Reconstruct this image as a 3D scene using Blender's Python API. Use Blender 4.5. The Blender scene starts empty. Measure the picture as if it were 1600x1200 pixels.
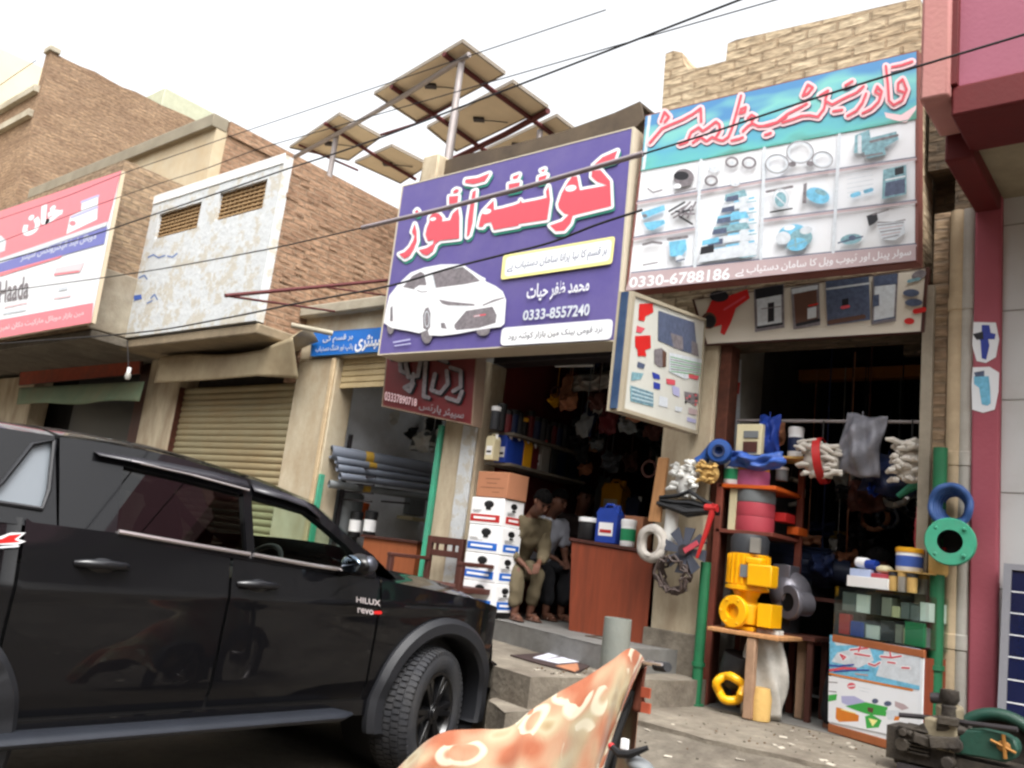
import bpy, bmesh, math, random
from mathutils import Vector as V, Matrix
from mathutils.geometry import tessellate_polygon
random.seed(11)
rnd = random.uniform
SC = bpy.context.scene
COL = SC.collection
PI = math.pi
# ---------------------------------------------------------------- camera
FPX = 1350.0
CAMZ = 1.4
yaw, pit, rol = (math.radians(a) for a in (40.2, 11.16, 7.02))
fw = V((-math.sin(yaw)*math.cos(pit), math.cos(yaw)*math.cos(pit), math.sin(pit)))
r0 = V((math.cos(yaw), math.sin(yaw), 0))
u0 = r0.cross(fw)
RT = r0*math.cos(rol) + u0*math.sin(rol)
UP = -r0*math.sin(rol) + u0*math.cos(rol)
cam = bpy.data.cameras.new('camera')
camo = bpy.data.objects.new('camera', cam)
COL.objects.link(camo)
mw = Matrix.Identity(4)
for i in range(3):
    mw[i][0] = RT[i]; mw[i][1] = UP[i]; mw[i][2] = -fw[i]
mw[2][3] = CAMZ
camo.matrix_world = mw
cam.sensor_width = 36
cam.lens = FPX/1600*36
cam.clip_end = 2000
SC.camera = camo
EYE = V((0, 0, CAMZ))

def ray(px, py):
    return RT*((px-800)/FPX) - UP*((py-600)/FPX) + fw

def P(px, py, X=None, Y=None, Z=None):
    """the point of the world plane X=, Y= or Z= that the photograph shows at (px, py)"""
    d = ray(px, py)
    if X is not None: t = (X-EYE.x)/d.x
    elif Y is not None: t = (Y-EYE.y)/d.y
    else: t = (Z-EYE.z)/d.z
    return EYE + d*t

def PP(px, py, o, n):
    d = ray(px, py); n = V(n)
    return EYE + d*((V(o)-EYE).dot(n)/d.dot(n))

# ---------------------------------------------------------------- materials
def lin(c):
    return tuple((x/255/12.92 if x/255 <= .04045 else ((x/255+.055)/1.055)**2.4) for x in c)

MATS = {}
def mat(name, col, rough=.7, metal=0, var=.12, scale=6, bump=.15, bscale=40, dirt=0, dirtcol=(70, 58, 46), dscale=1.7, spec=.4, coat=0, stretch=(1, 1, 1), sharp=0):
    """procedural surface: base colour (sRGB) broken up by noise, optional patches of dirt, bump"""
    if name in MATS: return MATS[name]
    m = bpy.data.materials.new(name); m.use_nodes = True
    nt = m.node_tree; N = nt.nodes; L = nt.links
    b = N['Principled BSDF']
    b.inputs['Roughness'].default_value = rough
    b.inputs['Metallic'].default_value = metal
    b.inputs['Specular IOR Level'].default_value = spec
    b.inputs['Coat Weight'].default_value = coat
    b.inputs['Coat Roughness'].default_value = .03
    c = lin(col)
    tc = N.new('ShaderNodeTexCoord'); mp = N.new('ShaderNodeMapping')
    mp.inputs['Scale'].default_value = stretch
    L.new(tc.outputs['Object'], mp.inputs[0])
    n1 = N.new('ShaderNodeTexNoise'); n1.inputs['Scale'].default_value = scale; n1.inputs['Detail'].default_value = 6; n1.inputs['Roughness'].default_value = .65
    L.new(mp.outputs[0], n1.inputs[0])
    r = N.new('ShaderNodeValToRGB')
    r.color_ramp.elements[0].position = .3; r.color_ramp.elements[1].position = .7
    r.color_ramp.elements[0].color = (*[x*(1-var) for x in c], 1)
    r.color_ramp.elements[1].color = (*[min(1, x*(1+var)) for x in c], 1)
    L.new(n1.outputs[0], r.inputs[0])
    out = r.outputs[0]
    if dirt:
        n2 = N.new('ShaderNodeTexNoise'); n2.inputs['Scale'].default_value = dscale; n2.inputs['Detail'].default_value = 9; n2.inputs['Roughness'].default_value = .7
        L.new(mp.outputs[0], n2.inputs[0])
        r2 = N.new('ShaderNodeValToRGB'); r2.color_ramp.elements[0].position = .5-.22*dirt; r2.color_ramp.elements[1].position = .78-.1*dirt
        if sharp: r2.color_ramp.elements[0].position = .62-.18*dirt; r2.color_ramp.elements[1].position = .66-.18*dirt
        r2.color_ramp.elements[0].color = (0, 0, 0, 1); r2.color_ramp.elements[1].color = (min(1, .5+dirt*.5),)*3+(1,)
        L.new(n2.outputs[0], r2.inputs[0])
        mx = N.new('ShaderNodeMix'); mx.data_type = 'RGBA'
        L.new(r2.outputs[0], mx.inputs[0]); L.new(out, mx.inputs[6]); mx.inputs[7].default_value = (*lin(dirtcol), 1)
        out = mx.outputs[2]
    L.new(out, b.inputs['Base Color'])
    if bump:
        n3 = N.new('ShaderNodeTexNoise'); n3.inputs['Scale'].default_value = bscale; n3.inputs['Detail'].default_value = 5
        L.new(mp.outputs[0], n3.inputs[0])
        bp = N.new('ShaderNodeBump'); bp.inputs['Strength'].default_value = bump; bp.inputs['Distance'].default_value = .01
        L.new(n3.outputs[0], bp.inputs['Height']); L.new(bp.outputs[0], b.inputs['Normal'])
    MATS[name] = m
    return m

def brick(name, c1, c2, mortar, bw=.24, bh=.082, ms=.012, dirtcol=(96, 72, 52), rough=.9, rowstain=.5):
    m = bpy.data.materials.new(name); m.use_nodes = True
    nt = m.node_tree; N = nt.nodes; L = nt.links; b = N['Principled BSDF']; b.inputs['Roughness'].default_value = rough
    b.inputs['Specular IOR Level'].default_value = .2
    tc = N.new('ShaderNodeTexCoord')
    nz = N.new('ShaderNodeTexNoise'); nz.inputs['Scale'].default_value = 2.2; nz.inputs['Detail'].default_value = 3
    L.new(tc.outputs['UV'], nz.inputs[0])
    ad = N.new('ShaderNodeVectorMath'); ad.operation = 'MULTIPLY_ADD'
    L.new(nz.outputs['Color'], ad.inputs[0]); ad.inputs[1].default_value = (.05, .035, 0); L.new(tc.outputs['UV'], ad.inputs[2])
    bt = N.new('ShaderNodeTexBrick'); L.new(ad.outputs[0], bt.inputs['Vector'])
    bt.inputs['Scale'].default_value = 1; bt.inputs['Brick Width'].default_value = bw; bt.inputs['Row Height'].default_value = bh
    bt.inputs['Mortar Size'].default_value = ms; bt.inputs['Mortar Smooth'].default_value = .3; bt.inputs['Bias'].default_value = 0
    bt.inputs['Color1'].default_value = (*lin(c1), 1); bt.inputs['Color2'].default_value = (*lin(c2), 1); bt.inputs['Mortar'].default_value = (*lin(mortar), 1)
    n2 = N.new('ShaderNodeTexNoise'); n2.inputs['Scale'].default_value = 1.1; n2.inputs['Detail'].default_value = 9; n2.inputs['Roughness'].default_value = .72
    mp = N.new('ShaderNodeMapping'); mp.inputs['Scale'].default_value = (.8, 1.6, 1); L.new(tc.outputs['UV'], mp.inputs[0]); L.new(mp.outputs[0], n2.inputs[0])
    r2 = N.new('ShaderNodeValToRGB'); r2.color_ramp.elements[0].position = .42; r2.color_ramp.elements[1].position = .72
    r2.color_ramp.elements[0].color = (0, 0, 0, 1); r2.color_ramp.elements[1].color = (rowstain,)*3+(1,)
    L.new(n2.outputs[0], r2.inputs[0])
    mx = N.new('ShaderNodeMix'); mx.data_type = 'RGBA'; L.new(r2.outputs[0], mx.inputs[0]); L.new(bt.outputs['Color'], mx.inputs[6]); mx.inputs[7].default_value = (*lin(dirtcol), 1)
    # single bricks standing darker or paler than their neighbours
    n4 = N.new('ShaderNodeTexNoise'); n4.inputs['Scale'].default_value = 14; n4.inputs['Detail'].default_value = 4; mp4 = N.new('ShaderNodeMapping'); mp4.inputs['Scale'].default_value = (.7, 1.7, 1)
    L.new(tc.outputs['UV'], mp4.inputs[0]); L.new(mp4.outputs[0], n4.inputs[0])
    hv = N.new('ShaderNodeHueSaturation'); ml = N.new('ShaderNodeMapRange'); ml.inputs[1].default_value = .25; ml.inputs[2].default_value = .75; ml.inputs[3].default_value = .62; ml.inputs[4].default_value = 1.38
    L.new(n4.outputs[0], ml.inputs[0]); L.new(ml.outputs[0], hv.inputs['Value']); L.new(mx.outputs[2], hv.inputs['Color'])
    L.new(hv.outputs[0], b.inputs['Base Color'])
    sub = N.new('ShaderNodeMath'); sub.operation = 'MULTIPLY_ADD'; L.new(bt.outputs['Fac'], sub.inputs[0]); sub.inputs[1].default_value = -1.3; L.new(n4.outputs[0], sub.inputs[2])
    bp = N.new('ShaderNodeBump'); bp.inputs['Strength'].default_value = .9; bp.inputs['Distance'].default_value = .02
    L.new(sub.outputs[0], bp.inputs['Height']); L.new(bp.outputs[0], b.inputs['Normal'])
    MATS[name] = m
    return m

def glassmat(name, tint, gloss=.06, rough=.01, refl=(1, 1, 1)):
    m = bpy.data.materials.new(name); m.use_nodes = True
    nt = m.node_tree; N = nt.nodes; L = nt.links
    N.remove(N['Principled BSDF'])
    tr = N.new('ShaderNodeBsdfTransparent'); tr.inputs[0].default_value = (*tint, 1)
    gl = N.new('ShaderNodeBsdfGlossy'); gl.inputs['Roughness'].default_value = rough; gl.inputs[0].default_value = (*refl, 1)
    fr = N.new('ShaderNodeFresnel'); ge = N.new('ShaderNodeNewGeometry'); io = N.new('ShaderNodeMath'); io.operation = 'MULTIPLY_ADD'; L.new(ge.outputs['Backfacing'], io.inputs[0]); io.inputs[1].default_value = 1/1.5-1.5; io.inputs[2].default_value = 1.5; L.new(io.outputs[0], fr.inputs[0])
    ad = N.new('ShaderNodeMath'); ad.operation = 'ADD'; ad.use_clamp = True; L.new(fr.outputs[0], ad.inputs[0]); ad.inputs[1].default_value = gloss-.04
    mx = N.new('ShaderNodeMixShader'); L.new(ad.outputs[0], mx.inputs[0]); L.new(tr.outputs[0], mx.inputs[1]); L.new(gl.outputs[0], mx.inputs[2])
    L.new(mx.outputs[0], N['Material Output'].inputs[0])
    MATS[name] = m
    return m

# ---------------------------------------------------------------- mesh building
WL = {}
def wl(o):
    return WL.get(o.name, V((0, 0, 0))) if o else V((0, 0, 0))

class MB:
    def __init__(s):
        s.v = []; s.f = []; s.m = []; s.s = []
    def add(s, vs, fs, m=0, smooth=False):
        k = len(s.v); s.v += [V(p) for p in vs]
        for f in fs:
            s.f.append(tuple(i+k for i in f)); s.m.append(m); s.s.append(smooth)
        return s
    def bx(s, x0, x1, y0, y1, z0, z1, m=0, R=None, o=None):
        vs = [V((x, y, z)) for z in (z0, z1) for y in (y0, y1) for x in (x0, x1)]
        if R is not None:
            o = V(o) if o is not None else V(((x0+x1)/2, (y0+y1)/2, (z0+z1)/2))
            vs = [o+R@(p-o) for p in vs]
        return s.add(vs, [(0, 2, 3, 1), (4, 5, 7, 6), (0, 1, 5, 4), (2, 6, 7, 3), (0, 4, 6, 2), (1, 3, 7, 5)], m)
    def box(s, c, d, m=0, rz=0, R=None):
        c = V(c)
        if R is None and rz: R = Matrix.Rotation(rz, 3, 'Z')
        return s.bx(c.x-d[0]/2, c.x+d[0]/2, c.y-d[1]/2, c.y+d[1]/2, c.z-d[2]/2, c.z+d[2]/2, m, R, c)
    def prism(s, poly, off, m=0, holes=(), me=None):
        """polygon (3d points, holes allowed) given a thickness along off"""
        off = V(off); loops = [[V(p) for p in poly]]+[[V(p) for p in h] for h in holes]
        flat = [p for l in loops for p in l]
        tri = tessellate_polygon(loops)
        n = len(flat); nn = sum(((flat[b]-flat[a]).cross(flat[c]-flat[a]) for a, b, c in tri), V())
        if nn.dot(off) > 0: tri = [(a, c, b) for a, b, c in tri]
        fs = [tuple(t) for t in tri]+[tuple(i+n for i in reversed(t)) for t in tri]
        s.add(flat+[p+off for p in flat], fs, m)
        k = len(s.v)-2*n; st = 0
        for l in loops:
            for i in range(len(l)):
                a = st+i; b = st+(i+1) % len(l)
                s.f.append((k+a, k+b, k+n+b, k+n+a)); s.m.append(m if me is None else me); s.s.append(False)
            st += len(l)
        return s
    def flat(s, poly, m=0):
        k = [V(p) for p in poly]
        return s.add(k, [tuple(t) for t in tessellate_polygon([k])], m)
    def tube(s, pts, r, seg=8, m=0, cap=True, closed=False):
        pts = [V(p) for p in pts]; n = len(pts); k = len(s.v)
        rr = r if isinstance(r, (list, tuple)) else [r]*n
        prev = None; vs = []
        for i, p in enumerate(pts):
            if closed: t = pts[(i+1) % n]-pts[i-1]
            else: t = pts[min(i+1, n-1)]-pts[max(i-1, 0)]
            t.normalize()
            if prev is None:
                a = t.cross(V((0, 0, 1)))
                if a.length < .1: a = t.cross(V((0, 1, 0)))
            else: a = prev-t*prev.dot(t)
            a.normalize(); prev = a; b = t.cross(a)
            vs += [p+(a*math.cos(2*PI*j/seg)+b*math.sin(2*PI*j/seg))*rr[i] for j in range(seg)]
        fs = []
        for i in range(n if closed else n-1):
            i2 = (i+1) % n
            for j in range(seg):
                j2 = (j+1) % seg
                fs.append((i*seg+j, i*seg+j2, i2*seg+j2, i2*seg+j))
        s.add(vs, fs, m, True)
        if cap and not closed:
            s.f.append(tuple(k+j for j in reversed(range(seg)))); s.m.append(m); s.s.append(False)
            s.f.append(tuple(k+(n-1)*seg+j for j in range(seg))); s.m.append(m); s.s.append(False)
        return s
    def lathe(s, prof, o, ax=(0, 0, 1), seg=24, m=0, smooth=True, ms=None):
        """profile of (radius, height) turned round the axis ax through o"""
        o = V(o); ax = V(ax).normalized()
        a = ax.cross(V((0, 0, 1)))
        if a.length < .1: a = ax.cross(V((0, 1, 0)))
        a.normalize(); b = ax.cross(a)
        vs = [o+ax*h+(a*math.cos(2*PI*j/seg)+b*math.sin(2*PI*j/seg))*max(r, .0005) for r, h in prof for j in range(seg)]
        for i in range(len(prof)-1):
            pass
        k = len(s.v); s.v += vs
        for i in range(len(prof)-1):
            for j in range(seg):
                j2 = (j+1) % seg
                s.f.append((k+i*seg+j, k+i*seg+j2, k+(i+1)*seg+j2, k+(i+1)*seg+j)); s.m.append(m if ms is None else ms[i]); s.s.append(smooth)
        return s
    def cyl(s, a, b, r, seg=16, m=0, r2=None):
        a = V(a); b = V(b); h = (b-a).length; r2 = r if r2 is None else r2
        return s.lathe([(0, 0), (r, 0), (r2, h), (0, h)], a, b-a, seg, m, False)
    def ball(s, c, r, m=0, nu=12, nv=8, R=None):
        c = V(c); r = V(r) if not isinstance(r, (int, float)) else V((r, r, r)); vs = []
        for i in range(nv+1):
            t = PI*i/nv
            for j in range(nu):
                p = V((math.sin(t)*math.cos(2*PI*j/nu)*r.x, math.sin(t)*math.sin(2*PI*j/nu)*r.y, math.cos(t)*r.z))
                vs.append(c+(R@p if R is not None else p))
        return s.add(vs, [(i*nu+j, (i+1)*nu+j, (i+1)*nu+(j+1) % nu, i*nu+(j+1) % nu) for i in range(nv) for j in range(nu)], m, True)
    def grid(s, fn, nu, nv, m=0, smooth=True, keep=None):
        vs = [fn(i/nu, j/nv) for i in range(nu+1) for j in range(nv+1)]
        fs = [(i*(nv+1)+j, (i+1)*(nv+1)+j, (i+1)*(nv+1)+j+1, i*(nv+1)+j+1) for i in range(nu) for j in range(nv) if keep is None or keep((i+.5)/nu, (j+.5)/nv)]
        return s.add(vs, fs, m, smooth)
    def build(s, name, mats, parent=None, bevel=0, solid=0, sub=0):
        if not isinstance(mats, (list, tuple)): mats = [mats]
        me = bpy.data.meshes.new(name)
        if parent is None:
            lo = V([min(p[i] for p in s.v) for i in range(3)]); hi = V([max(p[i] for p in s.v) for i in range(3)])
            w = V(((lo.x+hi.x)/2, (lo.y+hi.y)/2, lo.z))
        else: w = wl(parent)
        me.from_pydata([p-w for p in s.v], [], s.f)
        for x in mats: me.materials.append(x)
        me.polygons.foreach_set('material_index', s.m); me.polygons.foreach_set('use_smooth', s.s)
        me.set_sharp_from_angle(angle=math.radians(42))
        uv = me.uv_layers.new(name='UVMap').data
        for p in me.polygons:
            n = p.normal; ax, ay, az = abs(n.x), abs(n.y), abs(n.z)
            for li in p.loop_indices:
                c = me.vertices[me.loops[li].vertex_index].co + w
                uv[li].uv = (c.y, c.z) if ax >= ay and ax >= az else ((c.x, c.z) if ay >= az else (c.x, c.y))
        o = bpy.data.objects.new(name, me); COL.objects.link(o)
        if parent is None: o.location = w
        else: o.parent = parent
        WL[o.name] = w
        if solid:
            q = o.modifiers.new('thickness', 'SOLIDIFY'); q.thickness = solid; q.offset = 0
        if bevel:
            q = o.modifiers.new('bevel', 'BEVEL'); q.width = bevel; q.segments = 2; q.limit_method = 'ANGLE'; q.angle_limit = .6
        if sub:
            q = o.modifiers.new('sub', 'SUBSURF'); q.levels = sub; q.render_levels = sub
        return o

def tag(o, label=None, cat=None, group=None, kind=None):
    if label: o['label'] = label
    if cat: o['category'] = cat
    if group: o['group'] = group
    if kind: o['kind'] = kind
    return o

def thing(name, label, cat, loc, group=None):
    o = bpy.data.objects.new(name, None); o.empty_display_size = .1; COL.objects.link(o)
    o.location = loc; WL[o.name] = V(loc)
    return tag(o, label, cat, group)

def copy_tree(o, delta, label=None, rz=0, parent=None):
    c = o.copy(); COL.objects.link(c)
    if parent is None:
        c.location = V(o.location)+V(delta); c.rotation_euler.z += rz
        if label: c['label'] = label
    else: c.parent = parent
    WL[c.name] = wl(o)+V(delta)
    for ch in list(o.children): copy_tree(ch, delta, parent=c)
    return c

# ---------------------------------------------------------------- writing
AR = {'ا': (0xFE8D, 2), 'آ': (0xFE81, 2), 'ب': (0xFE8F, 4), 'پ': (0xFB56, 4), 'ت': (0xFE95, 4), 'ٹ': (0xFB66, 4), 'ج': (0xFE9D, 4), 'چ': (0xFB7A, 4), 'ح': (0xFEA1, 4), 'خ': (0xFEA5, 4),
      'د': (0xFEA9, 2), 'ڈ': (0xFB88, 2), 'ر': (0xFEAD, 2), 'ڑ': (0xFB8C, 2), 'ز': (0xFEAF, 2), 'س': (0xFEB1, 4), 'ش': (0xFEB5, 4), 'ص': (0xFEB9, 4), 'ط': (0xFEC1, 4), 'ظ': (0xFEC5, 4), 'ع': (0xFEC9, 4),
      'ف': (0xFED1, 4), 'ق': (0xFED5, 4), 'ک': (0xFB8E, 4), 'گ': (0xFB92, 4), 'ل': (0xFEDD, 4), 'م': (0xFEE1, 4), 'ن': (0xFEE5, 4), 'ں': (0xFB9E, 2), 'ہ': (0xFBA6, 4), 'و': (0xFEED, 2), 'ی': (0xFBFC, 4), 'ئ': (0xFE89, 4), 'ے': (0xFBAE, 2)}
def shape(t):
    out = []
    for i, ch in enumerate(t):
        if ch not in AR: out.append(ch); continue
        b, n = AR[ch]
        pj = i > 0 and t[i-1] in AR and AR[t[i-1]][1] == 4
        nj = n == 4 and i+1 < len(t) and t[i+1] in AR
        out.append(chr(b+(3 if pj and nj else 1 if pj else 2 if nj else 0)))
    return ''.join(reversed(out))

TXT = {}
def textmesh(body, bold=0.0):
    k = (body, bold)
    if k not in TXT:
        c = bpy.data.curves.new('writing', 'FONT'); c.body = body; c.offset = bold; c.resolution_u = 3
        o = bpy.data.objects.new('writing', c); COL.objects.link(o)
        bpy.context.view_layer.update()
        me = bpy.data.meshes.new_from_object(o.evaluated_get(bpy.context.evaluated_depsgraph_get()))
        vs = [v.co.copy() for v in me.vertices]; fs = [tuple(p.vertices) for p in me.polygons]
        bpy.data.objects.remove(o); bpy.data.curves.remove(c); bpy.data.meshes.remove(me)
        x0 = min(v.x for v in vs); x1 = max(v.x for v in vs); y0 = min(v.y for v in vs); y1 = max(v.y for v in vs)
        TXT[k] = ([((v.x-x0)/(x1-x0), (v.y-y0)/(y1-y0)) for v in vs], fs)
    return TXT[k]

class Art:
    """flat printed art on a board: every piece a hair proud of the one below"""
    def __init__(s, nrm, fn, off=.004, step=.00002):
        s.fn = fn; s.n = V(nrm); s.o = off; s.st = step; s.mb = MB()
    def up(s, d=0): s.o += s.st; return s.n*(s.o+d)
    def _face(s, pts, m):
        k = [V(p) for p in pts]; tri = tessellate_polygon([k])
        nn = sum(((k[b]-k[a]).cross(k[c]-k[a]) for a, b, c in tri), V())
        if nn.dot(s.n) < 0: tri = [(a, c, b) for a, b, c in tri]
        s.mb.add(k, [tuple(t) for t in tri], m)
    def poly(s, pts, m):
        d = s.up(); s._face([s.fn(*p)+d for p in pts], m)
    def line(s, pts, w, m, w2=None):
        n = len(pts)
        for i in range(n-1):
            a, b = V((pts[i][0], pts[i][1], 0)), V((pts[i+1][0], pts[i+1][1], 0)); t = (b-a)
            if t.length < 1e-6: continue
            q = V((-t.y, t.x, 0)).normalized()
            wa = w if w2 is None else w+(w2-w)*i/(n-1); wb = w if w2 is None else w+(w2-w)*(i+1)/(n-1)
            s.poly([(a+q*wa/2)[:2], (b+q*wb/2)[:2], (b-q*wb/2)[:2], (a-q*wa/2)[:2]], m)
            if i: s.disc(pts[i], wa/2, wa/2, m, 8)
        s.disc(pts[0], w/2, w/2, m, 8); s.disc(pts[-1], (w2 or w)/2, (w2 or w)/2, m, 8)
    def disc(s, c, rx, ry, m, seg=20, rot=0):
        cr, sr = math.cos(rot), math.sin(rot)
        s.poly([(c[0]+rx*math.cos(2*PI*i/seg)*cr-ry*math.sin(2*PI*i/seg)*sr, c[1]+rx*math.cos(2*PI*i/seg)*sr+ry*math.sin(2*PI*i/seg)*cr) for i in range(seg)], m)
    def ring(s, c, rx, ry, w, m, seg=20):
        s.line([(c[0]+rx*math.cos(2*PI*i/seg), c[1]+ry*math.sin(2*PI*i/seg)) for i in range(seg+1)], w, m)
    def swell(s, pts, w, m, dx=0, dy=0):
        """the outline of a shape, w wide all round it"""
        q = [(x+dx, y+dy) for x, y in pts]
        s.poly(q, m); s.line(q+[q[0]], w*2, m)
    def rrect(s, q, m, r=.12):
        """four corners, slightly rounded"""
        out = []
        for i in range(4):
            a, b, c = [V((q[j % 4][0], q[j % 4][1], 0)) for j in (i-1, i, i+1)]; k = min((a-b).length, (c-b).length)*r
            p1 = b+(a-b).normalized()*k; p2 = b+(c-b).normalized()*k
            for t in (0, .33, .67, 1): out.append((p1*(1-t)**2+b*2*t*(1-t)+p2*t*t)[:2])
        s.poly(out, m)
    def text(s, body, q, m, bold=.01, arabic=False):
        """writing laid into the four corners q (top left, top right, bottom right, bottom left)"""
        uv, fs = textmesh(shape(body) if arabic else body, bold); d = s.up()
        c = [V((p[0], p[1], 0)) for p in q]
        vs = []
        for u, v in uv:
            p = (c[3]*(1-u)+c[2]*u)*(1-v)+(c[0]*(1-u)+c[1]*u)*v
            vs.append(s.fn(p.x, p.y)+d)
        f0 = fs[0]; nn = (vs[f0[1]]-vs[f0[0]]).cross(vs[f0[2]]-vs[f0[0]])
        s.mb.add(vs, fs if nn.dot(s.n) > 0 else [tuple(reversed(f)) for f in fs], m)
    def build(s, name, mats, parent): return s.mb.build(name, mats, parent)
# ---------------------------------------------------------------- world
W = bpy.data.worlds.new('World'); SC.world = W; W.use_nodes = True
wn = W.node_tree; sk = wn.nodes.new('ShaderNodeTexSky'); sk.sky_type = 'NISHITA'; sk.sun_disc = False
SUN_EL, SUN_AZ = 58, 128            # degrees; azimuth clockwise from +Y
sk.sun_elevation = math.radians(SUN_EL); sk.sun_rotation = math.radians(SUN_AZ)
sk.air_density = 1.6; sk.dust_density = 7; sk.ozone_density = .6
hs = wn.nodes.new('ShaderNodeHueSaturation'); hs.inputs['Saturation'].default_value = .12
wn.links.new(sk.outputs[0], hs.inputs['Color'])
bg = wn.nodes['Background']; bg.inputs[1].default_value = .15; wn.links.new(hs.outputs[0], bg.inputs[0])
sl = bpy.data.lights.new('sun', 'SUN'); sl.energy = .6; sl.angle = math.radians(25); sl.color = (1, .97, .92)
so = bpy.data.objects.new('sun', sl); COL.objects.link(so)
a, e = math.radians(SUN_AZ), math.radians(SUN_EL)
so.rotation_euler = V((-math.sin(a)*math.cos(e), -math.cos(a)*math.cos(e), -math.sin(e))).to_track_quat('-Z', 'Y').to_euler()
SC.view_settings.view_transform = 'Standard'; SC.view_settings.look = 'None'; SC.view_settings.gamma = 1; SC.view_settings.exposure = EXPO = 1.5
SC.cycles.filter_width = 2.5

# ---------------------------------------------------------------- shared materials
M = dict(
    asphalt=mat('dusty_asphalt', (82, 76, 68), .95, var=.25, scale=14, bump=.6, bscale=90, dirt=.5, dirtcol=(112, 100, 84), dscale=.6),
    conc=mat('worn_concrete', (130, 122, 109), .95, var=.25, scale=11, bump=.8, bscale=30, dirt=.7, dirtcol=(78, 69, 60), dscale=2.4),
    conc_dark=mat('dark_concrete', (112, 105, 94), .95, var=.25, scale=11, bump=.8, bscale=30, dirt=.7, dirtcol=(64, 56, 48), dscale=2.4),
    slab=mat('grey_slab', (168, 161, 144), .9, var=.14, scale=4, bump=.4, dirt=.5, dirtcol=(120, 108, 90), dscale=1.3),
    floor=mat('shop_floor', (112, 111, 108), .8, var=.18, scale=7, bump=.2, dirt=.4, dirtcol=(74, 66, 58)),
    cream=mat('cream_plaster', (184, 174, 152), .9, var=.12, scale=3, bump=.45, bscale=30, dirt=.7, dirtcol=(150, 128, 98), dscale=2.2, stretch=(1, 1, .5)),
    white_pl=mat('flaking_whitewash', (192, 195, 196), .92, var=.09, scale=9, bump=.7, bscale=16, dirt=.62, dirtcol=(180, 173, 158), dscale=5, sharp=1),
    pillar=mat('dirty_pillar_plaster', (188, 176, 152), .92, var=.12, scale=5, bump=.5, bscale=26, dirt=.62, dirtcol=(128, 104, 80), dscale=3.2, stretch=(1, 1, .35)),
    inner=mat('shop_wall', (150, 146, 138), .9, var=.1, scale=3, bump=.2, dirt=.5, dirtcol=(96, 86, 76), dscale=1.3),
    inner_dark=mat('shade_toned_wall', (70, 66, 63), .95, var=.2, scale=3, bump=.2, dirt=.5, dirtcol=(34, 30, 28)),  # dark tone puts the shade of deep interiors into the colour
    maroon=mat('maroon_wall', (96, 28, 26), .8, var=.12, scale=3, bump=.1, dirt=.4, dirtcol=(56, 20, 18)),
    pink=mat('pink_paint', (160, 82, 94), .75, var=.05, scale=3, bump=.2, dirt=.3, dirtcol=(150, 66, 80), dscale=1.2),
    pink_l=mat('faded_pink_paint', (178, 122, 118), .8, var=.06, scale=3, bump=.25, dirt=.35, dirtcol=(166, 122, 112), dscale=1.5),
    pink_m=mat('mauve_pink_paint', (152, 88, 106), .75, var=.05, scale=2, bump=.15, dirt=.25, dirtcol=(142, 84, 98)),
    red_p=mat('dark_red_paint', (92, 18, 20), .7, var=.08, scale=3, bump=.15, dirt=.3, dirtcol=(76, 22, 22)),
    tile=mat('grey_wall_tile', (196, 196, 196), .35, var=.03, scale=2, bump=.03, dirt=.2, dirtcol=(176, 172, 166)),
    rust=mat('rusty_iron', (92, 52, 38), .85, metal=.2, var=.3, scale=14, bump=.4, dirt=.5, dirtcol=(60, 34, 26), dscale=6),
    dkred_iron=mat('oxide_red_iron', (84, 32, 32), .7, var=.2, scale=12, bump=.2),
    steel=mat('grey_steel', (132, 130, 128), .5, metal=.5, var=.12, scale=9, bump=.1),
    dark_steel=mat('dark_steel', (62, 58, 60), .55, metal=.5, var=.15, scale=9, bump=.1),
    galv=mat('galvanised_tube', (150, 142, 140), .5, metal=.4, var=.12, scale=9, bump=.1),
    black=mat('black_plastic', (22, 22, 24), .5, var=.15, scale=8, bump=.1),
    rubber=mat('tyre_rubber', (40, 41, 45), .8, var=.18, scale=12, bump=.35, bscale=80, dirt=.35, dirtcol=(66, 64, 62), dscale=5),
    white=mat('white_print', (232, 232, 232), .6, var=.03, scale=3, bump=.03),
    wood=mat('varnished_board', (132, 62, 38), .55, var=.16, scale=4, bump=.1, stretch=(6, 6, .6), dirt=.3, dirtcol=(88, 44, 30), dscale=1.5),
    wood_l=mat('raw_plank', (176, 128, 84), .8, var=.16, scale=5, bump=.25, stretch=(6, 6, .5)),
    wood_d=mat('dark_wood', (70, 36, 28), .6, var=.2, scale=5, bump=.2, stretch=(5, 5, .6)),
    green=mat('green_paint', (28, 104, 66), .6, var=.14, scale=7, bump=.15, dirt=.35, dirtcol=(30, 74, 52), dscale=4),
    teal=mat('sea_green_paint', (60, 156, 124), .6, var=.1, scale=7, bump=.15, dirt=.3, dirtcol=(86, 130, 112), dscale=5),
    wire=mat('black_cable', (30, 28, 30), .7, var=.1, bump=0),
)
B = dict(
    tan=brick('tan_brick', (156, 134, 108), (134, 112, 92), (140, 122, 102), rowstain=.6, dirtcol=(104, 84, 66)),
    red=brick('brown_red_brick', (156, 126, 102), (132, 104, 84), (142, 120, 100), rowstain=.6, dirtcol=(108, 80, 62)),
    brown=brick('brown_brick', (156, 130, 104), (132, 108, 88), (138, 118, 98), rowstain=.65, dirtcol=(106, 82, 64)),
    pale=brick('sandy_brick', (184, 168, 142), (168, 150, 124), (156, 138, 114), bw=.26, bh=.095, ms=.014, rowstain=.5, dirtcol=(134, 108, 78)),
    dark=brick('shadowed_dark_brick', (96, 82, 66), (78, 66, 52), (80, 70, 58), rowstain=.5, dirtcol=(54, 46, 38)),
)
D = 6.4
ZF, ZP = .83, .47      # floor of the auto shop, top of the pavement by the pump shop
def fx(px, py=700): return P(px, py, Y=D).x

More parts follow.
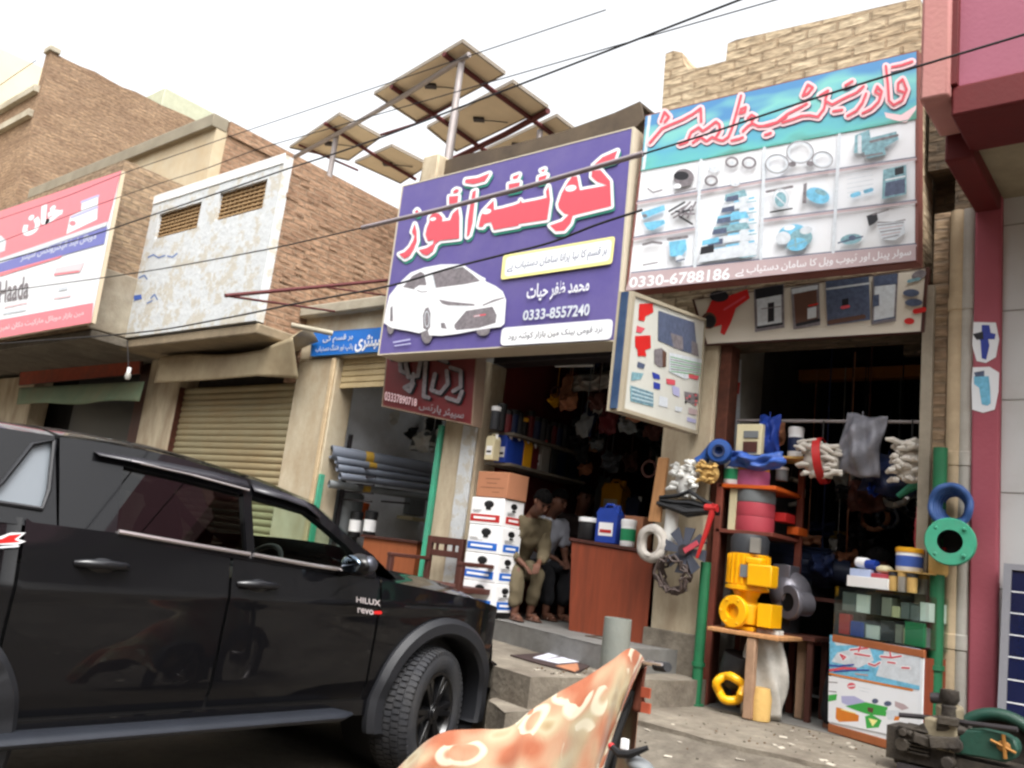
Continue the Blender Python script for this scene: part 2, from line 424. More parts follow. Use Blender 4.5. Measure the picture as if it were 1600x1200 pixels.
# ---------------------------------------------------------------- ground, pavement, steps
g = MB(); n = 70
g.bx(-160, 160, -120, 200, -.3, 0)
tag(g.build('road', M['asphalt']), kind='structure')
def slab_poly(name, pts, z0, z1, m, bev=.02):
    worn = []
    for i, (x, y) in enumerate(pts):
        x2, y2 = pts[(i+1) % len(pts)]; n_ = max(1, int(math.hypot(x2-x, y2-y)/.12)) if math.hypot(x2-x, y2-y) < 4 else 1
        for k in range(n_): j = .016 if k else 0; worn.append((x+(x2-x)*k/n_+rnd(-j, j), y+(y2-y)*k/n_+rnd(-j, j)))
    b = MB(); b.prism([(x, y, z1) for x, y in worn], (0, 0, z0-z1)); return tag(b.build(name, m, bevel=bev), kind='structure')
slab_poly('pavement', [(-3.08, 6.36), (-3.30, 5.3), (-3.03, 5.16), (-2.45, 5.08), (-1.7, 5.2), (-.4, 5.3), (9, 5.3), (9, 6.36)], .004, ZP, M['conc'], .03)
slab_poly('pavement', [(-3.62, 6.36), (-3.81, 4.71), (-3.76, 4.6), (-3.45, 4.40), (-3.31, 5.2), (-3.10, 6.36)], .004, ZP-.012, M['conc'], .03)
rb = MB(); tp0 = [(-3.06, 5.24), (-2.45, 5.14), (-1.7, 5.26), (-.4, 5.36), (4, 5.36), (9, 5.36)]; bt0 = [(-3.3, 3.5), (-2.6, 3.35), (-1.7, 3.3), (-.4, 3.3), (4, 3.3), (9, 3.3)]
def ramp(u, v):
    k = u*5; i = min(int(k), 4); f = k-i; a_ = V((*tp0[i], ZP-.008)).lerp(V((*tp0[i+1], ZP-.008)), f); c_ = V((*bt0[i], .004)).lerp(V((*bt0[i+1], .004)), f)
    p = c_.lerp(a_, v); p.z = .004+(ZP-.012)*(v**1.15)+.012*math.sin(p.x*9+p.y*5)*v*(1-v); return p
rb.grid(ramp, 60, 14); tag(rb.build('pavement_ramp', M['conc_dark']), kind='structure')
slab_poly('steps', [(-9.6, 6.39), (-9.6, 5.12), (-4.75, 5.10), (-4.2, 5.0), (-3.87, 4.76), (-3.48, 4.66), (-3.36, 5.3), (-3.14, 5.9), (-3.10, 6.39)], .005, .655, M['conc'], .025)
slab_poly('shop_floor', [(-6.3, 9.8), (-6.3, 6.22), (-5.2, 6.2), (-4.3, 5.9), (-3.5, 5.62), (-3.36, 6.34), (-3.36, 9.8)], .01, ZF, M['floor'], .02)
slab_poly('shop_floor', [(-3.3, 12.3), (-3.3, 6.36), (-1.3, 6.36), (-1.3, 12.3)], .01, ZP+.004, M['floor'], 0)
slab_poly('shop_floor', [(-22, 9.6), (-22, 6.42), (-6.31, 6.42), (-6.31, 9.6)], .01, .60, M['floor'], 0)

# ---------------------------------------------------------------- the row of single-storey shops
def wallbox(px0, px1, py, y0, y1, z0, z1, mb, m=0):
    return mb.bx(P(px0, py, Y=y0).x, P(px1, py, Y=y0).x, y0, y1, z0, z1, m)

# pump shop: brick front with a broken parapet
XR0, XR1 = fx(1040, 650), fx(1448, 650)          # left pillar edge, right jamb
xo0 = fx(1112, 700); xo1 = fx(1449, 700)
ZL = P(1300, 528, Y=D).z
t = thing('pump_shop_building', 'sand coloured brick shop with broken stepped parapet behind the green product sign', 'shop building', ((XR0+XR1)/2, D, 0))
par = [P(x, y, Y=D) for x, y in [(1034, 172), (1038, 110), (1040, 84), (1052, 79), (1066, 82), (1069, 100), (1076, 108), (1100, 104), (1134, 95), (1137, 68), (1150, 62), (1290, 30), (1437, -4), (1440, 60), (1440, 420)]]
xl = par[0].x; xr = par[-1].x
top = par[:-1]+[V((xr, D, ZL+.02)), V((xl, D, ZL+.02))]
MB().prism(top, (0, .35, 0)).build('parapet_wall', B['pale'], t)
b = MB(); b.bx(XR0-.02, xo0-.005, D, D+.32, ZP-.4, ZL+.015); b.build('pillar', M['pillar'], t, .02)
b = MB(); b.bx(XR0-.03, xo0-.003, D-.018, D+.01, ZP+.02, ZP+.5); b.build('pillar_base_render', M['conc'], t, .015)
b = MB(); b.bx(xo0, xo0+.10, D+.03, D+.2, ZP, ZL+.02); b.build('door_jamb', M['rust'], t, .01)
b = MB(); b.bx(xo1+.002, fx(1477, 700), D+.005, D+.3, ZP-.1, ZL+.9); b.build('door_jamb', B['tan'], t, .01)
b = MB(); b.bx(xo1-.045, xo1+.03, D-.05, D+.0, ZP, P(1450, 640, Y=D).z+.9); b.build('shutter_channel', mat('dusty_channel', (150, 140, 124), .7, metal=.2, var=.1, dirt=.3), t, .004)
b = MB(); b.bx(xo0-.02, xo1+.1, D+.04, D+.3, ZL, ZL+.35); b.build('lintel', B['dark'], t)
b = MB(); b.bx(xo0-.12, xo0-.02, D+.33, D+.95, ZP, 3.8); b.build('side_wall', M['inner'], t)
b = MB(); b.bx(xo0-.12, xo0-.025, D+.951, 12.3, ZP, 3.8); b.build('side_wall', M['inner_dark'], t)  # rear stretch of the same wall, its shade painted by the darker material
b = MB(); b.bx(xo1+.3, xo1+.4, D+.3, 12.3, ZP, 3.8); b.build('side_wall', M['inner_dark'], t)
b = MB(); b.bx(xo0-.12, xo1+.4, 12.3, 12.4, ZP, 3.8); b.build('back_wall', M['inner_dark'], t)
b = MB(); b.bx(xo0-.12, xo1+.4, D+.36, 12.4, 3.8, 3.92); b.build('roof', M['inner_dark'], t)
yb = 8.2
b = MB(); p0 = P(1180, 588, Y=yb); b.bx(xo0-.1, xo1+.38, yb, yb+.12, p0.z-.06, p0.z+.05); b.build('ceiling_beam', mat('orange_beam', (150, 92, 34), .7, var=.12, bump=.1), t)
p0 = P(1170, 657, Y=6.62); p1 = P(1452, 660, Y=6.62)
MB().tube([p0-V((.1, 0, 0)), p1+V((.15, 0, 0))], .013).build('hanging_rail', M['galv'], t)

# auto shop
xa0 = fx(747, 700); xa1 = fx(1042, 700); ZA = 3.42
t = thing('auto_shop_building', 'single storey shop with dark crowded interior behind the purple sign', 'shop building', ((xa0+xa1)/2, D, 0))
b = MB(); b.bx(fx(690, 700), xa0, D, D+.3, .3, 3.3); b.build('pillar', M['pillar'], t, .02)
b = MB(); b.bx(fx(722, 700), xa0-.03, D-.03, D, .7, 3.28); b.build('pillar_render', M['white_pl'], t, .01)
b = MB(); b.bx(fx(690, 700), xa1+.02, D+.03, D+.3, ZA, 5.1); b.build('front_wall', M['inner'], t)
b = MB(); b.bx(xa0-.06, xa0+.0, D+.3, 9.7, ZF, 3.55); b.build('side_wall', M['maroon'], t)
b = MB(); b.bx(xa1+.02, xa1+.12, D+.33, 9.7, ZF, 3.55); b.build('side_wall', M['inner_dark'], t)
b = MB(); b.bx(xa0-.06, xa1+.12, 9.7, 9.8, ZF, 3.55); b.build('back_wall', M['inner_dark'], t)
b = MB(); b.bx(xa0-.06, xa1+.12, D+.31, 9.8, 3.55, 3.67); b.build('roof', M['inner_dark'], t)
b = MB(); b.bx(xa0, xa1, D+.06, D+.28, P(870, 562, Y=D+.06).z, ZA+.02); b.build('shutter_box', M['dark_steel'], t, .01)
b = MB(); b.bx(P(986, 300, Y=D).x-.02, xl, D+.02, D+.3, 3.3, P(996, 225, Y=D).z); b.build('wall_end', M['cream'], t, .01)

# pipe shop
XC = P(447, 240, Y=5.7).x
xp0 = fx(515, 650); xp1 = fx(690, 700)
zr = P(560, 486, Y=D).z
t = thing('pipe_shop_building', 'cream single storey shop with half raised shutter selling grey pipes', 'shop building', ((XC+xp1)/2, D, 0))
b = MB(); b.bx(fx(452, 700)-.1, xp0, D-.01, D+.3, .3, P(500, 560, Y=D).z); b.build('pillar', M['cream'], t, .02)
b = MB(); b.bx(fx(500, 700), xp0-.01, D-.045, D-.01, .5, P(500, 560, Y=D).z-.02); b.build('pillar_edge', mat('sunlit_cream_render', (184, 164, 132), .9, var=.1, bump=.4, dirt=.3, dirtcol=(150, 120, 90)), t, .01)
zs = P(560, 556, Y=D).z
b = MB(); b.bx(XC, xp1+.1, D+.02, D+.3, zs, zr); b.build('front_wall', M['cream'], t, .02)
b = MB(); b.bx(XC, xp1+.1, D-.1, D+.02, zr-.02, zr+.12); b.build('roof_edge', M['slab'], t, .02)
b = MB(); b.bx(XC, xp1+.0, D+.3, 9.4, zr-.12, zr); b.build('roof', M['slab'], t)
b = MB(); b.bx(fx(452, 700)-.02, xp0-.2, D+.3, 9.3, .6, zs+.3); b.build('side_wall', mat('pale_grey_wall', (226, 230, 236), .8, var=.06, scale=2, bump=.1, dirt=.25, dirtcol=(180, 180, 180)), t)
b = MB(); b.bx(xp1+.03, xp1+.1, D+.3, 9.3, .6, zs+.3); b.build('side_wall', M['inner'], t)
b = MB(); b.bx(xp0-.3, xp1+.1, 9.3, 9.4, .6, zs+.3); b.build('back_wall', M['inner'], t)
# half open shutter and its guide
b = MB(); z0 = P(560, 606, Y=D+.1).z; nsl = 5
for i in range(nsl):
    za = z0+(zs-z0)*i/nsl; zb = z0+(zs-z0)*(i+1)/nsl
    b.bx(xp0-.02, xp1, D+.08, D+.1, za, zb-.012); b.bx(xp0-.02, xp1, D+.09, D+.11, zb-.012, zb)
sh = b.build('shutter', mat('cream_shutter', (196, 178, 138), .6, metal=.1, var=.06, scale=3, bump=.05, dirt=.35, dirtcol=(140, 112, 76)), t, .006)
b = MB(); b.bx(xp1-.06, xp1-.005, D-.03, D+.05, .6, P(690, 665, Y=D).z); b.build('shutter_guide', M['teal'], t, .004)
b = MB(); b.bx(xp0+.0, xp0+.035, D-.02, D+.05, .6, P(490, 740, Y=D).z); b.build('shutter_guide', M['teal'], t, .004)

# ---------------------------------------------------------------- two-storey building with the whitewashed box
YB = 5.7
tl = P(217, 318, Y=YB); bl = P(200, 527, Y=YB); tr = P(447, 240, Y=YB); br = P(422, 497, Y=YB)
x0 = (tl.x+bl.x)/2; z0 = (bl.z+br.z)/2; z1 = (tl.z+tr.z)/2; ZC0, ZC1, XCL = z0, z1, x0
t = thing('whitewashed_building', 'two storey brick building with flaking whitewashed box front and two vent grilles', 'building', ((x0+XC)/2, D, 0))
gr = []
for q in [((246, 337), (315, 313), (308, 358), (244, 371)), ((341, 303), (417, 279), (411, 325), (338, 345))]:
    ps = [P(*c, Y=YB) for c in q]; gx0 = (ps[0].x+ps[3].x)/2; gx1 = (ps[1].x+ps[2].x)/2; gz1 = (ps[0].z+ps[1].z)/2; gz0 = (ps[2].z+ps[3].z)/2
    gr.append((gx0, gx1, gz0, gz1))
outer = [V((x0, YB, z0)), V((XC, YB, z0)), V((XC, YB, z1)), V((x0, YB, z1))]
b = MB(); b.prism(outer, (0, .12, 0), holes=[[V((g0, YB, h0)), V((g1, YB, h0)), V((g1, YB, h1)), V((g0, YB, h1))] for g0, g1, h0, h1 in gr])
b.build('front_wall', M['white_pl'], t)
for g0, g1, h0, h1 in gr:
    b = MB(); b.bx(g0, g1, YB+.1, YB+.118, h0, h1, 1)
    nx = int((g1-g0)/.1); nz = int((h1-h0)/.055)
    for i in range(nx+1): b.bx(g0+(g1-g0)*i/nx-.012, g0+(g1-g0)*i/nx+.012, YB+.05, YB+.09, h0, h1)
    for i in range(nz+1): b.bx(g0, g1, YB+.04, YB+.085, h0+(h1-h0)*i/nz-.012, h0+(h1-h0)*i/nz+.012)
    b.build('vent_grille', [mat('clay_jali', (150, 122, 86), .9, var=.15, bump=.3), M['inner_dark']], t)
b = MB(); b.bx(x0-.01, XC-.002, YB-.012, YB-.001, z1-.12, z1+.02); b.bx(x0-.01, x0+.12, YB-.012, YB-.001, z1-.62, z1-.121); b.build('white_border', mat('clean_whitewash', (214, 214, 212), .9, var=.06, scale=6, bump=.3), t, .006)
A = Art((0, -1, 0), lambda x, y: P(x, y, Y=YB), off=.003)
for q in ([(232, 402), (240, 398), (248, 403), (258, 399)], [(262, 400), (270, 402), (277, 396)], [(218, 434), (226, 430), (230, 436)], [(236, 466), (242, 460), (246, 468)], [(230, 474), (238, 470)]): A.line(q, 2.2, 0)
A.poly([(209, 462), (221, 460), (222, 467), (210, 470)], 1)
A.build('painted_marks', [mat('faded_blue_writing', (104, 124, 168), .9), mat('blue_blot', (62, 92, 168), .9)], t)
# brick flank with an uneven top
pts = [V((XC, YB, z0-.05))]
pts = [(YB+.122, z1-.17)]
for i in range(1, 15):
    y = YB+i*.3; q = P(450+i*13, 240+i*4.6, X=XC)
    pts.append((y, z1+.02-(y-YB)*.02+rnd(-.05, .05)))
side = [V((XC, y, z)) for y, z in pts]+[V((XC, pts[-1][0], 3.2)), V((XC, D+.02, 3.2)), V((XC, D+.02, z0-.02)), V((XC, YB+.122, z0-.02))]
b = MB(); b.prism(side, (-.25, 0, 0))
for i in range(170):     # single bricks standing proud of the rough flank
    y = rnd(YB+.1, YB+4.1); z = z0+int(rnd(4, (z1-z0)/.082-2))*.082; d = rnd(.003, .013)
    b.bx(XC-.02, XC+d, y, y+rnd(.08, .2), z, z+.055)
b.build('side_wall', B['red'], t)
# overhanging slab and undersides
b = MB(); b.bx(x0-.01, XC+.03, YB+.03, D+.28, z0-.16, z0-.022); b.build('overhang_slab', mat('stained_soffit', (136, 122, 100), .9, var=.15, bump=.4, dirt=.5, dirtcol=(96, 84, 68)), t, .025)
b = MB(); b.bx(x0, XC-.26, YB+.12, 10, z1-.25, z1-.1); b.build('roof', M['slab'], t)
b = MB(); b.bx(XCL-.0, XC-.26, 9.6, 9.75, .3, z1); b.build('back_wall', B['red'], t)
xs0, xs1 = P(272, 650, Y=D).x, P(470, 650, Y=D).x
b = MB(); b.bx(P(228, 620, Y=D).x, xs0, D-.02, D+.3, .3, z0-.02); b.build('pillar', M['pillar'], t, .02)
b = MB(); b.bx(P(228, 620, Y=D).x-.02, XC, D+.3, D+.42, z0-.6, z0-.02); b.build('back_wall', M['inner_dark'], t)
# closed tan roller shutter with rusted edge
zt = P(370, 600, Y=D).z
b = MB(); h = .085; nsl = int((zt-.6)/h)
def slat(u, v):
    z = .6+v*(zt-.6); k = (v*nsl) % 1
    return V((xs0+u*(xs1-xs0), D+.10-.022*math.sin(PI*k)**.6, z))
b.grid(slat, 24, nsl*6)
shut = mat('tan_shutter', (152, 142, 112), .6, metal=.1, var=.07, scale=2.5, bump=.06, dirt=.35, dirtcol=(146, 118, 78), dscale=1.2)
b.build('roller_shutter', shut, t)
b = MB()
for i in range(26):   # rust eating in from the guide
    z = .7+i*(zt-.8)/26; w = rnd(.06, .34)
    b.add([(xs1-w, D+.068, z+rnd(.0, .03)), (xs1-.0, D+.068, z-.02), (xs1-.0, D+.068, z+.13), (xs1-w*rnd(.3, .8), D+.068, z+.08)], [(0, 1, 2, 3)])
b.build('rust_streaks', mat('rust_on_shutter', (122, 70, 38), .9, var=.3, scale=10, bump=.3), t)
for xx in (xs1-.002, xs0-.05):
    b = MB(); b.bx(xx, xx+.06, D-.0, D+.12, .6, zt); b.build('shutter_guide', M['rust'], t)
# sheet-metal hood above it, torn at its right end
hx0 = P(246, 575, Y=6.05).x; hx1 = P(462, 570, Y=6.05).x
def hood(u, v):
    x = hx0+u*(hx1-hx0); wob = .02*math.sin(u*9)+.03*math.sin(u*4+1)
    tear = max(0, (u-.78)/.22)
    zt_ = P(340, 553, Y=6.05).z+wob+.10*tear; zb_ = P(340, 592, Y=6.05).z
    return V((x, 6.05+.03*math.sin(u*5)+tear*.1*(1-v)-.08*tear*v, zb_+(zt_-zb_)*v-tear*.04*(1-v)))
b = MB(); b.grid(hood, 40, 10)
def hoodtop(u, v):
    p = hood(u, 1); tear = max(0, (u-.72)/.28)
    return V((p.x, p.y+v*.38, p.z+.05*v-.16*tear*math.sin(v*PI)*math.sin(u*23)))
b.grid(hoodtop, 40, 6)
b.build('shutter_hood', mat('beige_sheet_metal', (166, 152, 124), .55, metal=.2, var=.1, scale=2, bump=.1, dirt=.4, dirtcol=(120, 100, 76)), t, solid=.006)

# ---------------------------------------------------------------- buildings farther left
YS = 5.0                               # plane of the big pale red sign
xb = P(190, 262, Y=YS+.15).x+.03; zb0 = P(146, 508, Y=YS+.15).z-.02; zb1 = P(200, 262, Y=YS+.2).z+.12
t = thing('corner_box_building', 'tan brick upper storey with patched plaster flank behind the pale red sign', 'building', (xb-4, D, 0))
b = MB(); b.bx(xb-14, xb, YS+.16, YS+1.9, zb0, zb1); b.build('upper_storey', B['tan'], t)
b = MB(); b.bx(xb-.02, xb+.02, YS+.17, YS+1.6, zb0, zb0+.9); b.build('plaster_patch', mat('grey_patch_plaster', (150, 142, 126), .9, var=.14, bump=.5, dirt=.6, dirtcol=(112, 96, 78)), t, .02)
b = MB(); b.bx(xb-14, xb+.05, YS+.2, D+.5, zb0-.14, zb0-.02); b.build('overhang_slab', M['conc_dark'], t, .01)
b = MB(); b.bx(xb-14, x0-.02, D+.5, D+.6, .3, zb0-.14); b.build('back_wall', mat('doorway_shade_black', (18, 17, 17), .95), t)  # wall coloured black to stand in for the shade inside the shop
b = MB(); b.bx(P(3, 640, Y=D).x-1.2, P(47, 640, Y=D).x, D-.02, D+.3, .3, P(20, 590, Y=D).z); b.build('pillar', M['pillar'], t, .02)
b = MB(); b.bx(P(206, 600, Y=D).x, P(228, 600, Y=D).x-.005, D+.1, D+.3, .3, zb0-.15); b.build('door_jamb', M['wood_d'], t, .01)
b = MB(); b.bx(P(80, 640, Y=D).x, P(205, 640, Y=D).x, D+.36, D+.48, .3, zb0-.16); b.build('opening_shade', M['black'], t)  # black slab standing in for the shaded shop opening

YF = 7.0
xf = P(343, 180, Y=YF).x; zf = P(343, 180, Y=YF).z; xf0 = P(112, 284, Y=YF).x-2
t = thing('plastered_upper_building', 'beige plastered front with grey concrete roof edge and red brick flank', 'building', ((xf+xf0)/2, YF, 0))
b = MB(); b.bx(xf0, xf-.01, YF, YF+.25, 2, zf-.22); b.build('front_wall', mat('beige_plaster', (176, 166, 144), .9, var=.1, scale=2, bump=.3, dirt=.55, dirtcol=(166, 140, 102), dscale=.8), t)
b = MB(); b.bx(xf0, xf, YF-.10, YF+.2, zf-.24, zf); b.build('roof_edge', mat('stained_roof_edge', (140, 133, 116), .9, var=.2, scale=6, bump=.5, dirt=.6, dirtcol=(100, 90, 76), dscale=3), t, .015)
b = MB(); b.bx(xf-.25, xf, YF+.21, YF+5, 2, zf-.28); b.bx(xf-.28, xf+.04, YF+.21, YF+5, zf-.275, zf-.02); b.build('side_wall', B['red'], t)

YA = 7.0
pa = P(80, 80, Y=YA); pb = P(300, 186, X=pa.x)
t = thing('tall_brick_building', 'tall weathered brown brick building with bare windowless flank at far left', 'building', (pa.x-3, YA, 0))
pr = [V((pa.x, YA, 0)), V((pa.x, YA, pa.z))]
n = 16
for i in range(1, n+1):
    y = YA+i*(max(pb.y, YA+3)+2-YA)/n; z = pa.z+(pb.z-pa.z)*(y-YA)/(pb.y-YA)
    pr.append(V((pa.x, y, z+rnd(-.04, .05))))
pr.append(V((pa.x, pr[-1].y, 0)))
b = MB(); b.prism(pr, (-.3, 0, 0)); b.build('side_wall', B['brown'], t)
b = MB(); b.bx(pa.x-12, pa.x-.005, YA-.001, YA+.3, 0, pa.z-.9); b.build('front_wall', B['brown'], t)
for dz in (.9, 1.55):
    b = MB(); b.bx(pa.x-12, pa.x-.15, YA-.12, YA+.05, pa.z-dz-.18, pa.z-dz); b.build('ledge', M['slab'], t, .01)
b = MB(); b.bx(pa.x-.33, pa.x+.06, YA-.06, YA+.2, pa.z, pa.z+.14); b.build('parapet_cap', M['slab'], t, .02)
pc = P(140, 150, X=pa.x-1.2); b = MB(); b.bx(pa.x-3.2, pa.x-.9, pb.y-.5, pb.y+2.0, pb.z-1, pb.z+.95); b.build('roof_cabin', mat('green_grey_plaster', (170, 172, 150), .9, var=.1), t, .02)

q = P(0, 75, X=-26); q2 = P(72, 108, X=-26)
t = thing('cream_building', 'cream rendered building with sloping top edge rising behind the tall brick building', 'building', (-29, q.y, 0))
b = MB(); b.prism([V((-26, q.y-6, 0)), V((-26, q.y-6, q.z-(q2.z-q.z)/(q2.y-q.y)*6)), V((-26, q2.y+6, q2.z+(q2.z-q.z)/(q2.y-q.y)*6)), V((-26, q2.y+6, 0))], (-6, 0, 0))
b.build('wall', mat('pale_cream_render', (214, 202, 176), .9, var=.06, scale=1, bump=.2, dirt=.3, dirtcol=(186, 168, 138), dscale=.5), t)

# ---------------------------------------------------------------- pink building on the right
YK = 5.0
xk = P(1439, 160, Y=YK).x; xk2 = P(1486, 150, Y=YK).x; zk = P(1440, 164, Y=YK).z; zk2 = P(1486, 155, Y=YK).z
zred0 = P(1490, 181, Y=YK+.0).z; zred1 = P(1490, 134, Y=YK).z
t = thing('pink_building', 'pink painted building with overhanging upper storey, red soffit beam and grey tiled wall', 'building', (xk+3, D, 0))
b = MB(); b.bx(xk, xk2, YK-.05, YK+.45, zk, 5.7); b.build('corner_pilaster', M['pink_l'], t, .02)
b = MB(); b.bx(xk2, xk+9, YK+.03, YK+.3, zred1, 5.6); b.build('upper_wall', M['pink_m'], t, .01)
b = MB(); b.bx(xk2-.02, xk2+.035, YK-.02, YK+.06, zred1, 5.7); b.build('pilaster_edge', M['red_p'], t, .005)
b = MB(); b.bx(xk2, xk+9, YK+.0, YK+.5, zred0, zred1-.003); b.build('front_beam', M['red_p'], t, .015)
xc0 = P(1519, 600, Y=D-.06).x; xc1 = P(1562, 600, Y=D-.06).x
b = MB(); b.bx(min(xc0, xk+.04), xc1, YK+.46, D-.07, zred0-.05, zred0+.2); b.build('bracket_beam', M['red_p'], t, .015)
b = MB(); b.bx(xc0, xc1, D-.06, D+.3, .3, zred0+.2); b.build('column', M['pink'], t, .015)
b = MB(); b.bx(xk2, xk+9, YK+.51, D+.3, zred0+.06, zred0+.16); b.build('soffit', mat('beige_soffit', (150, 140, 118), .9, var=.1, bump=.2, dirt=.4, dirtcol=(108, 98, 80)), t)
b = MB(); b.bx(xc1+.002, xk+9, D+.0, D+.3, .3, zred0+.06); b.build('tiled_wall', M['tile'], t)
b = MB()
for k in range(6):
    b.bx(xc1+.003, xk+9, D-.004, D+.01, .95+k*.62-.004, .95+k*.62+.004)
for k in range(8): b.bx(xc1+.6+k*.9, xc1+.607+k*.9, D-.004, D+.01, .3, zred0+.05)
b.build('tile_joints', mat('tile_joint', (140, 138, 134), .9), t)
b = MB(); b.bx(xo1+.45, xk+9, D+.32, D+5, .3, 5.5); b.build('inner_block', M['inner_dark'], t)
# downpipes in the gap between the pump shop and the pink column
for pxa, r_, mm, lab in [(1490, .055, mat('cream_pipe', (186, 166, 136), .7, var=.1, scale=6, bump=.1, dirt=.4, dirtcol=(140, 118, 92)), 'cream drainpipe beside the green post'), (1508, .05, mat('grey_white_pipe', (176, 172, 164), .7, var=.08, scale=6, bump=.1, dirt=.35, dirtcol=(136, 126, 112)), 'pale grey drainpipe against the pink column')]:
    x = P(pxa, 700, Y=D-.02).x
    b = MB(); b.tube([(x, D-.0, ZP-.05), (x, D-.0, 4.2)], r_, 14)
    for z in (1.2, 2.4, 3.5): b.lathe([(r_, -.05), (r_+.007, -.045), (r_+.007, .045), (r_, .05)], (x, D-.0, z), (0, 0, 1), 14)
    tag(b.build('drainpipe', mm), lab, 'drainpipe')
b = MB(); b.bx(fx(1477, 700)+.0, xc0-.005, D+.12, D+.3, .3, 4.6); b.bx(xr+.004, xk2+.1, D+.08, D+.34, 4.601, 8.5); b.bx(xr+.004, fx(1477, 700)-.004, D+.32, D+.5, ZL+.92, 4.6); b.bx(xr-.25, fx(1477, 700)+.12, D+.52, D+.6, 3.3, 6.2)
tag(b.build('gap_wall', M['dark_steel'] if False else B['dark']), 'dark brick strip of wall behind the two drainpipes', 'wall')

# ---------------------------------------------------------------- unseen row across the street, added to block low sky light
opp = [mat('opp_beige', (150, 136, 112), .9, var=.1, bump=.3, dirt=.5), mat('opp_grey', (128, 124, 118), .9, var=.1, bump=.3, dirt=.5), B['brown'], mat('opp_ochre', (146, 118, 84), .9, var=.1, bump=.3, dirt=.5)]
xx = -24
for k, (w, h, lab) in enumerate(((9, 8.2, 'unseen beige building added across the street to block sky light, far to the left'), (8, 9.6, 'unseen grey building added across the street to block sky light, second from the left'), (9.5, 8.6, 'unseen brown brick building added to block sky light, facing the auto shop'), (10, 10.2, 'unseen ochre building added across the street to block sky light, farthest right'))):
    t = thing('shop_building', lab, 'shop building', (xx+w/2, -6.5, 0), 'unseen sky blocking buildings across the street')
    b = MB(); b.bx(xx, xx+w-.05, -12, -6, 3.4, h); b.bx(xx, xx+w-.05, -12, -8.5, 0, 3.4)
    for q in range(4): x = xx+q*(w-.6)/3; b.bx(x, x+.5, -8.5, -6, 0, 3.4)
    b.build('wall', opp[k], t)
    for q in range(3):
        x = xx+.5+q*(w-.6)/3
        b = MB(); b.bx(x+.02, x+(w-.6)/3-.52, -7.6, -7.55, .0, 3.39); b.build('shutter', [M['inner_dark'], M['dark_steel'], M['wood_d']][(q+k) % 3], t)
        b = MB(); b.bx(x+.5, x+1.7, -6.03, -5.98, 4.6, 5.9); b.build('window', M['black'], t)
    b = MB(); b.bx(xx-.05, xx+w, -6.5, -5.0, 3.25, 3.4); b.build('canopy_slab', M['slab'], t)
    xx += w
# grit and litter lying on the pavement and steps
b = MB()
def scrap(x, y, z):
    s_ = rnd(.003, .011); Rr = Matrix.Rotation(rnd(0, 3), 3, 'Z')
    if rnd(0, 1) < .8: b.ball((x, y, z+s_*.3), (s_, s_*rnd(.6, 1), s_*.6), 0 if rnd(0, 1) < .7 else 1, 6, 4, Rr)
    else: b.box((x, y, z+.003), (s_*5, s_*3, .003), 2, R=Rr@Matrix.Rotation(rnd(-.2, .2), 3, 'X'))
for k in range(160): scrap(rnd(-2.95, -.4), rnd(5.22, 6.3), ZP)
for k in range(60): scrap(rnd(-3.75, -3.45), rnd(4.95, 5.6), .656)
for k in range(90): u_, v_ = rnd(0, .45), rnd(.05, .95); p = ramp(u_, v_); scrap(p.x, p.y, p.z)
for k in range(120): scrap(rnd(-4, 1), rnd(2.2, 3.3), .001)
tag(b.build('litter', [M['conc_dark'], mat('brown_grit', (96, 74, 54), .9), mat('paper_scrap', (178, 170, 156), .9)]), 'grit and paper scraps scattered over the pavement', 'litter', None, 'stuff')
# ---------------------------------------------------------------- sign boards
SM = [mat('sign_white', (226, 228, 232), .5, var=.02, scale=2, bump=0, dirt=.12, dirtcol=(210, 208, 204), dscale=2), mat('sign_rose', (206, 82, 94), .5, var=.03, bump=0), mat('sign_sea_green', (50, 138, 122), .5, var=.03, bump=0),
      mat('sign_black', (30, 30, 36), .5, var=.05, bump=0), mat('sign_pale_yellow', (240, 230, 150), .5, var=.03, bump=0), mat('sign_grey', (118, 112, 116), .5, var=.4, scale=30, bump=0),
      mat('sign_pale_grey', (200, 206, 212), .5, var=.14, scale=26, bump=0), mat('sign_sky_blue', (110, 178, 208), .5, var=.3, scale=24, bump=0), mat('sign_teal', (122, 160, 170), .5, var=.4, scale=30, bump=0),
      mat('sign_mauve', (180, 160, 162), .5, var=.04, bump=0), mat('sign_blue', (44, 60, 150), .5, var=.05, bump=0), mat('sign_signal_red', (196, 32, 30), .5, var=.05, bump=0),
      mat('sign_pale_rose', (232, 198, 202), .5, var=.04, bump=0), mat('sign_lilac', (170, 170, 206), .5, var=.03, bump=0), mat('sign_green', (60, 160, 70), .5, var=.1, bump=0), mat('sign_orange', (206, 120, 40), .5, var=.1, bump=0),
      mat('sign_brown', (92, 64, 52), .5, var=.1, bump=0), mat('sign_slate', (78, 88, 112), .5, var=.35, scale=30, bump=0)]
WH, RO, SG, BK, YE, GY, PG, SB, TE, MA, BL, RD, PR, LI, GN, OR, BR, SL = range(18)
FRONT = (0, -1, 0)
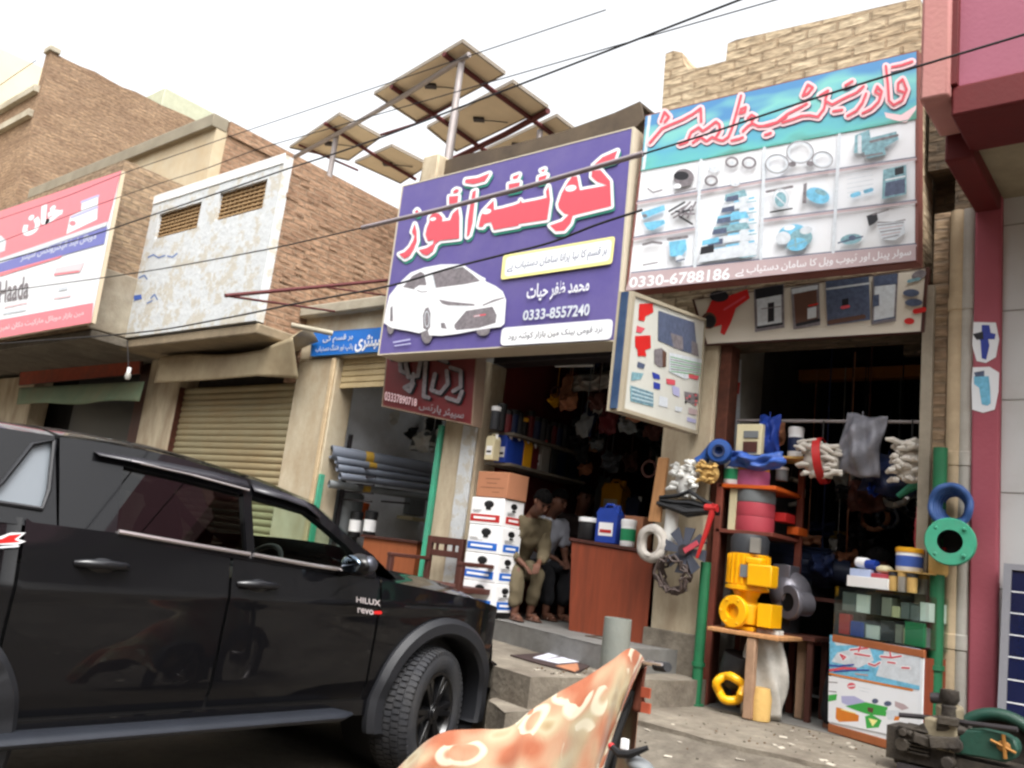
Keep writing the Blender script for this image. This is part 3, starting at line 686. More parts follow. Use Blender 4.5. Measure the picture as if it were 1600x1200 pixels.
def board(name, label, corners, Y, depth, face, frame, fw_=.03, group=None):
    """a sign box whose printed face lies in the plane Y; corners are photo pixels tl, tr, br, bl"""
    c = [P(*q, Y=Y) for q in corners]
    t = thing(name, label, 'sign', (sum(p.x for p in c)/4, Y, min(p.z for p in c)), group)
    MB().prism([p+V((0, .003, 0)) for p in c], (0, .02, 0)).build('sign_face', face, t)
    b = MB()
    for i in range(4):
        p, q = c[i], c[(i+1) % 4]; d = (q-p).normalized(); n = V((-d.z, 0, d.x))
        b.prism([p-n*.0+d*.0, q, q+n*fw_*.0-n*.02*0+V((0, 0, 0))+n*(-fw_), p-n*fw_], (0, depth, 0)) if False else None
    cc = sum(c, V())/4
    inn = [p+(cc-p).normalized()*fw_*1.2 for p in c]
    b.prism([p+(p-cc).normalized()*.012 for p in c], (0, depth, 0), holes=[[p+(cc-p).normalized()*.012 for p in c]])
    fr = b.build('sign_frame', frame, t)
    b = MB(); b.prism([p+V((0, depth-.02, 0))+(cc-p).normalized()*.014 for p in c], (0, .012, 0)); b.build('back_sheet', M['dark_steel'], t)
    return t, c, (lambda x, y: P(x, y, Y=Y))

# ---- the purple sign of the auto shop
PURP = mat('purple_vinyl', (88, 78, 140), .45, var=.05, scale=1.5, bump=.03, dirt=.3, dirtcol=(116, 106, 150), dscale=1)
YP = 5.85
t, c, fn = board('shop_sign', 'big purple sign with red and white Urdu title and a white car picture', [(629, 291), (989, 199), (962, 532), (591, 554)], YP, .30, PURP, mat('beige_sign_edge', (190, 180, 160), .6, var=.05))
A = Art(FRONT, fn)
def ZA_(pts): return [(610+x/6.315, 230+y/6.315) for x, y in pts]
def ZB_(pts): return [(790+x/6.0, 220+y/6.0) for x, y in pts]
reds = [ZA_(p) for p in [
    [(250, 760), (268, 830), (272, 930), (240, 1010), (200, 1078), (150, 1105), (95, 1060), (150, 1040), (200, 990), (238, 920), (248, 880), (222, 840)],
    [(272, 620), (290, 640), (270, 665), (252, 642)],
    [(395, 745), (395, 700), (430, 655), (490, 660), (525, 700), (520, 738), (600, 726), (625, 660), (680, 610), (692, 700), (690, 905), (500, 925), (455, 960), (430, 1030), (370, 1075), (330, 1060), (290, 1020), (370, 1000), (430, 960), (440, 920), (380, 930), (357, 870), (370, 800)],
    [(590, 492), (680, 485), (672, 560), (590, 566)], [(630, 440), (660, 418), (690, 425), (670, 455), (632, 462)],
    [(822, 445), (856, 430), (840, 560), (822, 750), (790, 870), (765, 890), (775, 720), (800, 560)],
    [(752, 325), (870, 310), (990, 262), (942, 340), (830, 370), (745, 358)],
    [(880, 790), (902, 690), (925, 640), (1030, 530), (1034, 625), (1135, 605), (1263, 585), (1275, 780), (1032, 822), (1004, 744), (940, 760), (922, 792)]]]
reds += [ZB_(p) for p in [
    [(0, 632), (80, 612), (140, 590), (150, 560), (165, 588), (300, 562), (395, 540), (388, 480), (412, 430), (428, 560), (400, 745), (100, 790), (75, 782), (0, 822)],
    [(38, 412), (145, 395), (132, 450), (38, 472)], [(80, 340), (140, 318), (120, 360), (76, 366)],
    [(320, 348), (400, 325), (378, 372), (318, 390)], [(340, 285), (380, 268), (365, 300)],
    [(590, 400), (632, 345), (680, 340), (706, 470), (960, 425), (870, 392), (815, 345), (820, 290), (900, 280), (990, 385), (1000, 620), (690, 695), (640, 710), (620, 780), (560, 850), (480, 855), (425, 800), (540, 760), (600, 700), (560, 690), (510, 640), (502, 600), (535, 500)],
    [(830, 240), (920, 160), (1060, 98), (1030, 182)]]]
for r_ in reds: A.swell(r_, 4.2, SG, 1, 3.6)
A.o += .0006
for r_ in reds: A.swell(r_, 4.4, WH)
A.o += .0006
for r_ in reds: A.poly(r_, RO)
for q, rx in ((ZA_([(432, 715)])[0], 5), (ZA_([(960, 640)])[0], 7.5), (ZB_([(622, 452)])[0], 9)): A.disc(q, rx, rx*.55, WH, 16, -.2)
# printed panels, names and numbers
A.rrect([(788, 400), (963, 370), (958, 413), (784, 438)], YE)
A.rrect([(793, 403), (958, 375), (954, 408), (790, 433)], WH, .2)
A.text('ہر قسم کا نیا پرانا سامان دستیاب ہے', [(795, 412), (952, 384), (948, 404), (793, 428)], SL, .012, True)
A.text('محمد ظفر حیات', [(826, 446), (924, 432), (921, 462), (824, 474)], WH, .02, True)
A.text('0333-8557240', [(820, 486), (924, 475), (922, 494), (818, 502)], PG, .025)
A.rrect([(786, 513), (960, 499), (957, 531), (783, 541)], WH, .25)
A.text('نزد قومی بینک مین بازار کوئٹہ روڈ', [(796, 521), (944, 508), (942, 522), (795, 534)], BK, .012, True)
A.line([(617, 535.5), (642, 531)], 2.4, LI); A.line([(619, 541), (643, 537.5)], 2, LI)
# the white saloon car printed on the sign
def ZC_(pts): return [(590+x/7.5, 400+y/7.5) for x, y in pts]
CARW = [(85, 790), (110, 640), (150, 470), (260, 330), (400, 200), (560, 140), (760, 105), (1010, 103), (1110, 170), (1230, 245), (1280, 270), (1275, 300), (1400, 360), (1480, 420), (1520, 520), (1500, 800), (1460, 835), (1200, 870), (940, 920), (760, 940), (620, 935), (600, 870), (500, 910), (360, 880), (180, 850)]
for cx, cy, rx, ry in ((590, 900, 70, 130), (165, 850, 40, 70), (1250, 880, 80, 60)):
    A.disc(ZC_([(cx, cy)])[0], rx/7.5, ry/7.5, GY)
A.poly(ZC_(CARW), WH)
A.poly(ZC_([(310, 370), (420, 240), (520, 190), (560, 215), (585, 330), (580, 360), (450, 400)]), GY)
A.poly(ZC_([(655, 200), (1010, 135), (1120, 215), (1215, 300), (1050, 335), (700, 380), (675, 340)]), GY)
A.poly(ZC_([(640, 200), (655, 200), (700, 385), (685, 388)]), PG)
A.poly(ZC_([(440, 390), (500, 350), (580, 350), (590, 420), (510, 425)]), WH); A.line(ZC_([(480, 410), (530, 428), (592, 422)]), 1.6, GY)
A.poly(ZC_([(915, 810), (1050, 650), (1360, 600), (1410, 700), (1395, 790), (1200, 850), (940, 875), (915, 845)]), GY)
A.poly(ZC_([(730, 515), (860, 540), (1150, 570), (1150, 590), (840, 585), (770, 565)]), GY)
A.poly(ZC_([(1240, 580), (1370, 520), (1490, 490), (1500, 500), (1330, 560), (1250, 592)]), GY)
A.line(ZC_([(760, 605), (950, 600), (1080, 595)]), 1.2, PG); A.line(ZC_([(765, 712), (940, 670), (1000, 640)]), 1.2, PG)
A.poly(ZC_([(545, 700), (575, 620), (610, 605), (635, 680), (630, 840), (600, 880), (550, 850)]), GY)
A.disc(ZC_([(592, 745)])[0], 4, 13, PG, 14); A.disc(ZC_([(592, 745)])[0], 3, 11, GY, 14)
A.poly(ZC_([(165, 610), (190, 590), (195, 770), (160, 770)]), GY)
A.poly(ZC_([(755, 790), (800, 790), (825, 860), (760, 850)]), GY)
A.line(ZC_([(1150, 712), (1275, 692)]), 2.4, RO); A.line(ZC_([(1150, 712), (1210, 703)]), 1.4, PG)
A.build('printed_artwork', SM, t)

# ---- the green and white sign of the pump shop
YG = 5.9
t, c, fn = board('shop_sign', 'wide sign with green landscape header, Urdu title and grid of pump pictures', [(1010, 181), (1433, 80), (1432, 408), (979, 455)], YG, .12, SM[WH], mat('red_brown_edge', (120, 70, 62), .6, var=.08))
A = Art(FRONT, fn)
LAND = bpy.data.materials.new('printed_landscape'); LAND.use_nodes = True
nt = LAND.node_tree; N = nt.nodes; L = nt.links; b_ = N['Principled BSDF']; b_.inputs['Roughness'].default_value = .5
tc = N.new('ShaderNodeTexCoord'); mp = N.new('ShaderNodeMapping'); mp.inputs['Scale'].default_value = (1.1, 2.6, 1); L.new(tc.outputs['UV'], mp.inputs[0])
nz = N.new('ShaderNodeTexNoise'); nz.inputs['Scale'].default_value = 1.6; nz.inputs['Detail'].default_value = 2; L.new(mp.outputs[0], nz.inputs[0])
sx = N.new('ShaderNodeSeparateXYZ'); L.new(tc.outputs['UV'], sx.inputs[0])
zt0 = P(1220, 260, Y=YG).z; zt1 = P(1220, 135, Y=YG).z
mr = N.new('ShaderNodeMapRange'); mr.inputs[1].default_value = zt0-.05; mr.inputs[2].default_value = zt1; L.new(sx.outputs[1], mr.inputs[0])
ma = N.new('ShaderNodeMath'); ma.operation = 'MULTIPLY_ADD'; L.new(nz.outputs[0], ma.inputs[0]); ma.inputs[1].default_value = .9; L.new(mr.outputs[0], ma.inputs[2])
cr = N.new('ShaderNodeValToRGB'); L.new(ma.outputs[0], cr.inputs[0]); mr2 = N.new('ShaderNodeMath'); mr2.operation = 'MULTIPLY'; mr2.inputs[1].default_value = .62; L.new(ma.outputs[0], mr2.inputs[0]); L.new(mr2.outputs[0], cr.inputs[0])
E_ = cr.color_ramp.elements
for p_, c_ in ((.18, (56, 152, 112)), (.34, (70, 160, 120)), (.42, (88, 140, 126)), (.5, (96, 178, 176)), (.62, (84, 160, 186)), (.74, (120, 190, 184)), (.85, (74, 132, 180))):
    el = E_.new(p_); el.color = (*lin(c_), 1)
E_.remove(E_[0]); E_.remove(E_[-1])
L.new(cr.outputs[0], b_.inputs['Base Color'])
GM = SM+[LAND]; LA = len(SM)
def g2(u, v):   # sign coordinates: u left to right, v top to bottom -> photo pixels
    q = [V((1010, 181, 0)), V((1433, 80, 0)), V((1432, 408, 0)), V((979, 455, 0))]
    p = (q[0]*(1-u)+q[1]*u)*(1-v)+(q[3]*(1-u)+q[2]*u)*v
    return p.x, p.y
A.poly([(1009, 182), (1432, 81), (1432, 186), (1002, 267)], LA)
A.poly([(1013, 181), (1018, 180), (1008, 266), (1003, 267)], PG)
pink = [(1408, 180), (1432, 165), (1431, 172), (1416, 192), (1398, 188), (1385, 184), (1382, 176)]
A.poly(pink, PR)
ZD_ = lambda pts: [(1000+x/6.667, 80+y/6.667) for x, y in pts]
ZE_ = lambda pts: [(1200+x/6.317, 70+y/6.317) for x, y in pts]
ST = [ZD_(p) for p in [
    [(110, 960), (170, 890), (230, 820)], [(230, 815), (330, 770), (450, 720), (560, 660), (640, 600), (645, 740)], [(225, 740), (262, 640), (310, 690), (265, 745)],
    [(420, 980), (500, 950), (540, 850), (620, 800), (660, 840), (720, 800), (800, 740), (835, 770), (840, 840), (800, 900)],
    [(560, 960), (640, 900), (700, 945), (760, 900), (820, 930), (870, 940), (930, 900), (970, 800), (1020, 620), (1060, 470)],
    [(1050, 650), (1060, 610), (1110, 590), (1100, 640), (1045, 655)], [(960, 940), (1040, 920), (1080, 905)],
    [(1080, 840), (1130, 790), (1180, 760), (1240, 790), (1340, 785), (1440, 750), (1533, 690)], [(1130, 710), (1170, 670), (1205, 690), (1170, 740)], [(1310, 880), (1370, 860)]]]
ST += [ZE_(p) for p in [
    [(-40, 810), (100, 770), (200, 690), (280, 650), (390, 590)], [(150, 775), (260, 740), (340, 710), (420, 705), (500, 720), (560, 640), (575, 570)],
    [(350, 510), (400, 400), (450, 430), (400, 490), (350, 510)], [(520, 510), (600, 460), (570, 560), (640, 600), (740, 545), (880, 480), (950, 420)], [(770, 410), (840, 370)],
    [(650, 665), (740, 650)], [(790, 710), (880, 660), (940, 580), (975, 490)], [(940, 685), (1030, 640), (1100, 570), (1130, 470), (1085, 420), (1065, 475), (1110, 500)],
    [(1170, 220), (1190, 400), (1200, 560), (1245, 605), (1330, 560), (1375, 450), (1335, 350), (1290, 390), (1290, 460), (1350, 480)], [(1230, 230), (1330, 210), (1430, 175)]]]
for s_ in ST: A.line([(x+1, y+2.4) for x, y in s_], 12, SL)
A.o += .0005
for s_ in ST: A.line(s_, 12.5, PR)
A.o += .0005
for s_ in ST: A.line(s_, 4.0, RO)
# grid of cells: ruled lines then a picture in each cell
A.line([(1002, 268), (1432, 187)], 1.2, SG)
for q in ([(997, 316), (1190, 283), (1432, 247)], [(992, 372), (1086, 356)], [(1190, 344), (1432, 314)], [(988, 427), (1190, 406), (1432, 382)]):
    A.line([(x, y+3) for x, y in q], 3.6, MA); A.line(q, 1.8, SL)
for q in ([(1097, 252), (1087, 417)], [(1196, 233), (1190, 405)], [(1313, 212), (1303, 395)]): A.line(q, 5, PG)
A.poly([(987, 430), (1432, 384), (1432, 408), (979, 455)], MA)
A.text('0330-6788186', [(986, 434), (1143, 419), (1141, 438), (984, 451)], WH, .02)
A.text('سولر پینل اور ٹیوب ویل کا سامان دستیاب ہے', [(1152, 417), (1425, 388), (1424, 404), (1150, 434)], WH, .012, True)
# row 1
A.line([(1014, 296), (1022, 302), (1036, 298)], 2.5, GY); A.line([(1024, 284), (1040, 280)], 1.6, PG); A.line([(1010, 273), (1038, 268)], 1.2, PG)
A.disc((1070, 279), 16, 14, GY, 18); A.disc((1066, 276), 12, 7, BK, 14); A.line([(1056, 303), (1088, 296)], 2.5, GY); A.disc((1060, 292), 6, 4, WH)
for cx, cy, r_ in ((1118, 262, 8), (1145, 255, 9), (1172, 256, 10), (1113, 284, 9), (1150, 286, 7)): A.ring((cx, cy), r_, r_*.8, 3.4, GY if r_ > 8 else PG); A.disc((cx, cy+1), r_*.35, r_*.3, PG, 12)
for cx, cy, r_ in ((1216, 258, 16), (1252, 240, 19), (1287, 252, 14)): A.ring((cx, cy), r_, r_*.85, 5, PG); A.ring((cx, cy), r_+2, r_*.9, 1.4, GY)
A.disc((1240, 259), 6, 4, GY); A.disc((1268, 258), 6, 4, GY)
A.poly([(1338, 214), (1360, 205), (1362, 218), (1402, 208), (1406, 220), (1384, 233), (1386, 244), (1356, 250), (1352, 240), (1336, 242)], TE); A.line([(1362, 224), (1404, 214)], 4, GY); A.line([(1345, 216), (1345, 240)], 6, PG); A.line([(1350, 247), (1380, 242)], 3, GY)
# row 2
A.poly([(1004, 334), (1040, 322), (1042, 330), (1008, 344)], SB); A.poly([(1008, 350), (1040, 345), (1042, 351), (1022, 362), (1014, 360)], SB); A.disc((1010, 339), 4, 3, GY)
for k in range(9): A.line([(1048+k*3.6, 332+(k % 3)*5), (1072+k*2.2, 318+(k % 4)*6)], 3, GY if k % 3 else BK)
A.line([(1064, 340), (1084, 352)], 3, BK)
for k in range(6):
    y = 306+k*17; w = 34+k*5
    A.poly([(1136-k*6, y), (1166+k*1, y-8), (1170+k*1.5, y+2), (1134-k*6, y+10)], (TE, PG, SB)[k % 3]); A.poly([(1138-k*7, y+4), (1156-k*6, y), (1156-k*6, y+9), (1136-k*7, y+12)], SL)
    A.line([(1150-k*3, y+12), (1180, y+5)], 3, SB); A.disc((1165, y+8), 8, 5, PG, 12); A.line([(1158, y+14), (1184, y+10)], 1.6, TE)
A.poly([(1100, 394), (1184, 380), (1184, 400), (1094, 412)], PG); A.poly([(1100, 378), (1126, 372), (1126, 380), (1099, 386)], SB); A.poly([(1098, 388), (1118, 384), (1118, 396), (1096, 400)], BK)
A.line([(1200, 302), (1240, 294)], 4, GY); A.disc((1222, 314), 9, 12, TE, 14); A.line([(1212, 306), (1238, 330)], 2, PG); A.line([(1206, 334), (1240, 328)], 2.4, BK); A.ring((1222, 313), 12, 15, 2, PG)
A.disc((1280, 308), 19, 12, SB, 18, .3); A.poly([(1258, 290), (1263, 288), (1262, 320), (1256, 320)], GY); A.disc((1285, 303), 10, 4, TE, 12, .3)
for k in range(6): A.line([(1326, 276+k*7), (1366, 269+k*7)], 1.2, PG)
A.line([(1334, 308), (1344, 305)], 7, SB); A.line([(1354, 302), (1364, 299)], 6, SB)
A.poly([(1382, 268), (1418, 260), (1418, 306), (1380, 314)], TE); A.poly([(1386, 288), (1416, 282), (1416, 304), (1384, 310)], SL); A.poly([(1400, 266), (1414, 262), (1414, 274), (1400, 277)], BK); A.line([(1386, 284), (1416, 278)], 2, WH)
# row 3
A.line([(1008, 384), (1022, 380), (1036, 382)], 4, GY); A.line([(1008, 416), (1030, 412)], 2, GY)
A.line([(1047, 376), (1076, 372)], 5, GY); A.poly([(1048, 380), (1074, 376), (1076, 392), (1066, 404), (1050, 402)], SB); A.disc((1065, 406), 7, 5, PG, 12); A.line([(1060, 410), (1072, 407)], 2.4, SL)
for cx, cy, rx, ry, m_ in ((1240, 366, 22, 13, SB), (1254, 374, 18, 14, TE), (1226, 374, 12, 10, PG), (1248, 384, 16, 10, SB), (1236, 358, 9, 4, WH), (1262, 362, 10, 6, PG)): A.disc((cx, cy), rx, ry, m_, 18, -.2)
A.line([(1244, 366), (1246, 388)], 3, TE); A.line([(1230, 390), (1268, 376)], 2, TE)
A.disc((1332, 376), 17, 8, TE, 16, -.15); A.line([(1312, 382), (1350, 372)], 2.4, SL); A.disc((1334, 374), 6, 4, SL, 12)
A.poly([(1356, 340), (1372, 334), (1374, 346), (1368, 352), (1360, 356)], BK); A.line([(1366, 338), (1390, 330)], 2, GY); A.line([(1374, 350), (1398, 350), (1416, 346)], 2, GY)
A.poly([(1372, 352), (1414, 348), (1416, 366), (1400, 378), (1380, 376)], PG)
for k in range(5): A.line([(1374+k*2, 355+k*5), (1414-k*2, 350+k*5)], 1.6, (GY, MA)[k % 2])
A.build('printed_artwork', GM, t)

# ---- board over the pump shop door: fittings and meters
YL = D-.06
t, c, fn = board('lintel_board', 'cream board over the pump shop door picturing a red pump and switch boxes', [(1083, 468), (1449, 418), (1441, 518), (1103, 538)], YL, .05, mat('cream_flex', (206, 198, 184), .6, var=.04, scale=2, bump=.05), M['wood_d'])
A = Art(FRONT, fn)
A.poly([(1112, 470), (1140, 462), (1168, 452), (1172, 466), (1150, 482), (1142, 505), (1132, 524), (1126, 520), (1128, 508), (1104, 514), (1100, 496)], RD)
A.disc((1124, 463), 15, 9, BK); A.disc((1108, 501), 12, 13, BR); A.disc((1109, 502), 9, 10, BK); A.line([(1132, 484), (1164, 464)], 3, RO)
for q, m1, m2 in (([(1178, 452), (1225, 444), (1226, 512), (1180, 519)], GY, PG), ([(1236, 450), (1280, 443), (1282, 508), (1240, 515)], GY, BR), ([(1290, 440), (1358, 432), (1360, 500), (1293, 509)], SL, SL), ([(1364, 432), (1404, 427), (1400, 502), (1362, 508)], GY, PG)):
    A.poly(q, m1); k = [V((p[0], p[1], 0)) for p in q]; cc = sum(k, V())/4
    A.poly([(cc+(p-cc)*.82)[:2] for p in k], m2)
A.poly([(1180, 452), (1224, 445), (1224, 460), (1181, 468)], BK); A.poly([(1200, 474), (1210, 472), (1210, 502), (1200, 504)], BK); A.line([(1184, 512), (1222, 506)], 4, BK); A.line([(1190, 483), (1220, 479)], 1.4, GY)
A.poly([(1237, 452), (1278, 445), (1278, 452), (1238, 460)], PG); A.poly([(1262, 482), (1276, 479), (1276, 496), (1262, 499)], PG); A.line([(1264, 478), (1278, 475)], 2.4, RD); A.line([(1246, 508), (1280, 500)], 5, BK)
A.line([(1292, 452), (1358, 443)], 3, PG); A.line([(1296, 446), (1354, 438)], 6, SL); A.poly([(1316, 468), (1326, 466), (1326, 480), (1316, 482)], BK); A.line([(1316, 481), (1326, 479)], 5, RO); A.line([(1296, 504), (1350, 495)], 7, BR)
A.poly([(1366, 432), (1402, 427), (1402, 444), (1366, 448)], SL); A.poly([(1364, 462), (1374, 460), (1374, 478), (1364, 480)], SL); A.line([(1366, 502), (1398, 496)], 2.4, SL)
A.disc((1436, 430), 12, 7, GY, 14, -.4); A.disc((1424, 458), 13, 6, SL, 14); A.disc((1428, 473), 14, 6, SL, 14); A.line([(1420, 440), (1436, 436)], 5, TE); A.line([(1430, 487), (1444, 484)], 8, RD); A.disc((1421, 502), 8, 5, RD); A.line([(1106, 462), (1170, 447)], 1.2, GY)
A.build('printed_artwork', SM, t)

# ---- two-sided board standing out from the wall between the shops
a0 = P(986, 460, X=-2.93); a1 = P(975, 641, X=-2.93)
yn = (a0.y+a1.y)/2
far_t = P(1107, 500, Y=D-.05); far_b = P(1083, 676, Y=D-.05)
xn = P(984, 550, Y=yn).x
nr_t = P(985, 459, Y=yn); nr_b = P(974, 640, Y=yn)
xm = (nr_t.x+nr_b.x)/2; xf_ = (far_t.x+far_b.x)/2
nr_t.x = nr_b.x = xm; far_t.x = far_b.x = xf_
dd = (far_b-nr_b); dd.z = 0; dd.normalize(); nn_ = V((dd.y, -dd.x, 0))
t = thing('projecting_sign', 'cream two sided board of product pictures standing out under the green sign', 'sign', (xm, yn, nr_b.z))
q4 = [nr_t, far_t, far_b, nr_b]
MB().prism(q4, -nn_*.08).build('sign_face', mat('cream_print', (196, 196, 188), .6, var=.04, bump=.03), t)
b = MB(); cc = sum(q4, V())/4
b.prism([p+(p-cc).normalized()*.03+nn_*.012 for p in q4], -nn_*.10, holes=[[p+(cc-p).normalized()*.03+nn_*.012 for p in q4]]); b.build('sign_frame', mat('cream_frame', (160, 150, 130), .6, var=.08), t)
b = MB(); b.bx(xm-.055, xm-.005, yn-.05, yn-.036, nr_b.z-.0, nr_t.z); b.build('edge_sheet', mat('blue_edge', (34, 58, 92), .5, var=.1, dirt=.3, dirtcol=(90, 110, 130)), t)
fn = lambda x, y: PP(x, y, nr_b, nn_)
A = Art(nn_, fn, off=.003)
ZF_ = lambda pts: [(940+x/4.287, 420+y/4.287) for x, y in pts]
for p_, m_ in [([(250, 235), (340, 230), (345, 290), (290, 320), (285, 350), (245, 345)], RD), ([(222, 450), (325, 445), (328, 530), (290, 545), (298, 585), (240, 585), (238, 540), (222, 520)], RD), ([(235, 380), (290, 400), (262, 430), (228, 425)], RO),
               ([(378, 280), (620, 360), (640, 580), (540, 550), (375, 480)], SL), ([(460, 430), (540, 455), (545, 545), (480, 530)], GY), ([(600, 480), (640, 500), (650, 590), (600, 570)], GY),
               ([(240, 620), (290, 640), (280, 670), (235, 660)], SL), ([(200, 690), (280, 700), (260, 740), (195, 750)], TE), ([(190, 780), (345, 830), (345, 925), (190, 885)], TE),
               ([(350, 540), (400, 530), (430, 560), (430, 650), (385, 660), (350, 630)], GY), ([(405, 545), (432, 560), (430, 655), (405, 660)], BR),
               ([(335, 690), (385, 710), (390, 740), (345, 735)], BL), ([(345, 755), (390, 770), (390, 810), (345, 800)], BL), ([(450, 560), (680, 610), (680, 700), (560, 740), (450, 690)], PG), ([(430, 735), (490, 745), (490, 780), (435, 770)], RO), ([(470, 780), (520, 800), (520, 860), (475, 840)], LI),
               ([(580, 700), (650, 720), (640, 745), (580, 730)], RO), ([(550, 820), (660, 840), (660, 910), (560, 890)], GY), ([(385, 850), (440, 865), (440, 930), (380, 915)], PG), ([(580, 930), (640, 945), (640, 980), (580, 970)], MA), ([(570, 990), (630, 1010), (630, 1035), (570, 1020)], LI), ([(490, 920), (540, 930), (530, 960), (490, 950)], PG)]:
    A.poly(ZF_(p_), m_)
for k in range(7): A.line(ZF_([(200, 792+k*14), (340, 838+k*12)]), 1, PG if k % 2 else SL)
for k in range(7): A.line(ZF_([(460, 590+k*16), (670, 640+k*12)]), 1.2, (GN, GY)[k % 2])
for k in range(14): x, y = 560+rnd(0, 100), 825+rnd(0, 90); A.disc(ZF_([(x, y)])[0], 2, 2, (BK, RO, GY)[k % 3], 8)
A.build('printed_artwork', SM, t)

# ---- red sign box of raised letters under the purple sign
YR = 6.28
t, c, fn = board('sign_box', 'dark red sign box with raised grey Urdu letters hanging under the purple sign', [(607, 530), (748, 508), (737, 664), (597, 634)], 6.16, .14, mat('dull_red_sheet', (98, 24, 28), .5, var=.1, scale=2, bump=.05, dirt=.3, dirtcol=(84, 26, 28)), mat('dusty_frame', (124, 104, 88), .6, var=.1))
A = Art(FRONT, fn, off=.008)
RLET = [[(612, 560), (626, 545), (628, 580), (640, 585)], [(634, 556), (640, 590), (655, 588), (660, 560)], [(648, 600), (642, 612), (634, 606), (646, 600), (648, 585)], [(668, 555), (664, 620), (672, 622)], [(682, 585), (676, 610), (690, 615), (702, 600), (700, 580)], [(706, 575), (722, 580), (722, 605), (710, 612)], [(684, 560), (700, 566)], [(700, 622), (718, 628), (724, 612)], [(706, 552), (730, 552)]]
for s_ in RLET: A.line([(x+1.5, y+2) for x, y in s_], 6, BK)
A.o += .012
for s_ in RLET: A.line(s_, 6, GY)
A.text('03337890718', [(604, 612), (654, 624), (653, 636), (603, 626)], PR, .02)
A.text('سپیئر پارٹس', [(658, 628), (728, 642), (726, 660), (656, 642)], GY, .02, True)
A.build('raised_letters', SM, t)
# ---- small blue sign over the pipe shop
t, c, fn = board('shop_sign', 'small blue sign with white Urdu writing over the pipe shop shutter', [(488, 520), (604, 511), (604, 548), (486, 556)], D-.06, .05, mat('bright_blue_sheet', (28, 104, 188), .5, var=.05, bump=.03), mat('blue_edge_strip', (60, 120, 180), .5))
A = Art(FRONT, fn)
A.text('سینٹری', [(556, 526), (602, 519), (602, 545), (554, 551)], WH, .03, True)
A.text('ہر قسم کی', [(506, 524), (552, 521), (551, 534), (504, 538)], PG, .015, True)
A.text('پائپ اور فٹنگ دستیاب', [(494, 540), (552, 536), (552, 548), (493, 553)], PG, .015, True)
A.build('printed_artwork', SM, t)
# ---- big pale red sign at far left
t, c, fn = board('shop_sign', 'big faded red, blue and white sign cut off at the left edge of the view', [(-150, 380), (190, 267), (143, 504), (-180, 560)], YS, .05, SM[WH], mat('pale_wood_edge', (186, 170, 146), .6, var=.08))
A = Art(FRONT, fn)
REDP = len(SM); PM = SM+[mat('faded_red_print', (222, 124, 134), .5, var=.03, bump=0), mat('faded_blue_print', (108, 112, 178), .5, var=.04, bump=0)]
A.poly([(-150, 380), (190, 267), (169, 346), (0, 404), (-165, 456)], REDP)
A.poly([(-165, 456), (0, 404), (169, 346), (167, 353), (0, 412), (-166, 462)], PG)
A.poly([(-166, 462), (0, 412), (168, 354), (163, 381), (0, 426), (-168, 478)], REDP+1)
A.poly([(-168, 478), (0, 426), (98, 399), (94, 403), (0, 432), (-169, 484)], REDP)
A.poly([(-178, 540), (0, 500), (146, 473), (143, 504), (0, 528), (-180, 560)], REDP)
A.text('خان', [(34, 334), (104, 308), (94, 350), (36, 372)], WH, .06, True)
A.poly([(128, 318), (154, 306), (152, 343), (104, 366), (110, 338), (127, 330)], WH); A.line([(128, 316), (154, 306)], 4, LI); A.line([(112, 340), (152, 324)], 4, LI); A.disc((114, 349), 5, 4, REDP)
A.poly([(-40, 380), (2, 368), (10, 376), (8, 392), (-40, 408)], PG)
A.text('موبائل اینڈ الیکٹرونکس سینٹر', [(34, 396), (152, 361), (150, 376), (32, 410)], PG, .02, True)
A.text('Haada', [(0, 440), (48, 430), (44, 466), (-2, 474)], GY, .02)
A.line([(8, 480), (42, 473)], 2.4, PR); A.line([(6, 490), (40, 484)], 3, PG)
A.poly([(87, 419), (132, 410), (125, 425), (85, 431)], PR); A.line([(86, 429), (123, 424)], 3, REDP); A.line([(86, 466), (110, 462)], 3, PR); A.line([(94, 452), (104, 450)], 5, PG)
A.text('مین بازار موبائل مارکیٹ دکان نمبر', [(0, 508), (132, 484), (131, 494), (0, 519)], PR, .02, True)
A.build('printed_artwork', PM, t)

# ---- boards over the dark shop at lower left
t, c, fn = board('shop_sign', 'weathered orange red board over the dark shop behind the truck', [(32, 577), (220, 554), (218, 584), (29, 602)], D-.05, .04, mat('weathered_orange', (156, 62, 34), .8, var=.2, scale=8, bump=.2, dirt=.5, dirtcol=(104, 56, 40), dscale=3), M['wood_d'])
b = MB()
aw = [P(30, 606, Y=D-.22), P(226, 596, Y=D-.22), P(214, 627, Y=D-.3), P(26, 632, Y=D-.3)]
def awn(u, v):
    p = (aw[0]*(1-u)+aw[1]*u)*(1-v)+(aw[3]*(1-u)+aw[2]*u)*v
    return p+V((0, .03*math.sin(u*14)*v, .018*math.sin(u*9)*v))
b.grid(awn, 30, 6)
tag(b.build('awning_flap', mat('faded_green_canvas', (104, 122, 98), .9, var=.1, scale=4, bump=.2, dirt=.4, dirtcol=(128, 122, 96)), solid=.01), 'faded green canvas flap over the dark shop doorway', 'awning')
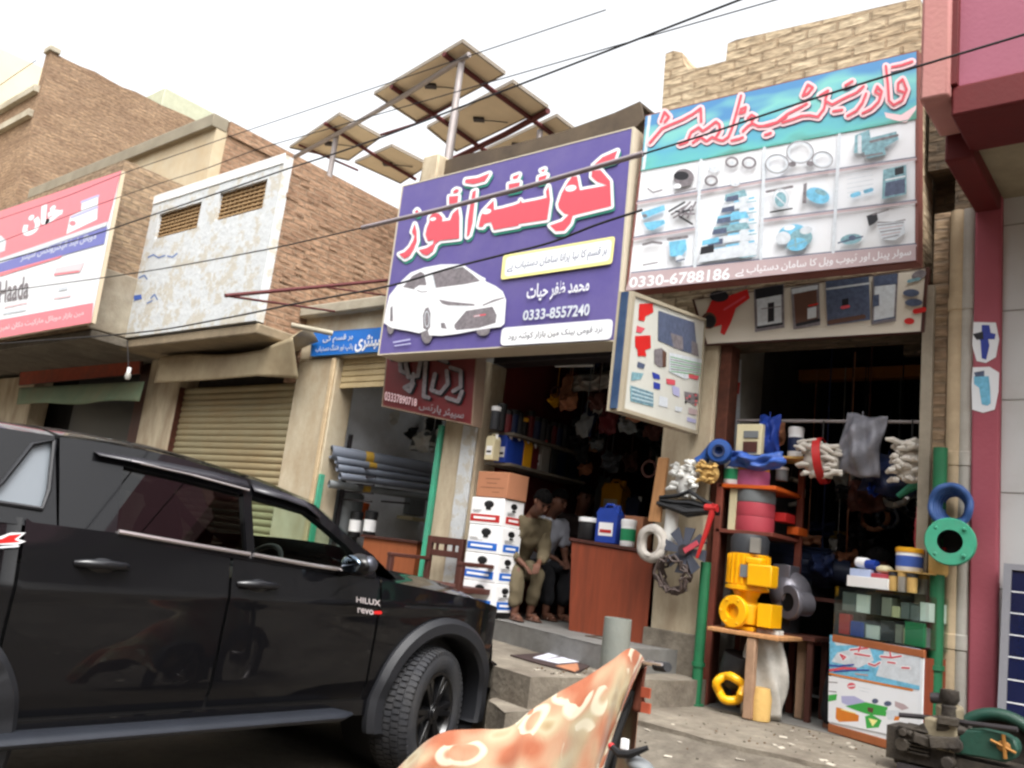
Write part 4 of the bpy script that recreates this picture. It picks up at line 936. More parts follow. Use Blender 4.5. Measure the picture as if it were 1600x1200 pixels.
# ---- two oval stickers on the pink column
for lab, q, art in (('white rounded sticker with a dark blue pump, upper of two on pink column', [(1521, 503), (1556, 504), (1561, 530), (1556, 558), (1540, 567), (1526, 564), (1519, 540)], [([(1534, 508), (1546, 508), (1548, 520), (1556, 522), (1554, 530), (1544, 530), (1546, 540), (1541, 562), (1534, 560), (1532, 532), (1522, 524), (1534, 520)], BL), ([(1520, 522), (1536, 518), (1537, 530), (1526, 531)], BK)]),
                   ('white rounded sticker with a pale blue pump, lower of two on pink column', [(1520, 574), (1546, 573), (1561, 582), (1560, 612), (1554, 640), (1536, 645), (1519, 640), (1518, 600)], [([(1522, 588), (1545, 588), (1547, 606), (1548, 630), (1543, 634), (1534, 632), (1530, 606), (1522, 600)], SB), ([(1522, 582), (1538, 579), (1538, 588), (1524, 589)], SL)])):
    fn = lambda x, y: P(x, y, Y=D-.066)
    t = MB().prism([fn(*p) for p in q], (0, .004, 0)).build('sticker', SM[WH])
    tag(t, lab, 'sticker', 'stickers on the pink column')
    A = Art(FRONT, fn, off=.002)
    for p_, m_ in art: A.poly(p_, m_)
    A.build('pump_print', SM, t)
# ---------------------------------------------------------------- the black pick-up
PAINT = mat('black_car_paint', (8, 8, 11), .45, var=.05, bump=0, spec=.1, coat=.6)
TRIM = mat('grey_black_plastic', (30, 31, 35), .55, var=.08, scale=9, bump=.1, bscale=120)
CHROME = mat('satin_chrome', (196, 188, 188), .28, metal=.85, var=.03, bump=0)
SEAT = mat('dark_seat_fabric', (30, 30, 33), .9, var=.1, bump=.1)
G_CLEAR = glassmat('greenish_car_glass', (.84, .95, .89), .02)
G_DARK = glassmat('dark_tinted_glass', (.018, .018, .022), .035)
XT = -4.78
HWZ = [(.40, .85), (.50, .89), (.60, .914), (.80, .926), (.97, .932), (1.03, .938), (1.08, .928), (1.2, .905), (1.34, .872)]
def hw(y, z):
    for (a, p), (b_, q) in zip(HWZ, HWZ[1:]):
        if z <= b_: w = p+(q-p)*max(0, (z-a))/(b_-a); break
    else: w = HWZ[-1][1]
    if y > 4.45: w -= .10*((y-4.45)/.45)**2
    if y < 1.56: w -= .012
    return w
def zhi(y):
    pts = [(-1, 1.31), (1.58, 1.31), (1.6, 1.295), (2.0, 1.285), (3.45, 1.195), (3.6, 1.17), (4.4, 1.10), (4.7, 1.05), (4.9, .97)]
    for (a, p), (b_, q) in zip(pts, pts[1:]):
        if y <= b_: return p+(q-p)*max(0, y-a)/(b_-a)
    return pts[-1][1]
ARCH = [(4.20, .42, .45), (1.17, .42, .45)]
def side_panel(y0, y1, zl, sgn, mb, m=0, cell=.028):
    nu = max(2, int((y1-y0)/cell)); nv = 34
    def f(u, v):
        y = y0+(y1-y0)*u; z = zl+(zhi(y)-zl)*v
        for ay, az, r in ARCH:
            d = math.hypot(y-ay, z-az)
            if r-.032 < d < r+.006 and d > 0: y = ay+(y-ay)*r/d; z = az+(z-az)*r/d
        return V((XT+sgn*hw(y, z), y, z))
    def keep(u, v):
        y = y0+(y1-y0)*u; z = zl+(zhi(y)-zl)*v
        return all(math.hypot(y-ay, z-az) > r-.012 for ay, az, r in ARCH)
    return mb.grid(f, nu, nv, m, True, keep)
truck = thing('pickup_truck', 'black double cab pick-up truck parked nose towards the shops', 'pickup truck', (XT, 2.3, 0))
b = MB()
for sg in (1, -1):
    side_panel(3.615, 4.73, .46, sg, b); side_panel(-.8, 1.565, .52, sg, b)
    b.bx(*(sorted((XT+sg*.80, XT+sg*.885))), 1.7, 3.75, .40, .485)
# bonnet and nose
def yfront(x): return 4.73+.26*max(0, 1-(abs(x)/.84)**2.6)**.75
def bonnet(u, v):
    x = (u*2-1)*.905; yb_ = 3.5; xx = x
    ye = yfront(x*.84/.905); y = yb_+(ye-yb_)*v
    w = hw(min(y, 4.73), 1.1); x = x*(w/.928)
    z = zhi(y if y < 4.73 else 4.73)+.075*(1-abs(u*2-1)**3.0)+.018*math.exp(-((abs(u*2-1)-.55)/.12)**2)
    z -= .10*max(0, (v-.8)/.2)**2
    return V((XT+x, y, z))
b.grid(bonnet, 40, 26)
def nose(u, v):
    x = (u*2-1)*.84; ye = yfront(x); ztop = zhi(4.73)+.075*(1-abs(u*2-1)**3.0)-.10
    z = ztop+(.40-ztop)*v
    bul = .05*math.sin(min(1, v*1.15)*PI)+(.05 if v > .52 else 0)
    t = abs(u*2-1)**3
    return V((XT+x*(1+bul*t*.9), ye+bul*(1-t*.4)-.07*max(0, (v-.8)/.2), z))
b.grid(nose, 40, 30)
# roof, tailgate end of the load bed, cowl
O_, N_ = V((XT+.885, 0, 1.27)), V((1, 0, .41))
gp = lambda x, y, d=0: PP(x, y, O_, N_)+N_.normalized()*d
mir = lambda p: V((2*XT-p.x, p.y, p.z))
rail = [gp(*q) for q in [(92, 679), (150, 686), (200, 695), (260, 706), (320, 722), (404, 748), (457, 770), (492, 785)]]
def roof(u, v):
    k = u*(len(rail)-1); i = min(int(k), len(rail)-2); p = rail[i].lerp(rail[i+1], k-i); q = mir(p); w = v*2-1
    r = p.lerp(q, v); r.z += .055*(1-abs(w)**2.4); return r
b.grid(roof, 28, 20)
wsb0 = gp(583, 868); wsb = lambda v: V((wsb0.x+(mir(wsb0).x-wsb0.x)*v, wsb0.y+.16*math.sin(v*PI), wsb0.z+.03*math.sin(v*PI)))
def cowl(u, v):
    p = wsb(v); return V((p.x, p.y*(1-u)+3.78*u, p.z*(1-u)+(zhi(3.62)+.06*math.sin(v*PI))*u))
b.grid(cowl, 3, 12)
b.bx(XT-.86, XT+.86, -.82, 1.57, .55, 1.28)
b.build('body', PAINT, truck)
b = MB(); b.bx(XT-.88, XT+.88, 1.55, 3.65, .42, .55); b.bx(XT-.74, XT+.74, 3.6, 4.7, .45, .95); b.bx(XT-.868, XT+.868, 1.58, 3.7, .55, 1.12)
b.build('floor_pan', M['black'], truck)
# doors with gaps between them
doors = []
for sg in (1, -1):
    for nm, y0, y1, hp in (('rear_door', 1.58, 2.575, P(160, 883, X=-3.86)), ('front_door', 2.592, 3.598, P(402, 914, X=-3.86))):
        b = MB(); side_panel(y0, y1, .50, sg, b)
        d_ = b.build(nm, PAINT, truck)
        hx = XT+sg*(hw(hp.y, hp.z)+.028)
        h = MB()
        pts = [V((hx-sg*.03, hp.y-.12, hp.z)), V((hx, hp.y-.085, hp.z+.004)), V((hx+sg*.008, hp.y, hp.z+.006)), V((hx, hp.y+.085, hp.z+.002)), V((hx-sg*.03, hp.y+.12, hp.z))]
        h.tube(pts, [.014, .02, .021, .02, .014], 10); h.ball((XT+sg*hw(hp.y, hp.z), hp.y, hp.z-.005), (.012, .07, .035), 0, 14, 8)
        h.build('handle', mat('handle_black_gloss', (20, 21, 25), .3, var=.02, bump=0, coat=.3), d_)
# upper sides: pillars and window openings
OUT = [(94, 683), (150, 690), (200, 699), (260, 710), (320, 727), (404, 752), (457, 774), (492, 789), (522, 817), (554, 846), (584, 868), (588, 903), (480, 889), (386, 875), (180, 840), (92, 828)]
WR = [(193, 727), (290, 749), (380, 772), (386, 864), (290, 849), (182, 830)]
WF = [(393, 776), (441, 789), (478, 800), (500, 817), (540, 851), (557, 870), (557, 892), (480, 881), (398, 866)]
CO = [(-260, 640), (0, 668), (86, 681), (89, 828), (-260, 780)]
CW = [(-24, 788), (2, 757), (50, 695), (89.5, 687.5), (79, 766), (66, 797)]
CW = [(-24, 782), (2, 755), (50, 695), (84, 689), (76, 766), (65, 796)]
inn = -N_.normalized()*.045
for f in (lambda p: p, mir):
    b = MB(); k = inn if f(V((0, 0, 0))).x == 0 else V((-inn.x, inn.y, inn.z))
    b.prism([f(gp(*q)) for q in OUT], k, holes=[[f(gp(*q)) for q in WR], [f(gp(*q)) for q in WF]])
    cab = b.build('cab_frame', PAINT, truck, bevel=.008)
for f in (lambda p: p, mir):
    b = MB(); b.flat([f(gp(*q, -.02)) for q in WR]); b.build('rear_window', G_DARK, truck)
    b = MB(); b.flat([f(gp(*q, -.02)) for q in WF]); b.build('front_window', G_CLEAR, truck)
b = MB()
b.prism([gp(*q) for q in CO], inn, holes=[[gp(*q) for q in CW]])
b.prism([mir(gp(*q)) for q in CO], V((-inn.x, inn.y, inn.z)))
cr = [gp(*q) for q in CO[:3]]
def croof(u, v):
    p = cr[0].lerp(cr[1], u*2) if u < .5 else cr[1].lerp(cr[2], u*2-1); r = p.lerp(mir(p), v); r.z += .06*(1-abs(v*2-1)**2.6); return r
b.grid(croof, 12, 16)
can = b.build('canopy', PAINT, truck, bevel=.01)
b = MB(); b.flat([gp(*q, -.018) for q in CW]); b.build('canopy_window', mat('sky_toned_pane', (112, 118, 124), .3, var=.05, scale=1, bump=0), can)  # opaque pane, its pale grey stands for reflected sky
b = MB(); ring = [gp(*q, .004) for q in CW]; b.tube(ring, .011, 6, closed=True); b.build('window_seal', TRIM, can)
# windscreen, rear glass
tp = lambda v: roof(1, v)
b = MB(); b.grid(lambda u, v: tp(v*.94+.03).lerp(wsb(v*.94+.03), u)+V((0, .015, .0)), 8, 12); b.build('windscreen', G_CLEAR, truck)
b = MB(); p0 = gp(94, 690); p1 = gp(92, 815); b.add([p0, mir(p0), mir(p1), p1], [(0, 1, 2, 3)]); b.build('back_window', G_DARK, truck)
# weather shields, belt strip, drip line
for q0, q1, nm in (([(146, 706), (250, 722), (330, 738), (384, 752)], [(150, 716), (250, 735), (330, 752), (385, 767)], 'weather_shield'), ([(392, 757), (440, 770), (476, 783), (500, 804)], [(392, 771), (440, 784), (474, 796), (494, 813)], 'weather_shield')):
    b = MB(); n_ = len(q0)
    vs = [gp(*q, .006) for q in q0]+[gp(*q, .034) for q in q1]
    b.add(vs, [(i, i+1, n_+i+1, n_+i) for i in range(n_-1)]); b.build(nm, mat('smoked_visor', (44, 43, 48), .25, var=.03, bump=0), truck, solid=.006)
b = MB(); b.tube([gp(*q, .03) for q in [(200, 724), (290, 744), (384, 769)]], .006, 6); b.build('visor_edge', CHROME, truck)
for q in ([(183, 832), (290, 851), (386, 867), (388, 867)], [(394, 868), (480, 883.5), (557, 895)]):
    b = MB(); b.tube([gp(*c, .012) for c in q], .011, 8); b.build('belt_strip', CHROME, truck)
# flares, wheels
for sg in (1, -1):
    for ay, az, r in ARCH:
        b = MB(); n_ = 110
        def fl(u, v):
            a_ = math.radians(-26+232*u); rr = [.432, .432, .455, .515, .545, .545][int(round(v*5))]; off = [-.09, .025, .05, .052, .02, -.02][int(round(v*5))]
            k = 1.0+.10*max(0, math.sin(a_))**8
            y = ay+rr*math.cos(a_)*1.0; z = az+rr*math.sin(a_)*(1.0)
            return V((XT+sg*(hw(y, min(max(z, .5), zhi(y)))+off), y, max(z, .30)))
        b.grid(fl, n_, 5, 0, False); b.build('wheel_arch_flare', TRIM, truck)
        b = MB(); b.lathe([(.435, 0), (.435, .36)], (XT+sg*.9, ay, az), (-sg, 0, 0), 40); b.lathe([(0, .36), (.435, .36)], (XT+sg*.9, ay, az), (-sg, 0, 0), 40)
        b.build('wheel_well', M['black'], truck)
RIM = mat('gloss_black_alloy', (18, 18, 20), .3, var=.05, bump=0, coat=.5)
def wheel(c, ax, nm='wheel'):
    ax = V(ax).normalized(); R_ = .392; w = .135
    e = bpy.data.objects.new(nm, None); COL.objects.link(e); e.parent = truck; e.location = V(c)-wl(truck); e.empty_display_size = .1; WL[e.name] = V(c)
    b = MB(); c = V(c)
    b.lathe([(.245, -w+.02), (.27, -w), (.34, -w+.004), (.372, -w+.022), (R_-.012, -w+.05), (R_-.010, 0), (R_-.012, w-.05), (.372, w-.022), (.34, w-.004), (.27, w), (.245, w-.02)], c, ax, 64)
    a_ = ax.cross(V((0, 0, 1))).normalized(); u_ = ax.cross(a_)
    for i in range(64):
        th = 2*PI*i/64
        for k, (h0, h1, s_) in enumerate(((-.128, -.082, 0), (-.074, -.03, .5), (-.022, .022, 0), (.03, .074, .5), (.082, .128, 0))):
            t0 = th+s_*2*PI/64; t1 = t0+2*PI/64*.72
            rr = R_ if abs(h0+h1) < .17 else R_-.006
            vs = []
            for r_ in (R_-.03, rr):
                for h in (h0, h1):
                    for t_ in (t0, t1): vs.append(c+ax*h+(a_*math.cos(t_)+u_*math.sin(t_))*(r_ if abs(h) < .1 else r_-.014))
            b.add(vs, [(0, 1, 3, 2), (4, 6, 7, 5), (0, 4, 5, 1), (2, 3, 7, 6), (0, 2, 6, 4), (1, 5, 7, 3)])
    b.build('tyre', M['rubber'], e)
    b = MB(); b.lathe([(.25, w-.03), (.245, w-.012), (.228, w-.012), (.215, w-.05), (.2, w-.10), (0, w-.10)], c, ax, 48)
    for i in range(6):
        for dt in (-.13, .13):
            t_ = 2*PI*i/6+dt; d = a_*math.cos(t_)+u_*math.sin(t_); p_ = ax.cross(d)
            b.add([c+ax*h+d*r_+p_*s_ for r_, hh in ((.05, w-.028), (.232, w-.02)) for h in (hh, hh-.05) for s_ in (-.016, .016)], [(0, 1, 5, 4), (2, 6, 7, 3), (0, 4, 6, 2), (1, 3, 7, 5), (0, 2, 3, 1), (4, 5, 7, 6)])
    b.cyl(c+ax*(w-.09), c+ax*(w-.018), .062, 20); b.cyl(c+ax*(w-.02), c+ax*(w-.008), .04, 20)
    for i in range(6): t_ = 2*PI*i/6; d = a_*math.cos(t_)+u_*math.sin(t_); b.cyl(c+ax*(w-.06)+d*.085, c+ax*(w-.03)+d*.085, .011, 8)
    b.build('rim', RIM, e, bevel=.003)
    b = MB(); b.cyl(c+ax*(w-.13), c+ax*(w-.115), .15, 32); b.build('brake_disc', M['dark_steel'], e)
st = math.radians(17)
for y_, sa in ((4.15, st), (1.17, 0)):
    wheel((-3.945, y_, .39), (math.cos(sa), math.sin(sa), 0)); wheel((2*XT+3.945, y_, .39), (-math.cos(sa), -math.sin(sa), 0))
# step bar
b = MB()
def stp(u, v):
    y = 1.32+(3.50-1.32)*u; a_ = 2*PI*v; k = min(1, u*14+.3, (1-u)*14+.3)
    return V((-3.845+.085*math.cos(a_)*k, y, .425+.032*math.sin(a_)*k))
b.grid(stp, 40, 14); b.build('side_step', mat('grey_step_bar', (42, 45, 52), .4, var=.1, scale=5, bump=.1, metal=.3), truck)
for y_ in (1.75, 3.1):
    b = MB(); b.bx(-4.1, -3.86, y_-.03, y_+.03, .40, .43); b.build('step_bracket', M['black'], truck)
# mirror by the driver's door, small round mirror on the wing
pm = P(556, 882, X=-3.70)
b = MB(); b.ball(pm+V((0, .03, 0)), (.095, .07, .062), 0, 20, 12); b.tube([pm+V((-.06, .03, -.03)), pm+V((-.17, .04, -.06))], [.03, .022], 8)
mi = b.build('door_mirror', PAINT, truck)
b = MB(); b.ball(pm+V((-.012, -.028, 0)), (.078, .02, .048), 0, 20, 10); b.build('mirror_glass', mat('mirror_silver', (110, 124, 138), .06, metal=1, var=.02, bump=0), mi)
b = MB(); b.ball(pm+V((.055, .045, .005)), (.046, .05, .05), 0, 16, 10); b.build('mirror_cap', mat('chrome_cap', (70, 72, 80), .3, metal=.6, var=.02, bump=0), mi)
# headlight wrapping round the nose corner, side marker
b = MB()
def hl(u, v):
    p = nose(.985-.16*u, .0+.2*(.25+.75*u)*v+.02); p.x += .012*(1-u*.3); p.y += .012; return p
b.grid(hl, 14, 6); b.build('headlight', mat('headlight_lens', (120, 108, 106), .12, metal=.3, var=.2, scale=20, bump=0, coat=.8), truck)
# inside
b = MB()
for sx in (.36, -.36):
    for y_ in (2.72,):
        b.ball((XT+sx, y_, .98), (.24, .26, .10), 0, 14, 8); b.ball((XT+sx, y_-.26, 1.2), (.23, .09, .30), 0, 14, 8); b.ball((XT+sx, y_-.29, 1.49), (.13, .05, .09), 0, 12, 8)
b.build('seat', SEAT, truck)
b = MB(); b.bx(XT-.78, XT+.78, 3.28, 3.6, .85, 1.17); b.build('dashboard', SEAT, truck, bevel=.04)
cs = V((XT+.36, 3.12, 1.13)); b = MB(); ax = V((0, -.85, .5)).normalized(); a_ = V((1, 0, 0)); u_ = ax.cross(a_)
b.tube([cs+(a_*math.cos(2*PI*i/28)+u_*math.sin(2*PI*i/28))*.18 for i in range(28)], .016, 8, closed=True)
b.tube([cs-a_*.17, cs+a_*.17], .014, 6); b.tube([cs, cs-u_*.17], .014, 6); b.ball(cs, .05); b.tube([cs, cs-ax*.25], .025, 8); b.build('steering_wheel', M['black'], truck)
pmr = V((XT, 3.05, 1.55)); b = MB(); b.ball(pmr, (.12, .03, .04), 0, 14, 8); b.tube([pmr, pmr+V((0, .12, .06))], .01, 6); b.build('rear_view_mirror', M['black'], truck)
# badge and side graphic
fn = lambda x, y: P(x, y, X=XT+.934)
A = Art((1, 0, 0), fn, off=.004)
BS = [mat('badge_silver', (206, 196, 196), .4, metal=.3, var=.02, bump=0), SM[RD], SM[WH]]
A.text('HILUX', [(556, 932), (594, 938), (594, 947), (556, 941)], 0, .02); A.text('revo', [(558, 949), (583, 953), (583, 961), (558, 957)], 0, .02); A.line([(585, 957), (594, 957)], 5, 1)
A.build('model_badge', BS, truck); A = Art((1, 0, 0), fn, off=.004)
A.poly([(-60, 838), (0, 838), (16, 832), (40, 832), (28, 842), (40, 846), (26, 851), (0, 851), (-60, 862)], 2); A.poly([(-60, 844), (2, 842), (14, 836), (34, 834), (22, 843), (32, 847), (4, 849), (-60, 856)], 1)
A.line([(0, 855), (28, 853)], 3, 2)
A.build('side_decal', BS, truck)
# ---------------------------------------------------------------- roof sheet, solar arrays, bracket, cables, lamps
b = MB()
rs = [P(x, y, Y=D+.1) for x, y in [(655, 284), (660, 262), (720, 243), (800, 226), (880, 205), (960, 176), (1000, 158), (1006, 186), (992, 200), (800, 245), (700, 272)]]
b.prism(rs, (0, .03, 0))
b.prism([p+V((0, .035, -.0)) for p in rs[1:7]]+[p+V((0, .9, .05)) for p in reversed(rs[1:7])], (0, 0, -.03))
tag(b.build('roof_sheet', mat('brown_roof_sheet', (70, 58, 46), .7, var=.15, scale=4, bump=.1, dirt=.3, dirtcol=(104, 90, 70))), 'bent brown metal roof sheet edge above the purple sign', 'roof sheet')
pb_ = P(672, 262, Y=D+.02)
b = MB(); b.bx(pb_.x-.10, pb_.x+.16, D-.02, D+.22, pb_.z-.5, pb_.z+.14); tag(b.build('block_pier', M['pillar'], bevel=.02), 'pale mortared block at the left end of the brown roof sheet', 'block')
PANB = mat('solar_panel_back', (212, 194, 166), .6, var=.05, scale=4, bump=.05)
ALU = mat('anodised_frame', (150, 140, 128), .5, metal=.5, var=.05, bump=0)
CELL = mat('solar_cell_blue', (18, 26, 58), .15, var=.2, scale=3, bump=0, coat=.5)
ZS = 7.6
def zpt(x, y, dz=0): return P(x, y, Z=ZS)+V((0, 0, dz))
def array(label, quads, rails, posts, tubes):
    c = zpt(*quads[0][0]); t = thing('solar_array', label, 'solar panels', (c.x, c.y, posts[0][1]), 'rooftop solar arrays')
    for q in quads:
        ps = [zpt(*p) for p in q]; e = MB()
        e.prism(ps, (0, 0, .012)); pn = e.build('solar_panel', PANB, t)
        cc = sum(ps, V())/4
        e = MB(); e.prism([p+V((0, 0, -.02)) for p in ps], (0, 0, .05), holes=[[p+(cc-p)*.03+V((0, 0, -.02)) for p in ps]]); e.build('panel_frame', ALU, pn)
        e = MB(); e.prism([p+(cc-p)*.04+V((0, 0, .014)) for p in ps], (0, 0, .004)); e.build('cells', CELL, pn)
        e = MB(); k = ps[0].lerp(ps[2], .45); e.box(k-V((0, 0, .02)), (.16, .1, .035), rz=.6); e.tube([k-V((0, 0, .03)), k+V((.2, .1, -.04)), k+V((.35, .25, -.03))], .008, 6); e.build('junction_box', M['dark_steel'], pn)
    for r_, rad in rails:
        e = MB(); e.tube([zpt(x, y, -.05) for x, y in r_], rad, 8); e.build('rail', M['dkred_iron'], t)
    for (x, y), zb in posts:
        p = zpt(x, y, -.08); e = MB(); e.tube([p, V((p.x, p.y, zb))], .045, 10); e.build('post', M['galv'], t)
    for r_ in tubes:
        e = MB(); e.tube([zpt(x, y, -.11) for x, y in r_], .035, 8); e.build('cross_tube', M['galv'], t)
    return t
Q4 = lambda *p: list(p)
array('left pair of pale backed solar panels behind the rough brick flank', [Q4((452, 230), (530, 177.5), (596, 213.5), (545, 250)), Q4((554, 253), (612, 227), (671, 257), (626, 286))],
      [([(508, 188), (600, 247), (650, 276)], .03), ([(468, 222), (560, 262)], .02)], [((527, 204), 5.6)], [([(462, 236), (520, 204), (550, 186)])])
array('right group of three pale backed solar panels rising above the purple sign', [Q4((584, 146), (723, 63.5), (790, 114.5), (650, 189.5)), Q4((666.5, 198.5), (801.5, 126.5), (857, 167), (713, 236)), Q4((740, 242), (870, 180), (900, 203), (790, 262))],
      [([(612, 130), (690, 182), (760, 232)], .035), ([(694, 79), (775, 140), (850, 195), (866, 207)], .035), ([(596, 206), (650, 189), (715, 154)], .02), ([(705, 246), (790, 205), (857, 168)], .045)],
      [((723, 84), 5.0), ((714, 168), 5.0), ((845, 196), 5.0)], [([(546, 189), (640, 134), (735, 73)])])
# oxide red sign bracket
t0 = P(352, 462, Y=4.3); w1 = P(606, 438, Y=D-.2); w2 = P(526, 487, Y=D-.05); w3 = P(606, 462, Y=D-.2)
b = MB(); b.tube([t0, w1], .022, 6); b.tube([t0, w2], .014, 6); b.tube([t0.lerp(w1, .55), w3], .010, 6)
tag(b.build('sign_bracket', M['dkred_iron']), 'oxide red triangular iron bracket jutting out left of the purple sign', 'bracket')
b = MB(); q = [P(455, 508, Y=5.8), P(520, 521, Y=D-.2)]; b.tube(q, .03, 10); tag(b.build('spout_pipe', M['slab']), 'short pale spout pipe under the whitewashed box corner', 'pipe')
# overhead cables
def cable(label, pts, Y, r, name='overhead_cable', ext=4, ext0=5):
    a_ = pts[0]; z = pts[-1]
    w = [P(x, y, Y=Y) for x, y in pts]
    w = [w[0]+(w[0]-w[1]).normalized()*ext0]+w+[w[-1]+(w[-1]-w[-2]).normalized()*ext]
    out = []
    for i in range(len(w)-1):    # smooth the run
        p0, p1, p2, p3 = w[max(i-1, 0)], w[i], w[i+1], w[min(i+2, len(w)-1)]
        for k in range(6):
            t = k/6; out.append(.5*((2*p1)+(-p0+p2)*t+(2*p0-5*p1+4*p2-p3)*t*t+(-p0+3*p1-3*p2+p3)*t**3))
    out.append(w[-1])
    b = MB(); b.tube(out, r, 6)
    return tag(b.build(name, M['wire']), label, 'cable', 'overhead cables')
cable('dark cable crossing the vent grilles then rising past the solar panels', [(0, 409), (130, 372), (250, 332), (345, 300), (440, 267), (520, 241), (600, 213), (710, 171), (815, 131), (940, 83), (1155, 0)], 4.6, .008)
cable('thin wire crossing the faded red sign and ending in the grey conduit', [(0, 456), (215, 426), (400, 393), (480, 376), (566, 356)], 4.4, .006, ext=.02)
cable('black cable sagging across the white car on the purple sign', [(0, 537), (212, 520), (342, 499), (475, 472), (607, 447), (700, 420), (790, 397), (860, 379), (930, 352), (997, 330)], 4.8, .009, ext=.02)
cable('thin upper wire crossing the red top band of the faded sign', [(0, 342), (100, 308), (190, 272), (270, 244), (345, 218), (440, 186)], 4.6, .0045)
cable('thin lower wire from the faded sign past the whitewashed parapet', [(0, 378), (120, 332), (230, 293), (320, 264), (400, 234), (500, 205), (600, 176), (725, 140)], 4.7, .0045)
cable('wire across the green sign title reaching the pink pilaster', [(1004, 241), (1100, 211), (1250, 161), (1430, 105), (1600, 54)], 4.4, .0065, ext0=.02)
cable('short thin wire in front of the cream building at top left', [(0, 133), (26, 115), (54, 96)], 6.8, .010, ext=.02)
c0, c1 = P(566, 356, Y=4.4), P(1005, 240, Y=4.4)
b = MB(); b.tube([c0, c0.lerp(c1, .33)+V((0, 0, -.02)), c0.lerp(c1, .66)+V((0, 0, -.02)), c1], .019, 10)
tag(b.build('conduit', mat('grey_conduit', (150, 140, 144), .4, metal=.3, var=.06, bump=0)), 'long grey conduit tube strung in front of the purple sign title', 'conduit')
# lamps hanging at lower left
for (x, y0, y1), lab in (((201, 532, 582), 'white bulb hanging in front of the orange red board'), ((42, 537, 545), 'pale bulb hanging under the red sign at far left')):
    Yl = 5.7; p0 = P(x-2, y0, Y=Yl); p1 = P(x, y1, Y=Yl)
    t = thing('hanging_bulb', lab, 'lamp', tuple(p1))
    b = MB(); b.tube([p0, p1], .008, 6); b.build('flex', M['wire'], t)
    b = MB(); b.cyl(p1+V((0, 0, .07)), p1, .028, 12); b.build('bulb_holder', M['white'], t)
    b = MB(); b.lathe([(0, -.11), (.03, -.10), (.045, -.06), (.035, -.015), (.026, .0), (0, .0)], p1, (0, 0, 1), 16); b.build('bulb', mat('dull_bulb_glass', (150, 148, 142), .4), t)
# ---------------------------------------------------------------- people
from mathutils import noise as mnoise
def crumple(vs, fs, amp):
    nn = [V() for _ in vs]
    for f in fs:
        q = (vs[f[1]]-vs[f[0]]).cross(vs[f[2]]-vs[f[0]])
        for i in f: nn[i] += q
    return [v+n.normalized()*amp*(mnoise.noise(V((v.x*9, v.y*9, v.z*5)))+.7*mnoise.noise(V((v.x*17, v.y*17, v.z*11+5)))) if n.length else v for v, n in zip(vs, nn)]
def skinned(vs, es, rs, sub=2):
    me = bpy.data.meshes.new('skeleton'); me.from_pydata([tuple(v) for v in vs], es, [])
    o = bpy.data.objects.new('skeleton', me); COL.objects.link(o)
    o.modifiers.new('skin', 'SKIN')
    sv = me.skin_vertices[0].data
    for i, r in enumerate(rs):
        sv[i].radius = (r, r) if not isinstance(r, tuple) else r
    sv[0].use_root = True
    q = o.modifiers.new('s', 'SUBSURF'); q.levels = sub; q.render_levels = sub
    bpy.context.view_layer.update()
    m2 = bpy.data.meshes.new_from_object(o.evaluated_get(bpy.context.evaluated_depsgraph_get()))
    out = ([v.co.copy() for v in m2.vertices], [tuple(p.vertices) for p in m2.polygons])
    bpy.data.objects.remove(o); bpy.data.meshes.remove(me); bpy.data.meshes.remove(m2)
    return out
SKIN = mat('brown_skin', (96, 62, 47), .6, var=.06, bump=.05)
HAIR = mat('black_hair', (11, 10, 10), .95, spec=.05, var=.1, bump=.3, bscale=200)
